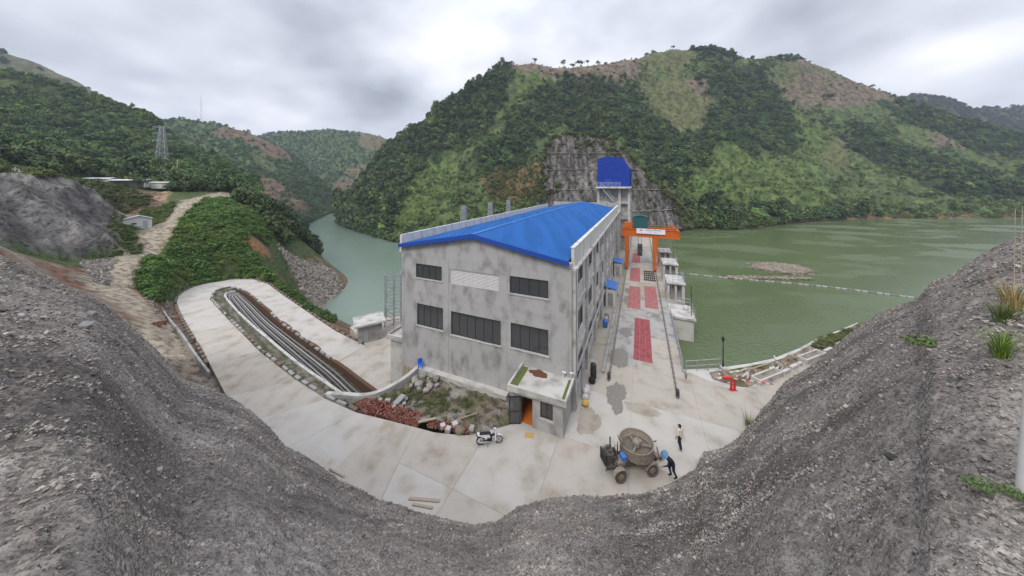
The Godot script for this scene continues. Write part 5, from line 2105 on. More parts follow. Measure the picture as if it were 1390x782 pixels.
	for k in 7:
		var q: Array = [[-72.5, -88, 3.8, 3.4, "tall dark tree in front of the river bend"], [-80.5, -92, 3.4, 3.0, "broad tree just left of the river-bend tree"], [-68.5, -95, 2.8, 1.6, "low tree overhanging the water edge"], [-88, -96, 3.0, 2.6, "tree behind the end of the dirt track"], [-99.5, -94, 2.6, 2.4, "flat-topped tree near the utility poles"], [-112, -88.5, 2.2, 2.4, "dark tree in front of the terrace sheds"], [-106, -91.0, 1.7, 1.4, "bushy tree right of the terrace sheds"]][k]
		var y := bank_height(q[0], q[1])
		var t := thing("bank_tree", Vector3(q[0], y - 0.3, q[1]), k * 2.1, q[4], "tree", "trees on the left bank")
		var b := MB.new()
		b.tube(Vector3.ZERO, Vector3(0.2, q[3], 0.1), 0.28, 0.2, 7)
		for j in 6:
			var an := TAU * j / 6 + k
			b.tube(Vector3(0.15, q[3] * 0.8, 0.1), Vector3(cos(an) * q[2] * 0.6, q[3] + q[2] * (0.4 + 0.15 * (j % 3)), sin(an) * q[2] * 0.6), 0.13, 0.05, 5)
		obj("trunk", b, M.bark, t)
		var c := MB.new()
		c.v = near.v.duplicate()
		c.n = near.n
		c.i = near.i
		var cc: Color = [Color(0.05, 0.085, 0.035), Color(0.065, 0.1, 0.04), Color(0.06, 0.11, 0.04), Color(0.055, 0.09, 0.035)][k % 4]
		for j in near.c.size():
			c.c.append(near.c[j] * cc)
		for j in c.v.size():
			c.v[j] = c.v[j] * float(q[2]) + Vector3(0, q[3] * 0.55, 0)
		obj("crown", c, M.leaf, t)

	# clumps on the near slope
	var tf := tuft(51, 90, 0.014, 0.9)
	var dry := tuft(52, 60, 0.012, 0.5)
	var tint_mesh := func(src: MB, c: Color) -> Mesh:
		var m := MB.new()
		m.v = src.v
		m.n = src.n
		m.i = src.i
		for j in src.c.size():
			m.c.append(src.c[j] * c)
		return m.mesh()
	var small := crown(53, 6, 260, 0.16, 0.6)
	for k in 9:
		var q: Array = [
			["slope_shrub", -1, 10.1, -7.2, 0.42, "small green shrub alone on the right of the slope", small, Color(0.1, 0.15, 0.05)],
			["slope_weed", -1, 4.3, -2.7, 0.13, "low green weed at the foot of the pale pole", small, Color(0.09, 0.15, 0.05)],
			["grass_clump", -1, 8.3, -5.0, 0.62, "bright green grass clump at the right edge", tf, Color(0.13, 0.2, 0.04)],
			["grass_clump", -1, 8.9, -5.35, 0.55, "second green grass clump, against the right frame edge", tf, Color(0.12, 0.19, 0.045)],
			["dry_grass", -1, 11.6, -6.8, 1.0, "tall tan dry grass above the green clump", dry, Color(0.36, 0.26, 0.14)],
			["green_grass", -1, 10.6, -6.35, 0.8, "dark green grass below the tan dry grass", tf, Color(0.1, 0.14, 0.04)],
			["thin_grass", -1, 17.5, -21.8, 1.6, "thin pale grass blades at the slope's foot by the forecourt", dry, Color(0.22, 0.24, 0.1)],
			["slope_weed", -1, 4.45, -2.62, 0.11, "second low weed behind the pale pole's foot", small, Color(0.085, 0.14, 0.045)],
			["green_grass", -1, 12.4, -7.3, 0.9, "grass farthest up the right edge of the slope", tf, Color(0.14, 0.17, 0.06)]][k]
		var y := slope_height(q[2], q[3])
		var src: MB = q[6]
		var o := put(q[0], tint_mesh.call(src, q[7]), M.leaf, self, Vector3(q[2], y - 0.02, q[3]))
		o.scale = Vector3.ONE * float(q[4])
		tag(o, q[5], "shrub" if src == small else "grass", "plants on the near slope")
	# weeds in the yard and on the reservoir bank
	for q in [["yard_weeds", "weeds growing in the rubble yard", PackedVector2Array([Vector2(-12.5, -24.7), Vector2(-10.5, -26.3), Vector2(-5.0, -26.2), Vector2(-3.2, -24.2), Vector2(-3.4, -22.2), Vector2(-7.0, -23.2)]), 110, -0.2], ["bank_weeds", "green weeds along the reservoir bank", PackedVector2Array([Vector2(32.5, -32.0), Vector2(36, -34.2), Vector2(42, -36.6), Vector2(44, -36.2), Vector2(38, -34.0), Vector2(33, -31.6)]), 90, 0.0]]:
		var where := []
		var tint := []
		while where.size() < q[3]:
			var p := Vector2(r2.randf_range(-13, 45), r2.randf_range(-38, -20))
			if Geometry2D.is_point_in_polygon(p, q[2]):
				var s := r2.randf_range(0.12, 0.34)
				where.append(Transform3D(Basis(Vector3.UP, r2.randf() * TAU).scaled_local(Vector3(s, s * 0.7, s) * (1.8 if q[0] == "bank_weeds" else 1.0)), Vector3(p.x, q[4] - 0.08, p.y)))
				tint.append(Color(0.12, 0.135, 0.055) * r2.randf_range(0.6, 1.3))
		scatter(q[0], bush[0], M.leaf, where, tint, q[1], "weeds")

	# loose stones on the near slope
	var pebble := MB.new()
	pebble.rock(Vector3.ZERO, Vector3(1, 0.5, 0.8), r2, 0.3)
	var pm := pebble.mesh()
	var clump := noise(131, 0.5, 3)
	var where := []
	var tint := []
	while where.size() < 190000:
		var az := r2.randf_range(-1.1, 1.1)
		var e := rim(az)
		var r := 1.6 * pow(e.x / 1.6, r2.randf())
		var p := slope_point(az, r)
		var f := clump.get_noise_2d(p.x, p.z)
		if r2.randf() > 0.35 + 0.65 * smoothstep(-0.2, 0.35, f):
			continue
		var s := r2.randf_range(0.0009, 0.0024) * (1.0 + 2.4 * pow(r2.randf(), 18)) * (0.6 + r * 0.85)
		s = minf(s, 0.09)
		where.append(Transform3D(Basis.from_euler(Vector3(r2.randf() * 0.6, r2.randf() * TAU, r2.randf() * 0.6)).scaled_local(Vector3(s, s, s)), p + Vector3(0, s * 0.15, 0)))
		tint.append(Color(0.275, 0.247, 0.22) * r2.randf_range(0.4, 1.25) * (1.0 + 0.9 * smoothstep(0.1, 0.4, f) * r2.randf()))
	scatter("slope_gravel", pm, M.stone, where, tint, "loose pale gravel strewn over the near slope", "gravel")
	for k in 6:
		var q: Array = [[5.3, -4.1, 0.1, 0.06, "single dark rock on the right half of the slope"], [-12.5, -8.6, 0.22, 0.3, "pale flat stone high on the left of the slope"], [-3.6, -5.0, 0.05, 0.32, "pale stone low on the left of the slope, by the bluish one"], [-3.2, -4.3, 0.05, 0.35, "bluish-white stone near the lower left of the slope"], [-15.6, -10.9, 0.2, 0.26, "pale stone near the top left rim of the slope"], [1.4, -6.2, 0.07, 0.12, "dark stone low in the middle of the slope"]][k]
		var b := MB.new()
		b.col = Color(q[3], q[3] * 0.98, q[3] * (1.08 if k == 3 else 0.95))
		b.rock(Vector3.ZERO, Vector3(q[2], q[2] * 0.6, q[2] * 0.8), r2, 0.25)
		var o := one("slope_stone", b, M.stone, q[4], "stone", "larger stones on the near slope")
		o.position = Vector3(q[0], slope_height(q[0], q[1]) + q[2] * 0.2, q[1])
	# riprap on the river bank, rubble under the cliff
	for q in [["riprap", "grey riprap stones heaped on the river bank", PackedVector2Array([Vector2(-63, -79), Vector2(-60, -87), Vector2(-57, -94), Vector2(-49, -88), Vector2(-46.5, -80), Vector2(-45.5, -73), Vector2(-51, -73.5), Vector2(-57, -77)]), 2400, 0.25, 0.75, Color(0.34, 0.305, 0.26)], ["track_rubble", "pale broken stones at the foot of the left cliff", PackedVector2Array([Vector2(-58, -41), Vector2(-64, -43.5), Vector2(-67, -46), Vector2(-65.5, -49), Vector2(-61.5, -45), Vector2(-57.5, -42.3)]), 420, 0.1, 0.35, Color(0.3, 0.28, 0.25)], ["road_rubble", "small stones between the mound and the hairpin road", PackedVector2Array([Vector2(-46, -38.5), Vector2(-53, -42.5), Vector2(-58, -46), Vector2(-60, -51.5), Vector2(-57, -48.5), Vector2(-50, -43), Vector2(-44, -38.5)]), 420, 0.06, 0.25, Color(0.3, 0.27, 0.23)]]:
		where = []
		tint = []
		while where.size() < q[3]:
			var p := Vector2(r2.randf_range(-70, -40), r2.randf_range(-96, -36))
			if Geometry2D.is_point_in_polygon(p, q[2]):
				var y := bank_height(p.x, p.y)
				var s := r2.randf_range(q[4], q[5])
				where.append(Transform3D(Basis.from_euler(Vector3(r2.randf() * 3, r2.randf() * TAU, r2.randf() * 3)).scaled_local(Vector3(s, s, s)), Vector3(p.x, y + s * 0.2, p.y)))
				var c: Color = q[6]
				tint.append(c * r2.randf_range(0.55, 1.25))
		scatter(q[0], pm, M.stone, where, tint, q[1], "stones")


# ---------------------------------------------------------------- things on the site
func lattice(b: MB, h: float, w0: float, w1: float, n: int, r: float) -> void:  # four-legged lattice mast on the origin
	for k in n:
		var y0 := h * k / n
		var y1 := h * (k + 1) / n
		var a := lerpf(w0, w1, float(k) / n) / 2
		var c := lerpf(w0, w1, float(k + 1) / n) / 2
		var q := [Vector2(-1, -1), Vector2(1, -1), Vector2(1, 1), Vector2(-1, 1)]
		for j in 4:
			var u: Vector2 = q[j]
			var v: Vector2 = q[(j + 1) % 4]
			b.beam(Vector3(u.x * a, y0, u.y * a), Vector3(u.x * c, y1, u.y * c), r * 1.5, r * 1.5)
			b.beam(Vector3(u.x * a, y0, u.y * a), Vector3(v.x * c, y1, v.y * c), r, r)
			b.beam(Vector3(v.x * a, y0, v.y * a), Vector3(u.x * c, y1, u.y * c), r, r)
			b.beam(Vector3(u.x * c, y1, u.y * c), Vector3(v.x * c, y1, v.y * c), r, r)


func on_land(l: Land, x: float, z: float) -> Vector3:
	var best := 1e18
	var p := Vector3.ZERO
	for q in l.pos:
		var d := (q.x - x) * (q.x - x) + (q.z - z) * (q.z - z)
		if d < best:
			best = d
			p = q
	return p


func stones(called: String, list: Array, m: Material, label: String, category: String, group: String) -> void:
	for q in list:
		var b := MB.new()
		b.col = q[2]
		b.rock(Vector3.ZERO, q[1], rng, 0.22)
		var o := one(called, b, m, label, category, group)
		o.position = q[0]
		o.rotation.y = rng.randf() * TAU


func bricks(called: String, label: String, poly: PackedVector2Array, count: int, y0: float, high: float, spread: float) -> void:
	var b := MB.new()
	b.cbox(Vector3.ZERO, Vector3(0.21, 0.07, 0.1), 0.006)
	var where := []
	var tint := []
	var mid := Vector2.ZERO
	for p in poly:
		mid += p / poly.size()
	var lo := Vector2(1e9, 1e9)
	var hi := -lo
	for p in poly:
		lo = lo.min(p)
		hi = hi.max(p)
	while where.size() < count:
		var p := Vector2(rng.randf_range(lo.x, hi.x), rng.randf_range(lo.y, hi.y))
		if not Geometry2D.is_point_in_polygon(p, poly):
			continue
		var y := y0 + rng.randf() * high * clampf(1.2 - p.distance_to(mid) / spread, 0.1, 1.0)
		where.append(Transform3D(Basis.from_euler(Vector3(rng.randfn() * 0.5, rng.randf() * TAU, rng.randfn() * 0.5)), Vector3(p.x, y, p.y)))
		tint.append(Color(0.26, 0.085, 0.06).lerp(Color(0.3, 0.2, 0.165), rng.randf() * rng.randf()) * rng.randf_range(0.4, 1.25))
	scatter(called, b.mesh(), M.brick, where, tint, label, "bricks")


func site_things() -> void:
	var b := MB.new()
	# rubble yard
	bricks("brick_pile", "long heap of broken red bricks along the road edge", PackedVector2Array([Vector2(-13.0, -24.4), Vector2(-11.7, -23.2), Vector2(-7.1, -22.0), Vector2(-6.9, -23.2), Vector2(-9.4, -23.9), Vector2(-12.2, -24.9)]), 1050, -0.15, 0.3, 3.2)
	bricks("brick_scatter", "scattered brown bricks between the heap and the motorcycle", PackedVector2Array([Vector2(-6.6, -21.9), Vector2(-3.2, -21.2), Vector2(-3.2, -21.9), Vector2(-6.2, -22.6)]), 160, -0.08, 0.2, 2.0)
	bricks("brick_heap", "small heap of red bricks beside the dirt track", PackedVector2Array([Vector2(-44.4, -35.9), Vector2(-42.9, -35.0), Vector2(-42.4, -36.2), Vector2(-43.6, -37.0)]), 160, bank_height(-43.4, -36) + 0.02, 0.45, 1.2)
	var list := []
	for k in 13:
		var a := k * 2.4
		var d := 0.35 + 0.24 * sqrt(float(k)) * 1.3
		var s := rng.randf_range(0.16, 0.42)
		list.append([Vector3(-7.9 + cos(a) * d, -0.22 + s * 0.45, -26.9 + sin(a) * d * 0.8), Vector3(s, s * 0.75, s * 0.85), Color(0.33, 0.31, 0.285) * rng.randf_range(0.7, 1.25)])
	stones("rubble_boulder", list, M.stone, "grey boulder in the rubble heap by the retaining wall", "boulder", "boulders in the yard heap")
	list = []
	for q in [[-11.05, -24.7, 0.2, "pale stone in the weeds farthest left of the leaning slab"], [-10.4, -24.6, 0.26, "pale stone in the weeds just left of the leaning slab"], [-8.95, -24.8, 0.22, "pale stone right behind the leaning slab's far end"], [-8.9, -24.3, 0.2, "pale stone touching the right side of the leaning slab"], [-9.0, -23.75, 0.24, "pale stone in front of the leaning slab on the bricks"]]:
		stones("pale_stone", [[Vector3(q[0], -0.16 + q[2] * 0.4, q[1]), Vector3(q[2], q[2] * 0.7, q[2]), Color(0.44, 0.44, 0.42)]], M.stone, q[3], "stone", "pale stones round the leaning slab")
	b.col = Color(0.36, 0.37, 0.37)
	b.cbox(Vector3.ZERO, Vector3(0.55, 0.14, 1.5), 0.03)
	var o := one("stone_slab", b, M.stone, "long grey stone slab leaning on the brick heap", "slab")
	o.position = Vector3(-9.45, 0.12, -24.15)
	o.rotation = Vector3(0.22, -0.5, 0.1)
	for k in 4:
		var q: Array = [[-5.13, -21.85, 0.36, "pale concrete cube nearest the brick heap"], [-4.66, -21.55, 0.38, "pale concrete cube closest to the road edge"], [-4.25, -21.95, 0.42, "pale concrete cube behind the other two"], [-2.95, -21.7, 0.34, "pale concrete cube left of the motorcycle seat"]][k]
		b = MB.new()
		b.cbox(Vector3.ZERO, Vector3(q[2], q[2] * 0.85, q[2]), 0.03)
		o = one("concrete_cube", b, M.concrete_pale, q[3], "block", "concrete cubes along the yard edge")
		o.position = Vector3(q[0], q[2] * 0.4 - 0.1, q[1])
		o.rotation.y = 0.5 + k * 0.8
	b = MB.new()
	b.col = Color(0.25, 0.2, 0.15)
	b.rock(Vector3.ZERO, Vector3(0.48, 0.34, 0.4), rng, 0.2)
	o = one("brown_rock", b, M.stone, "brown rock at the corner of the yard left of the motorcycle", "rock")
	o.position = Vector3(-3.75, 0.12, -21.4)
	for k in 5:
		var q: Array = [[Vector3(-7.05, 0.12, -22.15), Vector3(-5.8, 0.2, -22.4), 0.22, 0.05, "short plank on the end of the brick heap"], [Vector3(-4.2, -0.1, -22.65), Vector3(-2.75, -0.06, -23.25), 0.07, 0.06, "thin pale stick lying in the weedy yard"], [Vector3(-5.9, 0.03, -16.85), Vector3(-4.1, 0.03, -16.72), 0.16, 0.05, "thin plank lying on the road near the slope's foot"], [Vector3(-5.6, 0.035, -16.55), Vector3(-4.4, 0.035, -16.35), 0.12, 0.05, "shorter plank next to the thin plank on the road"], [Vector3(-11.5, 0.1, -18.55), Vector3(-10.3, 0.02, -18.1), 0.1, 0.06, "splintered board at the slope's foot by the road"]][k]
		b = MB.new()
		b.beam(q[0], q[1], q[2], q[3])
		one("timber_plank", b, M.timber, q[4], "plank")
	# blue plastic chair at the wall's end
	var t := thing("plastic_chair", D(-14.55, 0.2, -0.55), 0.4, "bright blue plastic chair at the foot of the gable wall", "chair")
	b = MB.new()
	b.cbox(Vector3(0, 0.4, 0), Vector3(0.42, 0.04, 0.42), 0.012)
	obj("seat", b, M.blue_plastic, t)
	b = MB.new()
	b.cbox(Vector3(0, 0.64, -0.2), Vector3(0.42, 0.44, 0.03), 0.012)
	obj("backrest", b, M.blue_plastic, t)
	for q in [[-1, -1], [1, -1], [1, 1], [-1, 1]]:
		b = MB.new()
		b.tube(Vector3(q[0] * 0.2, -0.2, q[1] * 0.2), Vector3(q[0] * 0.17, 0.4, q[1] * 0.17), 0.02, 0.025, 6)
		obj("leg", b, M.blue_plastic, t)
	# things along the side wall
	for k in 5:
		var q: Array = [[0.75, 1.9, 0.3, M.sack_white, "white cement sack leaning on the gate hut wall"], [0.8, 2.5, 0.3, M.sack_white, "white sack in the middle of the sack row"], [0.7, 3.0, 0.33, M.sack_white, "white sack nearest the black drum"], [0.85, 1.2, 0.28, M.sack_tan, "tan sack at the near end of the sack row"], [0.72, 2.2, 0.62, M.sack_white, "white sack lying on top of the others"]][k]
		b = MB.new()
		b.lathe(Vector3.ZERO, [Vector2(0.02, -0.22), Vector2(0.26, -0.2), Vector2(0.3, -0.05), Vector2(0.28, 0.12), Vector2(0.14, 0.24), Vector2(0.02, 0.26)], 10)
		o = one("sack", b, q[3], q[4], "sack", "sacks beside the gate hut")
		o.position = D(q[0], q[2] - 0.08, q[1])
		o.rotation = Vector3(0.35, k * 1.1, 0.2)
		o.scale = Vector3(1.0, 1.0, 0.8)
	b = MB.new()
	b.lathe(Vector3.ZERO, [Vector2(0.01, 0), Vector2(0.27, 0), Vector2(0.28, 0.5), Vector2(0.26, 0.52), Vector2(0.28, 0.54), Vector2(0.28, 1.1), Vector2(0.24, 1.3), Vector2(0.1, 1.36), Vector2(0.01, 1.36)], 14)
	o = one("black_tank", b, M.dark_steel, "upright black steel drum against the side wall pipe", "drum")
	o.position = D(0.95, 0, 5.0)
	b = MB.new()
	b.lathe(Vector3.ZERO, [Vector2(0.01, 0), Vector2(0.22, 0.02), Vector2(0.32, 0.2), Vector2(0.3, 0.38), Vector2(0.18, 0.5), Vector2(0.01, 0.54)], 14)
	o = one("black_bin", b, M.rubber, "squat black bin in front of the black steel drum", "bin")
	o.position = D(0.95, 0, 4.2)
	for k in 3:
		b = MB.new()
		b.lathe(Vector3.ZERO, [Vector2(0.01, 0), Vector2(0.29, 0), Vector2(0.29, 0.28), Vector2(0.305, 0.3), Vector2(0.29, 0.32), Vector2(0.29, 0.6), Vector2(0.305, 0.62), Vector2(0.29, 0.64), Vector2(0.29, 0.88), Vector2(0.01, 0.88)], 14)
		o = one("oil_drum", b, [M.awning_blue, M.steel, M.pipe_grey][k], ["blue drum nearest in the drum row by the side wall", "pale grey drum in the middle of the drum row", "darker grey drum farthest in the drum row by the side wall"][k], "drum", "drums beside the side wall")
		o.position = D(0.9, 0, 15.6 + k * 0.95)
	# lamp post
	t = thing("lamp_post", Vector3(20.6, -0.06, -28.75), 0, "dark green lamp post with lantern on the reservoir bank", "lamp post")
	b = MB.new()
	b.cbox(Vector3(0, 0.12, 0), Vector3(0.5, 0.28, 0.5), 0.03)
	obj("footing", b, M.concrete_pale, t)
	b = MB.new()
	b.lathe(Vector3.ZERO, [Vector2(0.01, 0.24), Vector2(0.09, 0.26), Vector2(0.08, 0.6), Vector2(0.05, 0.65), Vector2(0.04, 2.6), Vector2(0.07, 2.63), Vector2(0.03, 2.7)], 10)
	obj("pole", b, M.lamp_green, t)
	b = MB.new()
	b.lathe(Vector3.ZERO, [Vector2(0.03, 2.7), Vector2(0.08, 2.74), Vector2(0.13, 3.0), Vector2(0.17, 3.02), Vector2(0.06, 3.14), Vector2(0.02, 3.24), Vector2(0.005, 3.3)], 10)
	obj("lantern", b, M.lamp_green, t)
	# barrier at the forecourt edge
	t = thing("barrier_gate", Vector3(19.3, 0, -25.75), 0, "red barrier gate with a striped arm lowered at the forecourt edge", "barrier")
	for x in [-0.13, 0.16]:
		b = MB.new()
		b.box(Vector3(x, 0.5, 0), Vector3(0.13, 1.0, 0.13))
		b.box(Vector3(x, 0.02, 0), Vector3(0.3, 0.04, 0.3))
		obj("post", b, M.red_paint, t)
	b = MB.new()
	b.cbox(Vector3(-0.5, 1.02, -0.05), Vector3(0.75, 0.2, 0.2), 0.02)
	obj("counterweight", b, M.red_paint, t)
	for k in 10:
		b = MB.new()
		var a := Vector3(0.1 + k * 0.29, 1.0 - k * 0.008, 0.06 * k)
		b.tube(a, a + Vector3(0.29, -0.008, 0.06), 0.045, 0.045, 8)
		obj("arm_band", b, M.red_paint if k % 2 else M.white_paint, t)
	# planters and kerb pieces on the bank
	for k in 2:
		var c: Array = [[Vector2(22.05, -26.65), Vector2(25.3, -27.95)], [Vector2(29.3, -29.75), Vector2(32.6, -31.05)]][k]
		var mid: Vector2 = (c[0] + c[1]) / 2
		t = thing("planter", Vector3(mid.x, -0.08, mid.y), -atan2(c[1].y - c[0].y, c[1].x - c[0].x), ["long empty concrete planter nearer the barrier", "long empty concrete planter farther along the bank"][k], "planter", "concrete planters on the bank")
		b = MB.new()
		for z in [-0.34, 0.34]:
			b.box(Vector3(0, 0.26, z), Vector3(3.5, 0.52, 0.14))
		for x in [-1.68, 1.68]:
			b.box(Vector3(x, 0.26, 0), Vector3(0.14, 0.52, 0.54))
		obj("rim", b, M.concrete_pale, t)
		b = MB.new()
		b.box(Vector3(0, 0.12, 0), Vector3(3.22, 0.2, 0.54))
		obj("soil", b, M.damp_soil, t)
	for k in 5:
		var q: Array = [[26.2, -28.15, 1.1, 0.42, "low kerb block next to the nearer planter"], [27.6, -28.85, 1.2, 0.42, "low kerb block midway between the planters"], [28.6, -29.3, 0.6, 0.42, "short kerb block just before the farther planter"], [34.0, -31.7, 1.5, 0.42, "low kerb block beyond the farther planter"], [36.6, -32.9, 1.2, 0.45, "kerb block farthest along, by the slope"]][k]
		b = MB.new()
		b.cbox(Vector3.ZERO, Vector3(q[2], 0.4, 0.3), 0.03)
		o = one("kerb_block", b, M.concrete_pale, q[4], "kerb", "loose kerb blocks on the bank")
		o.position = Vector3(q[0], 0.1, q[1])
		o.rotation.y = q[3]
	for k in 6:
		var a := Vector3(21.4 + k * 1.7 + rng.randf() * 0.6, 0.08, -28.25 - k * 0.62 + rng.randf() * 0.4)
		var an := rng.randf_range(-0.5, 0.6) + (1.3 if k % 4 == 3 else 0.0)
		b = MB.new()
		var l := rng.randf_range(0.6, 1.5)
		b.beam(a, a + Vector3(cos(an) * l, rng.randf() * 0.12, -sin(an) * l), 0.1, 0.04)
		one("scrap_board", b, M.timber if k % 3 else M.concrete_pale, ["weathered scrap board on the bank nearest the lamp post", "second weathered board on the bank from the lamp post", "third weathered board on the bank from the lamp post", "pale board on the bank, fourth from the lamp post", "fifth weathered board on the bank from the lamp post", "weathered board on the bank farthest from the lamp post"][k], "board", "scrap boards on the bank")
	# log boom across the reservoir
	t = thing("log_boom", Vector3(37.7, -3, -70.1), 0, "floating boom of pale floats strung across the reservoir", "boom")
	var line := resample(thicken([Vector3(0, 0.05, 0), Vector3(11.2, 0.05, 4.5), Vector3(24.8, 0.05, 9.2), Vector3(36, 0.05, 15.5), Vector3(44, 0.05, 22)], 6), 0.95)
	var fl := MB.new()
	fl.tube(Vector3(-0.4, 0, 0), Vector3(0.4, 0, 0), 0.17, 0.17, 8)
	var fm := fl.mesh()
	for k in line.size() - 1:
		o = put("boom_float", fm, M.pipe_pale if k % 3 else M.pipe_grey, t, (line[k] + line[k + 1]) / 2)
		var d: Vector3 = line[k + 1] - line[k]
		o.rotation.y = -atan2(d.z, d.x) + rng.randf_range(-0.08, 0.08)
	b = MB.new()
	b.path(line.map(func(p): return p + Vector3(0, 0.1, 0)), 0.04, 5)
	obj("cable", b, M.dark_steel, t)
	# floating raft of driftwood
	b = MB.new()
	b.col = Color(0.2, 0.17, 0.13)
	var raft := PackedVector2Array()
	var fn := noise(141, 1.0, 3)
	for k in 50:
		var a := TAU * k / 50
		var d := 1.0 + 0.28 * fn.get_noise_2d(cos(a) * 2.0, sin(a) * 2.0)
		raft.append(Vector2(67.0 + cos(a) * d * 6.1 - sin(a) * 1.2, -73.4 + sin(a) * d * 4.6))
	b.prism(raft, -3.2, -2.95)
	one("debris_raft", b, M.bank, "low brown mat of drifting debris held by the boom", "debris raft")
	var stick := MB.new()
	stick.beam(Vector3(-0.5, 0, 0), Vector3(0.5, 0, 0), 0.1, 0.08)
	var where := []
	var tint := []
	while where.size() < 3200:
		var p := Vector2(rng.randf_range(47, 78), rng.randf_range(-81, -64))
		var d := Vector2((p.x - 67.0) / 6.0, (p.y + 73.4) / 4.5).length()
		var tail := p.x > 48.5 and p.x < 66 and absf(p.y + 66.1 - (p.x - 49.0) * 0.05) < 0.7
		if d < 0.98 or (tail and rng.randf() < 0.7) or (d < 1.25 and rng.randf() < 0.06):
			var s := rng.randf_range(0.35, 1.3)
			where.append(Transform3D(Basis.from_euler(Vector3(0, rng.randf() * TAU, rng.randfn() * 0.1)).scaled_local(Vector3(s, rng.randf_range(0.8, 2.0), rng.randf_range(0.8, 2.2))), Vector3(p.x, -2.93 + rng.randf() * 0.2, p.y)))
			tint.append(Color(0.3, 0.25, 0.19).lerp(Color(0.45, 0.4, 0.33), rng.randf()) * rng.randf_range(0.5, 1.2))
	scatter("driftwood", stick.mesh(), M.stone, where, tint, "driftwood sticks piled on the floating debris raft", "driftwood")
	# steel frame tower at the river edge of the apron
	t = thing("steel_frame_tower", Vector3(-18.3, -3.5, -45.4), 0.3, "galvanised steel ladder frame standing at the river edge of the apron", "steel frame")
	b = MB.new()
	for x in [-1.1, 0.1, 1.1]:
		for z in [-0.7, 0.7]:
			b.box(Vector3(x, 3.9, z), Vector3(0.16, 7.8, 0.16))
	obj("uprights", b, M.steel, t)
	b = MB.new()
	for k in 7:
		var y := 0.9 + k * 1.12
		for z in [-0.7, 0.7]:
			b.beam(Vector3(-1.1, y, z), Vector3(1.1, y, z), 0.1, 0.1)
			b.beam(Vector3(-1.1 if k % 2 else 0.1, y, z), Vector3(0.1 if k % 2 else -1.1, y + 1.1 if k < 6 else y, z), 0.06, 0.06)
		b.beam(Vector3(-1.1, y, -0.7), Vector3(-1.1, y, 0.7), 0.1, 0.1)
		b.beam(Vector3(1.1, y, -0.7), Vector3(1.1, y, 0.7), 0.1, 0.1)
	obj("braces", b, M.steel, t)
	# lattice masts behind the river-side parapet
	for k in 3:
		var s: float = [14.6, 23.2, 31.0][k]
		t = thing("lattice_mast", D(-19.4, -3.5, s), TURN, ["steel lattice mast nearest behind the river-side parapet", "middle steel lattice mast behind the parapet", "steel lattice mast farthest along the parapet"][k], "mast", "masts behind the powerhouse parapet")
		b = MB.new()
		lattice(b, 18.2, 1.4, 0.5, 12, 0.07)
		obj("lattice", b, M.steel, t)
	# transmission tower, antenna and poles on the left hills
	var p := on_land(lands.left, -188, -158)
	t = thing("transmission_tower", p - Vector3(0, 0.8, 0), 0.5, "tall grey steel lattice transmission tower on the left hillside", "pylon")
	b = MB.new()
	lattice(b, 23.0, 4.4, 1.3, 8, 0.11)
	obj("lattice", b, M.steel, t)
	for y in [15.0, 18.5, 22.0]:
		b = MB.new()
		for sgn in [-1, 1]:
			b.beam(Vector3(0, y, 0.5), Vector3(sgn * 3.4, y + 0.4, 0), 0.2, 0.2)
			b.beam(Vector3(0, y, -0.5), Vector3(sgn * 3.4, y + 0.4, 0), 0.2, 0.2)
			b.beam(Vector3(sgn * 0.8, y + 1.3, 0), Vector3(sgn * 3.4, y + 0.4, 0), 0.16, 0.16)
			b.tube(Vector3(sgn * 3.4, y + 0.4, 0), Vector3(sgn * 3.4, y - 0.9, 0), 0.1, 0.1, 6)
		obj("cross_arm", b, M.steel, t)
	p = on_land(lands.valley, -453, -430)
	t = thing("antenna_mast", p - Vector3(0, 1, 0), 0, "thin radio mast on the skyline of the valley hill", "mast")
	b = MB.new()
	b.tube(Vector3.ZERO, Vector3(0, 42, 0), 0.28, 0.12, 6)
	obj("pole", b, M.steel, t)
	b = MB.new()
	for a in 3:
		b.tube(Vector3(0, 30, 0), Vector3(cos(TAU * a / 3) * 12, 0, sin(TAU * a / 3) * 12), 0.05, 0.05, 4)
	obj("guy_wires", b, M.steel, t)
	for k in 7:
		var q: Array = [[-142, -115, 4.6, "pale utility pole just right of the twin poles"], [-139, -113, 4.0, "short utility pole second from the twin poles"], [-150, -132, 6.5, "utility pole high on the slope beside the pylon"], [-127, -114, 5.2, "left one of two close poles above the bank trees"], [-124.5, -114, 5.4, "right one of two close poles above the bank trees"], [-102, -60.5, 3.6, "pale post at the far left cliff top, left one"], [-100.3, -60, 3.4, "pale post at the far left cliff top, right one"]][k]
		var y := on_land(lands.left, q[0], q[1]).y if k < 3 else bank_height(q[0], q[1])
		b = MB.new()
		b.tube(Vector3(0, -1.0, 0), Vector3(0, q[2], 0), 0.16, 0.11, 8)
		b.beam(Vector3(-0.7, q[2] - 0.4, 0), Vector3(0.7, q[2] - 0.4, 0), 0.1, 0.12)
		o = one("utility_pole", b, M.concrete_pale, q[3], "pole", "poles on the left hillside")
		o.position = Vector3(q[0], y, q[1])
	t = thing("transformer_poles", Vector3(-146, on_land(lands.left, -146, -115).y - 0.5, -115), 0.3, "twin poles carrying a transformer at the hill foot", "transformer")
	for x in [-1.2, 1.2]:
		b = MB.new()
		b.tube(Vector3(x, 0, 0), Vector3(x, 5.2, 0), 0.17, 0.13, 8)
		obj("pole", b, M.concrete_pale, t)
	b = MB.new()
	b.beam(Vector3(-1.5, 4.7, 0), Vector3(1.5, 4.7, 0), 0.14, 0.16)
	b.beam(Vector3(-1.3, 2.2, 0), Vector3(1.3, 2.2, 0), 0.14, 0.16)
	obj("cross_beam", b, M.steel, t)
	b = MB.new()
	b.cbox(Vector3(0, 2.8, 0), Vector3(1.1, 1.0, 0.8), 0.06)
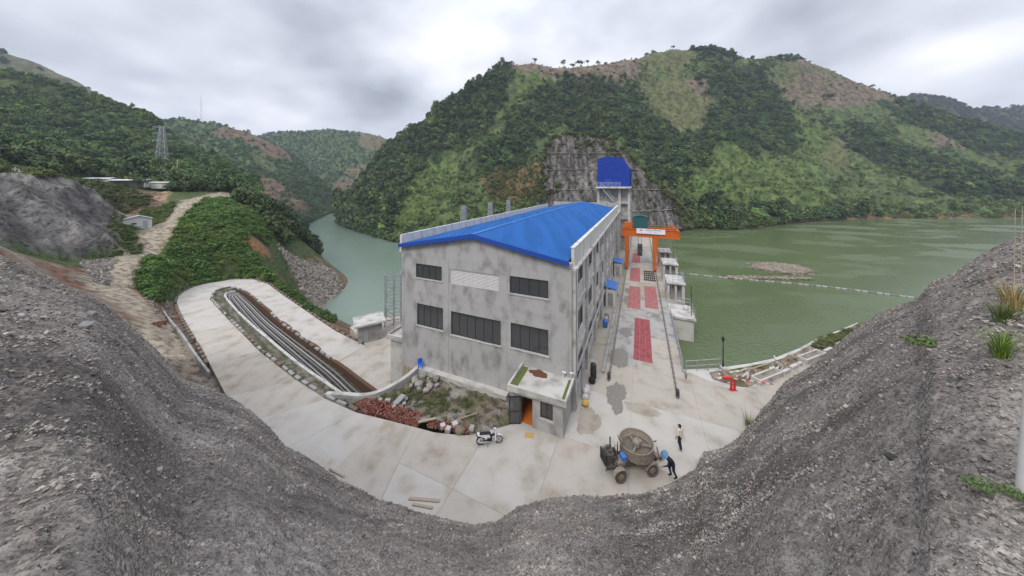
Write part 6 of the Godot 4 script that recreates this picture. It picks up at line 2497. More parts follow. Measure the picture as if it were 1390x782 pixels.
	obj("transformer", b, M.steel, t)
	# drain pipe down the left cliff to the shed
	b = MB.new()
	var pa := Vector3(-84.5, 16.6, -58.0)
	var pb := Vector3(-80.0, bank_height(-80.0, -61.5) + 0.9, -61.5)
	b.path([pa, pa.lerp(pb, 0.5) - Vector3(0, 0.25, 0), pb], 0.09, 8)
	one("cliff_pipe", b, M.concrete_pale, "pale pipe running down the dark cut to the white shed", "pipe")
	b = MB.new()
	b.tube(Vector3(0, -0.6, 0), Vector3(0, 1.2, 0), 0.08, 0.07, 8)
	o = one("pipe_post", b, M.concrete_pale, "short post carrying the lower end of the cliff pipe", "post")
	o.position = Vector3(-80.0, bank_height(-80.0, -61.5), -61.5)
	# pale pole at the right edge of the slope
	t = thing("marker_pole", Vector3(4.62, slope_height(4.62, -2.65) - 0.1, -2.65), 0, "pale leaning concrete post at the right frame edge", "post")
	b = MB.new()
	b.tube(Vector3.ZERO, Vector3(0.22, 1.6, -0.05), 0.055, 0.052, 18)
	obj("shaft", b, M.concrete_pale, t)
	# fine twigs rising at the far right
	for k in 2:
		var q: Array = [[14.9, -8.75, "thin bamboo pole at the slope top, left one of two"], [15.8, -9.15, "thin bamboo pole at the slope top, right one of two"]][k]
		b = MB.new()
		b.tube(Vector3(0, -0.2, 0), Vector3(0.05, 2.6, 0), 0.014, 0.008, 5)
		o = one("bamboo_pole", b, M.timber, q[2], "pole", "bamboo poles at the right edge")
		o.position = Vector3(q[0], slope_height(q[0], q[1]), q[1])


# ---------------------------------------------------------------- vehicles
func wheel(parent: Node3D, at: Vector3, r: float, w: float, tyre: Material, rim_m: Material, spokes := 0) -> void:  # axle along z
	var o := Node3D.new()
	o.name = "wheel"
	parent.add_child(o, true)
	o.position = at
	var b := MB.new()
	var turn := Basis(Vector3.RIGHT, PI / 2)
	var h := w / 2
	var ri := r * (0.8 if spokes else 0.6)
	b.lathe(Vector3.ZERO, [Vector2(ri, -h * 0.8), Vector2(r * 0.93, -h), Vector2(r, -h * 0.6), Vector2(r, h * 0.6), Vector2(r * 0.93, h), Vector2(ri, h * 0.8), Vector2(ri, -h * 0.8)], 24, turn)
	obj("tyre", b, tyre, o)
	b = MB.new()
	if spokes:
		b.lathe(Vector3.ZERO, [Vector2(ri * 0.92, -h * 0.6), Vector2(ri, -h * 0.6), Vector2(ri, h * 0.6), Vector2(ri * 0.92, h * 0.6), Vector2(ri * 0.92, -h * 0.6)], 24, turn)
		for k in spokes:
			var a := TAU * k / spokes
			b.tube(Vector3(0, 0, 0), Vector3(cos(a) * ri, sin(a) * ri, 0), 0.006, 0.006, 4)
		b.tube(Vector3(0, 0, -h), Vector3(0, 0, h), 0.05, 0.05, 10)
	else:
		b.lathe(Vector3.ZERO, [Vector2(0.01, -h * 0.5), Vector2(ri * 0.5, -h * 0.55), Vector2(ri, -h * 0.85), Vector2(ri, h * 0.85), Vector2(ri * 0.5, h * 0.55), Vector2(0.01, h * 0.5)], 18, turn)
		b.tube(Vector3(0, 0, -h * 0.95), Vector3(0, 0, h * 0.95), r * 0.16, r * 0.16, 10)
	obj("rim", b, rim_m, o)


func vehicles() -> void:
	# concrete mixer on four wheels
	var m := thing("concrete_mixer", Vector3(7.5, 0, -18.75), 0.186, "dusty four-wheeled concrete mixer with open round drum on the forecourt", "mixer")
	var b := MB.new()
	for z in [-0.42, 0.42]:
		b.box(Vector3(-0.05, 0.62, z), Vector3(3.5, 0.14, 0.1))
	for x in [-1.6, -1.0, -0.2, 0.5, 1.2, 1.65]:
		b.box(Vector3(x, 0.62, 0), Vector3(0.1, 0.12, 0.74))
	obj("chassis", b, M.grime, m)
	for x in [-1.12, 1.02]:
		for z in [-0.78, 0.78]:
			wheel(m, Vector3(x, 0.37, z), 0.37, 0.22, M.rubber_dusty, M.cement_crust)
		b = MB.new()
		b.tube(Vector3(x, 0.37, -0.7), Vector3(x, 0.37, 0.7), 0.06, 0.06, 8)
		b.box(Vector3(x, 0.5, -0.42), Vector3(0.5, 0.1, 0.12))
		b.box(Vector3(x, 0.5, 0.42), Vector3(0.5, 0.1, 0.12))
		obj("axle", b, M.grime, m)
		for z in [-0.78, 0.78]:
			b = MB.new()
			for k in 6:
				var a0 := PI * (0.1 + 0.8 * k / 6.0)
				var a1 := PI * (0.1 + 0.8 * (k + 1) / 6.0)
				var p0 := Vector3(x + cos(a0) * 0.46, 0.37 + sin(a0) * 0.46, z)
				var p1 := Vector3(x + cos(a1) * 0.46, 0.37 + sin(a1) * 0.46, z)
				b.obox((p0 + p1) / 2, Basis(Vector3.BACK, (p1 - p0).angle_to(Vector3.RIGHT) if p1.y > p0.y else -(p1 - p0).angle_to(Vector3.RIGHT)), Vector3(p0.distance_to(p1) + 0.02, 0.03, 0.28))
			obj("mudguard", b, M.cement_crust, m)
	var dr := Node3D.new()
	dr.name = "drum"
	m.add_child(dr)
	dr.position = Vector3(0.5, 0.94, -0.02)
	dr.rotation = Vector3(-0.03, 0, 0.05)
	dr.set_meta("label", "cement-crusted open mixing drum")
	b = MB.new()
	b.lathe(Vector3.ZERO, [Vector2(0.02, -0.06), Vector2(0.97, -0.06), Vector2(1.0, 0.0), Vector2(1.0, 0.56), Vector2(1.04, 0.58), Vector2(1.04, 0.63), Vector2(0.95, 0.63), Vector2(0.95, 0.04), Vector2(0.02, 0.03)], 40)
	obj("shell", b, M.cement_crust, dr)
	b = MB.new()
	b.lathe(Vector3.ZERO, [Vector2(0.94, 0.2), Vector2(0.6, 0.28), Vector2(0.3, 0.25), Vector2(0.02, 0.3)], 30)
	obj("wet_mix", b, M.wet_cement, dr)
	b = MB.new()
	b.cbox(Vector3(0.05, 0.52, 0.02), Vector3(0.5, 0.3, 0.42), 0.04, Basis(Vector3.UP, 0.5))
	b.tube(Vector3(0.05, 0.2, 0.02), Vector3(0.05, 0.5, 0.02), 0.16, 0.16, 12)
	for a in [0.4, 2.5, 4.6]:
		b.beam(Vector3(0.05, 0.42, 0.02), Vector3(0.05 + cos(a) * 0.75, 0.36, 0.02 + sin(a) * 0.75), 0.09, 0.09)
		b.box(Vector3(0.05 + cos(a) * 0.75, 0.3, 0.02 + sin(a) * 0.75), Vector3(0.06, 0.3, 0.3), -a)
	obj("paddles", b, M.cement_crust, dr)
	b = MB.new()
	b.obox(Vector3(-0.99, 0.72, -0.12), Basis(Vector3.BACK, 0.25), Vector3(0.05, 0.42, 0.6))
	obj("loading_lip", b, M.cement_crust, dr)
	b = MB.new()
	b.lathe(Vector3(0.5, 0.7, -0.02), [Vector2(0.6, 0.0), Vector2(0.65, 0.12), Vector2(0.72, 0.2)], 24)
	obj("drum_ring", b, M.grime, m)
	var en := Node3D.new()
	en.name = "engine"
	m.add_child(en)
	b = MB.new()
	b.cbox(Vector3(-1.45, 1.0, 0), Vector3(0.5, 0.6, 0.62), 0.05)
	b.tube(Vector3(-1.45, 1.3, -0.12), Vector3(-1.45, 1.48, -0.12), 0.1, 0.1, 10)
	b.tube(Vector3(-1.45, 1.3, 0.12), Vector3(-1.45, 1.42, 0.12), 0.09, 0.09, 10)
	obj("block", b, M.grime, en)
	b = MB.new()
	b.cbox(Vector3(-1.82, 1.0, 0), Vector3(0.1, 0.7, 0.7), 0.02)
	for k in 7:
		b.box(Vector3(-1.885, 0.74 + k * 0.085, 0), Vector3(0.03, 0.02, 0.62))
	obj("radiator", b, M.dark_steel, en)
	b = MB.new()
	b.tube(Vector3(-1.2, 1.2, -0.3), Vector3(-1.2, 1.85, -0.3), 0.045, 0.045, 8)
	b.path([Vector3(-1.4, 1.1, 0.32), Vector3(-1.15, 1.15, 0.36), Vector3(-1.0, 0.85, 0.36)], 0.04, 8)
	b.path([Vector3(-1.75, 0.8, 0.38), Vector3(-1.9, 0.55, 0.5)], 0.035, 8)
	obj("exhaust", b, M.dark_steel, en)
	b = MB.new()
	b.tube(Vector3(-1.02, 1.0, -0.05), Vector3(-0.98, 1.0, -0.05), 0.3, 0.3, 18)
	b.tube(Vector3(-0.98, 0.8, 0.25), Vector3(-0.7, 0.8, 0.25), 0.14, 0.14, 12)
	obj("flywheel", b, M.grime, en)
	b = MB.new()
	b.cbox(Vector3(-0.88, 0.82, 0.3), Vector3(0.5, 0.24, 0.5), 0.02)
	obj("tool_box", b, M.cement_crust, m)
	b = MB.new()
	b.cbox(Vector3(-0.68, 1.1, 0.36), Vector3(0.3, 0.3, 0.4), 0.03)
	var bb := obj("fuel_tank", b, M.awning_blue, m)
	bb.set_meta("label", "blue fuel tank")
	for k in 4:
		b = MB.new()
		b.tube(Vector3(-1.0 + k * 0.1, 0.95, -0.1 + 0.1 * (k % 2)), Vector3(-0.95 + k * 0.1, 1.45 + 0.08 * (k % 3), -0.15 + 0.1 * (k % 2)), 0.018, 0.018, 6)
		obj("lever", b, M.dark_steel, m)
	b = MB.new()
	b.obox(Vector3(1.72, 0.75, 0.35), Basis(Vector3.BACK, -0.5), Vector3(0.55, 0.05, 0.5))
	b.beam(Vector3(1.5, 1.5, 0.55), Vector3(1.75, 0.6, 0.6), 0.06, 0.06)
	obj("chute", b, M.cement_crust, m)
	b = MB.new()
	b.path([Vector3(1.55, 0.66, -0.3), Vector3(2.0, 0.6, -0.7), Vector3(2.7, 0.3, -1.1)], 0.03, 6)
	obj("tow_bar", b, M.dark_steel, m)

	# motorcycle
	m = thing("motorcycle", Vector3(-1.55, 0, -20.42), 0.12, "white underbone motorcycle with black seat parked at the yard corner", "motorcycle")
	wheel(m, Vector3(-0.63, 0.29, 0), 0.29, 0.09, M.rubber, M.chrome, 14)
	wheel(m, Vector3(0.63, 0.28, 0), 0.28, 0.08, M.rubber, M.chrome, 14)
	b = MB.new()
	for z in [-0.07, 0.07]:
		b.tube(Vector3(0.63, 0.28, z), Vector3(0.42, 0.86, z * 0.8), 0.024, 0.028, 8)
	b.tube(Vector3(0.46, 0.78, 0), Vector3(0.38, 1.0, 0), 0.035, 0.03, 8)
	obj("fork", b, M.chrome, m)
	b = MB.new()
	for k in 5:
		var a0 := 0.5 + 0.42 * k
		var a1 := a0 + 0.42
		b.beam(Vector3(0.63 + cos(a0) * 0.32, 0.28 + sin(a0) * 0.32, 0), Vector3(0.63 + cos(a1) * 0.32, 0.28 + sin(a1) * 0.32, 0), 0.11, 0.02)
	obj("mudguard", b, M.bike_white, m)
	b = MB.new()
	for z in [-1, 1]:
		b.hexa([Vector3(0.36, 0.34, 0.2 * z), Vector3(0.42, 0.34, 0.2 * z), Vector3(0.42, 0.34, 0.03 * z), Vector3(0.36, 0.34, 0.03 * z), Vector3(0.36, 0.86, 0.15 * z), Vector3(0.46, 0.86, 0.12 * z), Vector3(0.46, 0.86, 0.03 * z), Vector3(0.36, 0.86, 0.03 * z)])
	b.cbox(Vector3(0.4, 0.82, 0), Vector3(0.14, 0.18, 0.24), 0.04)
	obj("leg_shield", b, M.bike_white, m)
	b = MB.new()
	b.beam(Vector3(0.36, 0.66, 0), Vector3(-0.1, 0.5, 0), 0.12, 0.1)
	b.cbox(Vector3(0.0, 0.36, 0), Vector3(0.34, 0.26, 0.24), 0.05)
	b.beam(Vector3(-0.63, 0.29, 0.09), Vector3(-0.02, 0.36, 0.09), 0.03, 0.06)
	obj("engine", b, M.bike_black, m)
	b = MB.new()
	b.cbox(Vector3(-0.32, 0.77, 0), Vector3(0.74, 0.11, 0.24), 0.045)
	b.cbox(Vector3(-0.02, 0.74, 0), Vector3(0.2, 0.1, 0.18), 0.04)
	obj("seat", b, M.bike_black, m)
	b = MB.new()
	for z in [-1, 1]:
		b.extrude([Vector3(0.05, 0.52, 0.11 * z), Vector3(-0.3, 0.5, 0.12 * z), Vector3(-0.8, 0.72, 0.1 * z), Vector3(-0.86, 0.84, 0.06 * z), Vector3(-0.6, 0.76, 0.11 * z), Vector3(0.0, 0.7, 0.11 * z)], Vector3(0, 0, -0.03 * z))
	b.cbox(Vector3(-0.78, 0.78, 0), Vector3(0.16, 0.08, 0.16), 0.03)
	obj("tail_fairing", b, M.bike_white, m)
	b = MB.new()
	b.beam(Vector3(-0.9, 0.72, 0), Vector3(-0.78, 0.45, 0), 0.12, 0.03)
	obj("rear_mudguard", b, M.bike_black, m)
	b = MB.new()
	b.tube(Vector3(0.0, 0.25, 0.14), Vector3(-0.35, 0.27, 0.15), 0.025, 0.03, 8)
	b.tube(Vector3(-0.35, 0.27, 0.15), Vector3(-0.82, 0.33, 0.16), 0.05, 0.045, 10)
	obj("exhaust", b, M.chrome, m)
	b = MB.new()
	b.cbox(Vector3(0.37, 1.0, 0), Vector3(0.16, 0.15, 0.2), 0.05)
	obj("headlight_cowl", b, M.bike_white, m)
	b = MB.new()
	b.tube(Vector3(0.3, 1.04, -0.33), Vector3(0.34, 1.02, 0), 0.016, 0.016, 6)
	b.tube(Vector3(0.3, 1.04, 0.33), Vector3(0.34, 1.02, 0), 0.016, 0.016, 6)
	for z in [-0.26, 0.26]:
		b.tube(Vector3(0.32, 1.05, z), Vector3(0.34, 1.22, z * 1.15), 0.008, 0.008, 5)
		b.cbox(Vector3(0.34, 1.25, z * 1.2), Vector3(0.03, 0.08, 0.11), 0.012)
	obj("handlebar", b, M.bike_black, m)
	b = MB.new()
	b.tube(Vector3(-0.1, 0.24, 0.12), Vector3(-0.16, 0.01, 0.26), 0.014, 0.014, 6)
	obj("kickstand", b, M.dark_steel, m)


# ---------------------------------------------------------------- people
func field(p: Vector3, bones: Array, k: float) -> float:
	var d := 1e9
	for q in bones:
		var a: Vector3 = q[0]
		var ab: Vector3 = q[1] - a
		var t := clampf((p - a).dot(ab) / maxf(ab.length_squared(), 1e-9), 0.0, 1.0)
		var e := p.distance_to(a + ab * t) - lerpf(q[2], q[3], t)
		if e > d + k:
			continue
		var h := clampf(0.5 + 0.5 * (d - e) / k, 0.0, 1.0) if d < 1e8 else 1.0
		d = e if d > 1e8 else lerpf(d, e, h) - k * h * (1.0 - h)
	return d


func nets(b: MB, bones: Array, cell: float, k: float) -> void:  # surface nets round a set of tapered capsules
	var lo := Vector3(1e9, 1e9, 1e9)
	var hi := -lo
	for q in bones:
		for e in 2:
			var r: Vector3 = Vector3.ONE * (q[2 + e] + cell * 2)
			lo = lo.min(q[e] - r)
			hi = hi.max(q[e] + r)
	var n := Vector3i(((hi - lo) / cell).ceil()) + Vector3i.ONE
	var f := PackedFloat32Array()
	f.resize(n.x * n.y * n.z)
	for z in n.z:
		for y in n.y:
			for x in n.x:
				f[x + n.x * (y + n.y * z)] = field(lo + Vector3(x, y, z) * cell, bones, k)
	var at := {}
	var sx := 1
	var sy := n.x
	var sz := n.x * n.y
	for z in n.z - 1:
		for y in n.y - 1:
			for x in n.x - 1:
				var o := x + sy * y + sz * z
				var mask := 0
				var sum := Vector3.ZERO
				var cnt := 0
				var cv := [f[o], f[o + sx], f[o + sy], f[o + sx + sy], f[o + sz], f[o + sx + sz], f[o + sy + sz], f[o + sx + sy + sz]]
				for j in 8:
					if cv[j] < 0:
						mask |= 1 << j
				if mask == 0 or mask == 255:
					continue
				for e in [[0, 1], [2, 3], [4, 5], [6, 7], [0, 2], [1, 3], [4, 6], [5, 7], [0, 4], [1, 5], [2, 6], [3, 7]]:
					var va: float = cv[e[0]]
					var vb: float = cv[e[1]]
					if (va < 0) != (vb < 0):
						var t := va / (va - vb)
						var pa := Vector3(e[0] & 1, (e[0] >> 1) & 1, e[0] >> 2)
						var pb := Vector3(e[1] & 1, (e[1] >> 1) & 1, e[1] >> 2)
						sum += pa.lerp(pb, t)
						cnt += 1
				var p := lo + (Vector3(x, y, z) + sum / cnt) * cell
				var g := Vector3(cv[1] - cv[0] + cv[3] - cv[2] + cv[5] - cv[4] + cv[7] - cv[6], cv[2] - cv[0] + cv[3] - cv[1] + cv[6] - cv[4] + cv[7] - cv[5], cv[4] - cv[0] + cv[5] - cv[1] + cv[6] - cv[2] + cv[7] - cv[3])
				var best := 1e9
				for q in bones:
					var a: Vector3 = q[0]
					var ab: Vector3 = q[1] - a
					var t := clampf((p - a).dot(ab) / maxf(ab.length_squared(), 1e-9), 0.0, 1.0)
					var d := p.distance_to(a + ab * t) - lerpf(q[2], q[3], t)
					if d < best:
						best = d
						b.col = q[4]
				at[o] = b.pt(p, g)
	for o in at:
		for ax in 3:
			var s: int = [sx, sy, sz][ax]
			var u: int = [sy, sz, sx][ax]
			var w: int = [sz, sx, sy][ax]
			var inside_ := f[o] < 0
			if o + s >= f.size() or inside_ == (f[o + s] < 0):
				continue
			if not (at.has(o - u) and at.has(o - w) and at.has(o - u - w)):
				continue
			var q := [at[o - u - w], at[o - w], at[o], at[o - u]]
			if inside_:
				b.i.append_array([q[0], q[2], q[1], q[0], q[3], q[2]])
			else:
				b.i.append_array([q[0], q[1], q[2], q[0], q[2], q[3]])


func hand(bones: Array, wrist: Vector3, dir: Vector3, palm_n: Vector3, skin: Color, curl: float, thumb: float) -> void:
	var side := dir.cross(palm_n).normalized() * thumb
	var mid := wrist + dir * 0.085
	bones.append([wrist, mid + side * 0.02, 0.026, 0.024, skin])
	bones.append([wrist, mid - side * 0.022, 0.026, 0.022, skin])
	for k in 4:
		var o := mid + side * (0.033 - 0.022 * k)
		var l: float = [0.036, 0.041, 0.038, 0.03][k]
		var d := dir
		var p := o
		for j in 3:
			d = (d * cos(curl) + palm_n * sin(curl)).normalized()
			var q: Vector3 = p + d * l * [1.0, 0.75, 0.6][j]
			bones.append([p, q, 0.0095 - 0.0008 * j, 0.009 - 0.001 * j, skin])
			p = q
	var a := wrist + dir * 0.03 + side * 0.022
	var c := a + (dir * 0.6 + side * 0.8).normalized() * 0.045
	bones.append([a, c, 0.014, 0.011, skin])
	bones.append([c, c + (dir * 0.9 + side * 0.25 + palm_n * 0.3).normalized() * 0.035, 0.0105, 0.009, skin])


func head(bones: Array, at: Vector3, face: Vector3, up: Vector3, skin: Color, hair: Color) -> void:  # at: middle of the head
	var side := up.cross(face).normalized()
	bones.append([at + up * 0.035 - face * 0.015, at + up * 0.03 + face * 0.012, 0.082, 0.08, hair])
	bones.append([at - face * 0.03, at - face * 0.03 + up * 0.03, 0.078, 0.08, hair])
	bones.append([at + face * 0.03 - up * 0.01, at + face * 0.034 - up * 0.06, 0.066, 0.05, skin])
	bones.append([at + face * 0.055 - up * 0.1, at + face * 0.05 - up * 0.08, 0.028, 0.036, skin])
	bones.append([at + face * 0.094 - up * 0.005, at + face * 0.108 - up * 0.034, 0.009, 0.014, skin])
	for s in [-1, 1]:
		bones.append([at + side * 0.078 * s - up * 0.02, at + side * 0.082 * s + up * 0.012, 0.012, 0.017, skin])
		bones.append([at + face * 0.089 + side * 0.03 * s + up * 0.006, at + face * 0.09 + side * 0.034 * s + up * 0.006, 0.009, 0.009, Color(0.03, 0.022, 0.018)])
	bones.append([at + face * 0.088 - up * 0.062 - side * 0.018, at + face * 0.088 - up * 0.062 + side * 0.018, 0.009, 0.009, Color(0.25, 0.1, 0.08)])


func people() -> void:
	var skin := Color(0.33, 0.19, 0.12)
	var hair := Color(0.015, 0.013, 0.012)
	var shirt := Color(0.6, 0.56, 0.5)
	var dark := Color(0.022, 0.022, 0.028)
	var shoe := Color(0.3, 0.28, 0.25)
	# a person in a pale shirt walking away from the mixer; looks along +z in its own axes
	var V := func(x: float, y: float, z: float) -> Vector3: return Vector3(x, y, z)
	var b := MB.new()
	var bones := [
		[V.call(0, 0.94, 0), V.call(0, 1.1, 0.0), 0.135, 0.125, shirt], [V.call(-0.03, 1.1, 0), V.call(-0.05, 1.3, 0.01), 0.125, 0.12, shirt], [V.call(0.03, 1.1, 0), V.call(0.05, 1.3, 0.01), 0.125, 0.12, shirt],
		[V.call(-0.15, 1.36, 0), V.call(0.15, 1.36, 0), 0.065, 0.065, shirt], [V.call(0, 1.38, 0), V.call(0, 1.48, 0.015), 0.055, 0.05, skin],
		[V.call(-0.08, 0.92, 0), V.call(-0.095, 0.5, 0.07), 0.1, 0.066, dark], [V.call(-0.095, 0.5, 0.07), V.call(-0.1, 0.11, -0.03), 0.066, 0.05, dark],
		[V.call(0.08, 0.92, 0), V.call(0.09, 0.5, 0.02), 0.1, 0.066, dark], [V.call(0.09, 0.5, 0.02), V.call(0.09, 0.12, -0.14), 0.066, 0.05, dark],
		[V.call(-0.1, 0.06, -0.05), V.call(-0.105, 0.04, 0.13), 0.045, 0.038, shoe], [V.call(0.09, 0.09, -0.17), V.call(0.095, 0.04, 0.01), 0.045, 0.036, shoe],
		[V.call(-0.19, 1.35, 0), V.call(-0.25, 1.08, -0.03), 0.055, 0.045, shirt], [V.call(-0.25, 1.08, -0.03), V.call(-0.26, 0.84, 0.06), 0.042, 0.03, skin],
		[V.call(0.19, 1.35, 0), V.call(0.29, 1.1, -0.05), 0.055, 0.045, shirt], [V.call(0.29, 1.1, -0.05), V.call(0.3, 0.87, 0.08), 0.042, 0.03, skin],
	]
	nets(b, bones, 0.022, 0.035)
	var hd := [[V.call(0, 1.42, 0.01), V.call(0, 1.5, 0.02), 0.052, 0.05, skin]]
	head(hd, V.call(0, 1.575, 0.025), Vector3(0, 0, 1), Vector3.UP, skin, hair)
	nets(b, hd, 0.011, 0.014)
	for s in [-1, 1]:
		var hb := []
		var wr: Vector3 = V.call(-0.26, 0.84, 0.06) if s < 0 else V.call(0.3, 0.87, 0.08)
		hand(hb, wr, Vector3(0, -0.95, 0.3).normalized(), Vector3(-s, 0, 0), skin, 0.28, float(s))
		nets(b, hb, 0.007, 0.008)
	var o := one("person", b, M.person, "person in pale shirt and black trousers walking across the forecourt", "person")
	o.position = Vector3(11.4, 0.0, -20.0)
	o.rotation.y = PI + 0.5
	# a worker in dark blue bending over the mixer with a light blue hat
	var navy := Color(0.02, 0.026, 0.045)
	b = MB.new()
	bones = [
		[V.call(0, 0.88, -0.05), V.call(0, 1.02, 0.06), 0.14, 0.135, navy], [V.call(-0.04, 1.0, 0.05), V.call(-0.06, 1.2, 0.24), 0.13, 0.125, navy], [V.call(0.04, 1.0, 0.05), V.call(0.06, 1.2, 0.24), 0.13, 0.125, navy],
		[V.call(-0.15, 1.25, 0.29), V.call(0.15, 1.25, 0.29), 0.068, 0.068, navy], [V.call(0, 1.27, 0.31), V.call(0, 1.34, 0.4), 0.055, 0.05, skin],
		[V.call(-0.09, 0.86, -0.05), V.call(-0.12, 0.47, 0.06), 0.105, 0.07, navy], [V.call(-0.12, 0.47, 0.06), V.call(-0.13, 0.1, -0.06), 0.07, 0.052, navy],
		[V.call(0.09, 0.86, -0.05), V.call(0.12, 0.48, -0.05), 0.105, 0.07, navy], [V.call(0.12, 0.48, -0.05), V.call(0.12, 0.1, -0.24), 0.07, 0.052, navy],
		[V.call(-0.13, 0.05, -0.08), V.call(-0.14, 0.04, 0.1), 0.045, 0.038, dark], [V.call(0.12, 0.06, -0.27), V.call(0.13, 0.04, -0.09), 0.045, 0.038, dark],
		[V.call(-0.19, 1.24, 0.29), V.call(-0.22, 1.08, 0.5), 0.058, 0.046, navy], [V.call(-0.22, 1.08, 0.5), V.call(-0.16, 1.04, 0.74), 0.044, 0.032, navy],
		[V.call(0.19, 1.24, 0.29), V.call(0.24, 0.98, 0.42), 0.058, 0.046, navy], [V.call(0.24, 0.98, 0.42), V.call(0.16, 0.9, 0.66), 0.044, 0.032, navy],
	]
	nets(b, bones, 0.022, 0.035)
	hd = [[V.call(0, 1.29, 0.33), V.call(0, 1.36, 0.41), 0.052, 0.05, skin]]
	var hu := Vector3(0, 0.82, 0.57).normalized()
	var hf := Vector3(0, -0.57, 0.82).normalized()
	head(hd, V.call(0, 1.43, 0.47), hf, hu, skin, hair)
	nets(b, hd, 0.011, 0.014)
	for s in [-1, 1]:
		var hb := []
		var wr: Vector3 = V.call(-0.16, 1.04, 0.74) if s < 0 else V.call(0.16, 0.9, 0.66)
		hand(hb, wr, Vector3(-s * 0.2, -0.3, 0.93).normalized(), Vector3(0, -1, 0), skin, 0.5, float(-s))
		nets(b, hb, 0.007, 0.008)
	o = one("person", b, M.person, "person in dark blue bending towards the mixer under a light blue hat", "person")
	o.position = Vector3(9.8, 0.0, -18.1)
	o.rotation.y = -PI / 2 + 0.15
	var h := MB.new()
	h.lathe(V.call(0, 1.43, 0.47) + hu * 0.05, [Vector2(0.25, -0.03), Vector2(0.24, -0.01), Vector2(0.12, 0.07), Vector2(0.06, 0.12), Vector2(0.005, 0.14)], 20, Basis(Quaternion(Vector3.UP, hu)))
	h.lathe(V.call(0, 1.43, 0.47) + hu * 0.05, [Vector2(0.005, 0.125), Vector2(0.12, 0.055), Vector2(0.25, -0.03)], 20, Basis(Quaternion(Vector3.UP, hu)))
	obj("hat", h, M.hat_blue, o)
const MAIN_HILL := [
	[[-145, -14.0, -242], [-111, -14.0, -206], [-82, -14.0, -178], [-57, -14.0, -156], [-30, -13.9, -142], [-8, -14.1, -135], [12, -8.4, -132], [31, -5.1, -132], [51, -2.5, -132], [72, -2.3, -140], [88, -3.0, -138], [103, -3.0, -136], [133, -3.0, -150], [170, -3.0, -168], [215, -3.0, -177], [265, -3.0, -181], [318, -3.0, -183], [382, -3.3, -185]],
	[[-145, -12.4, -242], [-116, -9.1, -217], [-90, -5.9, -200], [-66, -5.0, -187], [-37, -3.7, -183], [-10, -2.3, -182], [16, 3.2, -183], [43, 6.5, -184], [70, 10.2, -185], [96, 12.2, -192], [121, 11.9, -192], [143, 11.3, -191], [176, 11.9, -202], [216, 14.4, -216], [264, 13.1, -222], [318, 9.8, -222], [371, 6.4, -218], [438, 3.5, -216]],
	[[-146, -10.8, -243], [-120, -3.5, -227], [-98, 5.0, -221], [-73, 9.1, -216], [-42, 15.4, -221], [-12, 21.0, -225], [21, 26.7, -230], [54, 29.6, -232], [87, 34.6, -234], [118, 38.4, -241], [150, 39.4, -241], [179, 38.6, -242], [215, 38.0, -251], [258, 42.0, -261], [308, 37.7, -264], [365, 29.0, -260], [418, 20.3, -251], [487, 13.3, -246]],
	[[-146, -9.2, -244], [-123, 2.6, -236], [-104, 18.4, -241], [-80, 28.0, -245], [-47, 42.4, -258], [-13, 55.2, -267], [26, 61.2, -275], [64, 63.3, -278], [103, 69.8, -282], [139, 75.5, -288], [178, 78.6, -290], [212, 77.9, -292], [251, 74.6, -298], [297, 79.1, -305], [349, 70.3, -305], [408, 54.1, -297], [462, 38.1, -283], [533, 26.0, -274]],
	[[-146, -7.6, -245], [-127, 9.4, -246], [-110, 34.1, -260], [-85, 51.5, -273], [-51, 77.1, -294], [-13, 99.7, -309], [31, 106.5, -320], [74, 107.2, -325], [117, 115.6, -329], [158, 123.3, -334], [205, 129.3, -338], [243, 128.9, -341], [285, 121.2, -344], [335, 125.4, -348], [388, 110.6, -345], [448, 85.0, -334], [502, 59.8, -314], [575, 41.3, -302]],
	[[-146, -6.0, -246], [-131, 16.7, -255], [-116, 52.3, -280], [-90, 79.5, -300], [-54, 119.5, -330], [-13, 154.5, -350], [36, 162.2, -365], [83, 161.4, -370], [131, 171.8, -375], [176, 181.4, -380], [231, 191.2, -385], [273, 191.6, -390], [317, 177.9, -390], [370, 180.8, -390], [424, 158.5, -385], [486, 121.6, -370], [539, 85.3, -345], [615, 59.2, -330]],
	[[-183, -19.5, -308], [-163, 0.5, -319], [-144, 27.2, -350], [-112, 47.6, -375], [-67, 77.6, -412], [-16, 103.9, -438], [46, 109.6, -456], [104, 109.0, -462], [164, 116.8, -469], [220, 124.1, -475], [289, 131.4, -481], [341, 131.7, -488], [396, 121.4, -488], [463, 123.6, -488], [529, 106.9, -481], [607, 79.2, -462], [674, 52.0, -431], [768, 32.4, -412]],
]
const ROCK_CUT := [
	[[9, -3.1, -128], [20, -2.0, -121], [31, -1.8, -118], [43, -1.8, -118], [56, -1.7, -121], [71, -1.8, -128], [86, -2.4, -138]],
	[[11, 7.1, -134], [20, 10.0, -131], [33, 10.2, -129], [45, 9.6, -129], [58, 6.7, -129], [72, 3.0, -132], [85, -0.4, -140]],
	[[13, 18.2, -140], [21, 24.0, -140], [35, 24.6, -140], [48, 23.2, -139], [59, 16.1, -136], [72, 8.1, -136], [84, 1.6, -141]],
	[[16, 30.8, -146], [21, 40.5, -150], [36, 41.9, -152], [50, 39.4, -150], [60, 27.0, -144], [72, 13.8, -140], [83, 3.7, -143]],
	[[20, 11.1, -182], [27, 18.4, -188], [45, 19.5, -190], [62, 17.5, -188], [75, 8.2, -180], [90, -1.6, -175], [104, -9.2, -179]],
]
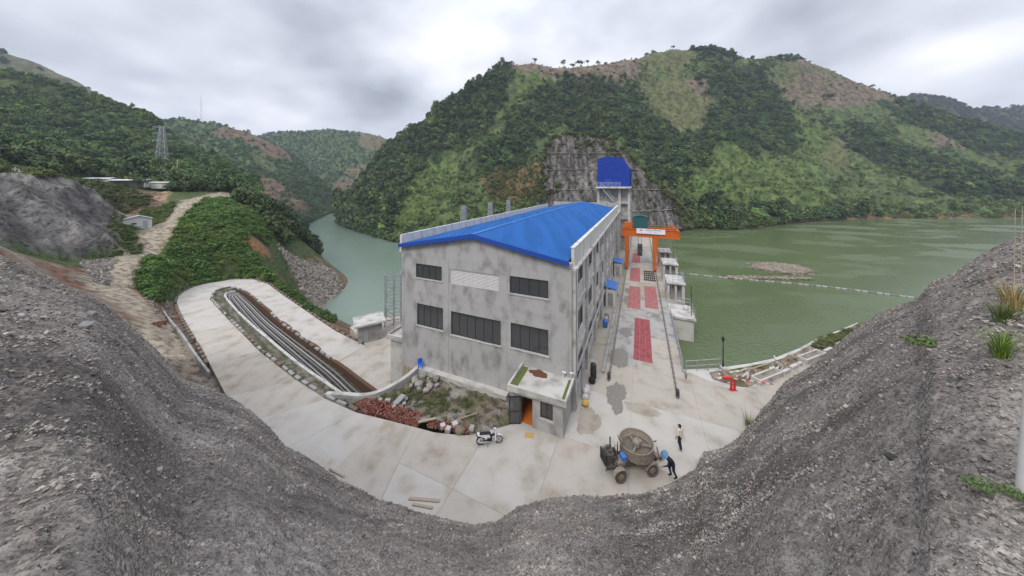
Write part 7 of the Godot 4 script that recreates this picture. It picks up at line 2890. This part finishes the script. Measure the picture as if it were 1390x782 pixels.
const LEFT_HILL := [
	[[-148, 17.1, -70], [-151, 16.4, -80], [-150, 18.0, -90], [-156, 19.8, -105], [-150, 20.0, -112], [-133, 15.8, -112], [-112, 13.1, -108], [-97, 11.4, -106], [-89, 8.9, -104]],
	[[-212, 25.5, -101], [-206, 24.7, -109], [-197, 26.5, -118], [-196, 28.2, -131], [-184, 27.3, -137], [-163, 21.5, -136], [-137, 16.6, -130], [-116, 13.4, -125], [-102, 9.6, -118]],
	[[-268, 38.6, -127], [-254, 37.1, -135], [-239, 38.4, -143], [-231, 39.2, -153], [-215, 36.7, -159], [-189, 29.3, -157], [-159, 21.4, -148], [-134, 16.4, -141], [-112, 10.9, -131]],
	[[-321, 56.0, -152], [-300, 53.4, -159], [-278, 53.6, -166], [-265, 52.7, -174], [-244, 48.2, -180], [-214, 38.9, -177], [-181, 27.5, -166], [-152, 20.2, -156], [-123, 12.6, -143]],
	[[-373, 77.5, -176], [-344, 73.4, -182], [-317, 71.8, -188], [-298, 68.6, -195], [-272, 61.6, -200], [-239, 50.2, -196], [-203, 34.7, -183], [-169, 24.7, -171], [-133, 14.7, -154]],
	[[-422, 103.0, -200], [-387, 96.9, -205], [-354, 93.1, -210], [-331, 86.8, -215], [-300, 76.8, -220], [-263, 63.1, -215], [-225, 43.0, -200], [-187, 30.0, -185], [-142, 17.2, -165]],
	[[-528, 65.2, -250], [-484, 60.7, -256], [-443, 57.8, -262], [-413, 53.1, -269], [-375, 45.6, -275], [-329, 35.4, -269], [-281, 20.2, -250], [-234, 10.5, -231], [-178, 0.9, -206]],
]
const FAR_LEFT_HILL := [
	[[-549, 63.5, -260], [-496, 72.0, -270], [-458, 74.0, -280], [-424, 68.8, -290], [-379, 55.5, -300], [-337, 41.2, -310]],
	[[-697, 129.4, -330], [-616, 127.7, -335], [-567, 124.2, -340], [-522, 113.3, -345], [-457, 89.2, -345], [-395, 65.4, -345]],
	[[-845, 218.0, -400], [-735, 200.0, -400], [-680, 188.0, -400], [-625, 169.0, -400], [-541, 130.1, -390], [-456, 94.0, -380]],
	[[-1056, 151.5, -500], [-919, 138.0, -500], [-850, 129.0, -500], [-781, 114.8, -500], [-676, 85.6, -488], [-570, 58.5, -475]],
]
const VALLEY_HILL := [
	[[-210, 14.6, -170], [-181, 9.5, -170], [-160, 2.7, -175], [-150, -1.9, -190], [-160, -10.1, -225], [-178, -14.4, -270], [-202, -13.4, -330]],
	[[-306, 26.9, -245], [-265, 21.8, -245], [-231, 13.8, -248], [-210, 8.6, -259], [-207, 0.2, -282], [-210, -4.6, -312], [-214, -9.6, -350]],
	[[-391, 46.6, -309], [-342, 43.1, -309], [-296, 34.8, -312], [-267, 28.4, -319], [-250, 17.6, -332], [-239, 9.3, -348], [-225, -5.0, -368]],
	[[-473, 73.1, -371], [-418, 72.4, -371], [-360, 64.2, -372], [-324, 56.0, -375], [-293, 41.0, -379], [-268, 26.6, -382], [-235, 0.2, -384]],
	[[-554, 106.2, -430], [-494, 109.4, -430], [-425, 101.8, -430], [-382, 91.1, -430], [-337, 70.1, -425], [-298, 47.0, -415], [-245, 6.0, -400]],
	[[-692, 67.6, -538], [-618, 70.0, -538], [-531, 64.4, -538], [-477, 56.3, -538], [-421, 40.5, -531], [-372, 23.3, -519], [-306, -7.5, -500]],
]
const HEAD_HILL := [
	[[-429, 18.0, -470], [-378, 3.6, -480], [-285, -16.4, -430], [-186, -13.4, -330], [-153, -6.8, -330], [-118, 0.5, -350]],
	[[-480, 43.2, -526], [-423, 37.3, -536], [-335, 20.5, -506], [-244, 15.4, -439], [-194, 17.7, -436], [-139, 19.6, -446]],
	[[-531, 73.7, -582], [-468, 78.4, -592], [-385, 70.3, -582], [-301, 63.6, -548], [-232, 57.8, -541], [-156, 49.0, -541]],
	[[-584, 110.8, -640], [-515, 128.5, -650], [-437, 135.2, -660], [-358, 133.5, -660], [-268, 115.5, -650], [-168, 90.0, -640]],
	[[-730, 71.1, -800], [-644, 84.4, -812], [-547, 89.4, -825], [-448, 88.1, -825], [-335, 74.6, -812], [-210, 55.5, -800]],
]
const FAR_RIGHT_HILL := [
	[[606, 78.0, -480], [664, 70.9, -470], [723, 65.0, -470], [781, 65.0, -470], [870, 72.0, -480], [966, 72.0, -480]],
	[[705, 128.0, -550], [762, 129.0, -545], [828, 120.2, -545], [877, 112.0, -545], [987, 121.6, -560], [1137, 120.4, -565]],
	[[806, 188.5, -620], [857, 200.9, -620], [930, 188.5, -620], [966, 169.9, -620], [1096, 182.8, -640], [1308, 180.5, -650]],
	[[1008, 129.4, -775], [1071, 138.7, -775], [1162, 129.4, -775], [1207, 115.4, -775], [1370, 125.1, -800], [1635, 123.4, -812]],
]
const HILL_ZONES := {  # outlines of the land cover on the hill over the reservoir, in columns and height fraction
	"forest": [
		[[0.00, 0.21], [0.40, 0.97], [1.25, 1.05], [2.20, 1.03], [3.45, 1.02], [4.60, 1.01], [5.20, 1.01], [5.20, 0.87], [5.05, 0.74], [4.50, 0.64], [3.85, 0.64], [2.90, 0.54], [2.70, 0.32], [2.45, 0.05], [1.70, -0.06], [0.65, -0.14]],
		[[5.40, 0.77], [6.10, 0.86], [7.10, 0.92], [8.30, 0.85], [9.30, 0.78], [10.30, 0.83], [11.50, 0.92], [12.30, 0.91], [12.75, 0.70], [12.95, 0.46], [12.45, 0.40], [11.25, 0.44], [10.50, 0.45], [10.10, 0.32], [9.55, 0.20], [9.20, 0.23], [8.75, 0.35], [8.15, 0.47], [7.25, 0.59], [6.50, 0.63], [6.05, 0.57], [5.45, 0.42], [4.75, 0.41], [4.35, 0.52], [5.05, 0.60]],
		[[13.70, 0.54], [14.20, 0.64], [14.65, 0.67], [14.95, 0.51], [14.55, 0.41], [14.20, 0.40], [13.85, 0.42]],
		[[14.65, 0.54], [15.10, 0.52], [15.45, 0.43], [16.05, 0.38], [16.40, 0.30], [16.35, 0.19], [15.55, 0.17], [14.90, 0.19], [14.50, 0.32]],
		[[9.90, 0.98], [10.65, 1.02], [11.65, 0.99], [11.50, 0.93], [10.35, 0.91]],
		[[12.70, 0.99], [13.45, 1.02], [13.20, 0.94], [12.70, 0.94]],
		[[14.60, 0.91], [15.20, 0.98], [15.70, 0.98], [16.55, 0.97], [16.95, 0.94], [16.80, 0.70], [15.85, 0.63], [15.55, 0.76], [14.95, 0.74]],
		[[8.80, 0.04], [9.85, 0.11], [11.05, 0.08], [12.25, 0.08], [13.00, 0.04], [14.00, 0.03], [14.00, -0.01], [12.20, -0.01], [11.00, -0.01], [9.00, -0.02]],
	],
	"bare": [
		[[5.15, 1.00], [6.00, 1.01], [7.10, 1.00], [7.35, 0.90], [6.30, 0.89], [5.30, 0.93]],
		[[7.30, 0.97], [7.90, 0.99], [8.70, 0.97], [8.75, 0.86], [7.95, 0.86], [7.30, 0.91]],
		[[12.45, 0.83], [13.25, 0.88], [14.70, 0.99], [14.85, 0.90], [14.05, 0.74], [12.85, 0.70]],
		[[15.20, 0.66], [15.65, 0.76], [15.75, 0.65], [15.25, 0.55]],
		[[9.65, 0.82], [10.65, 0.80], [10.50, 0.75], [9.75, 0.77]],
		[[13.00, 0.97], [13.75, 1.01], [13.55, 0.93], [12.85, 0.90]],
	],
	"olive": [
		[[8.70, 0.86], [9.85, 0.85], [10.70, 0.76], [10.50, 0.61], [9.75, 0.51], [9.10, 0.62], [8.50, 0.79]],
		[[12.90, 0.95], [14.05, 0.98], [14.65, 0.99], [13.35, 0.85], [12.65, 0.87]],
		[[8.70, 0.97], [9.80, 0.99], [10.35, 0.96], [9.85, 0.85], [8.95, 0.89]],
		[[13.65, 0.56], [14.10, 0.51], [13.80, 0.32], [13.40, 0.36]],
	],
	"bright": [
		[[10.70, 0.44], [12.40, 0.39], [13.25, 0.33], [13.45, 0.19], [13.25, 0.03], [11.85, 0.08], [10.05, 0.09], [9.55, 0.15], [10.00, 0.27]],
		[[2.60, 0.50], [3.25, 0.59], [3.85, 0.62], [4.00, 0.47], [3.75, 0.24], [3.10, 0.14], [2.55, 0.11]],
		[[12.10, 0.84], [13.10, 0.65], [13.65, 0.59], [13.40, 0.40], [12.90, 0.44], [12.65, 0.70]],
		[[15.00, 0.74], [15.50, 0.84], [15.50, 0.74], [15.00, 0.64]],
		[[5.35, 0.93], [6.50, 0.89], [5.90, 0.85], [5.40, 0.81]],
	],
	"dry": [
		[[4.65, 0.41], [5.45, 0.42], [6.20, 0.45], [6.25, 0.16], [5.30, 0.18], [4.80, 0.24]],
	],
}
const BANK_POINTS := [  # x, z, height
	[-31.0, -30.1, -0.3], [-39.7, -36.6, -0.5], [-54.5, -47.9, -1.0], [-58.5, -52.7, -1.2], [-59.8, -57.9, -1.4], [-53.8, -61.1, -1.7], [-48.9, -59.0, -2.0], [-34.4, -49.1, -3.0],
	[-25.8, -43.1, -3.5], [-19.8, -40.0, -4.0], [-43.2, -36.0, 0.4], [-57.2, -42.0, 3.3], [-65.0, -50.0, 5.5], [-72.0, -60.0, 8.2], [-83.4, -75.0, 11.4], [-92.0, -85.0, 13.3],
	[-93.8, -100.0, 14.8], [-54.9, -43.5, 2.2], [-60.5, -52.0, 3.7], [-65.9, -62.0, 7.2], [-69.1, -70.0, 11.0], [-67.5, -74.0, 10.6], [-59.2, -60.0, 3.0], [-57.5, -63.0, 2.2],
	[-59.5, -68.0, 4.4], [-55.6, -50.0, 0.5], [-68.1, -55.0, 4.9], [-86.1, -85.0, 13.8], [-54.4, -65.0, -0.7], [-60.5, -78.0, -1.5], [-62.7, -85.0, -2.2], [-57.4, -90.0, -7.9],
	[-51.9, -83.0, -13.1], [-44.6, -72.0, -14.4], [-53.1, -72.0, -9.0], [-37.1, -56.0, -6.5], [-32.8, -61.0, -11.7], [-26.3, -54.0, -10.4], [-83.1, -95.0, 9.7], [-74.8, -95.0, 6.1],
	[-73.8, -100.0, 0.5], [-73.5, -105.0, -4.3], [-75.6, -112.0, -8.6], [-88.4, -137.0, -14.5], [-154.7, -225.0, -15.8], [-91.2, -100.0, 13.0], [-78.2, -45.0, 16.6], [-79.4, -50.0, 16.5],
	[-81.9, -56.0, 16.3], [-81.2, -58.0, 14.4], [-77.7, -57.0, 10.9], [-68.1, -50.0, 6.1], [-67.3, -46.0, 5.9], [-66.7, -42.0, 7.5], [-64.1, -38.0, 9.4], [-59.1, -34.0, 11.2],
	[-65.9, -34.0, 11.2], [-85.2, -44.0, 16.7], [-56.5, -38.0, 4.7], [-57.1, -36.0, 6.8], [-76.5, -60.0, 9.3], [-82.1, -62.0, 10.2], [-92.8, -75.0, 12.4], [-105.6, -88.0, 15.4],
	[-118.5, -92.0, 16.9], [-122.2, -85.0, 18.4], [-133.8, -100.0, 19.0], [-93.0, -80.0, 13.0], [-113.4, -75.0, 18.9], [-111.2, -100.0, 15.0], [-111.1, -70.0, 18.0], [-107.7, -62.0, 18.8],
	[-131.8, -85.0, 22.7], [-126.0, -84.0, 19.1], [-29.4, -26.4, 0.2], [-38.4, -31.0, 0.9], [-20.6, -22.0, 0.1], [-43.8, -34.0, 2.7], [-128.4, -130.0, 14.1], [-118.1, -150.0, 3.0],
	[-120.8, -140.0, 11.0], [-126.7, -60.0, 18.0],
]
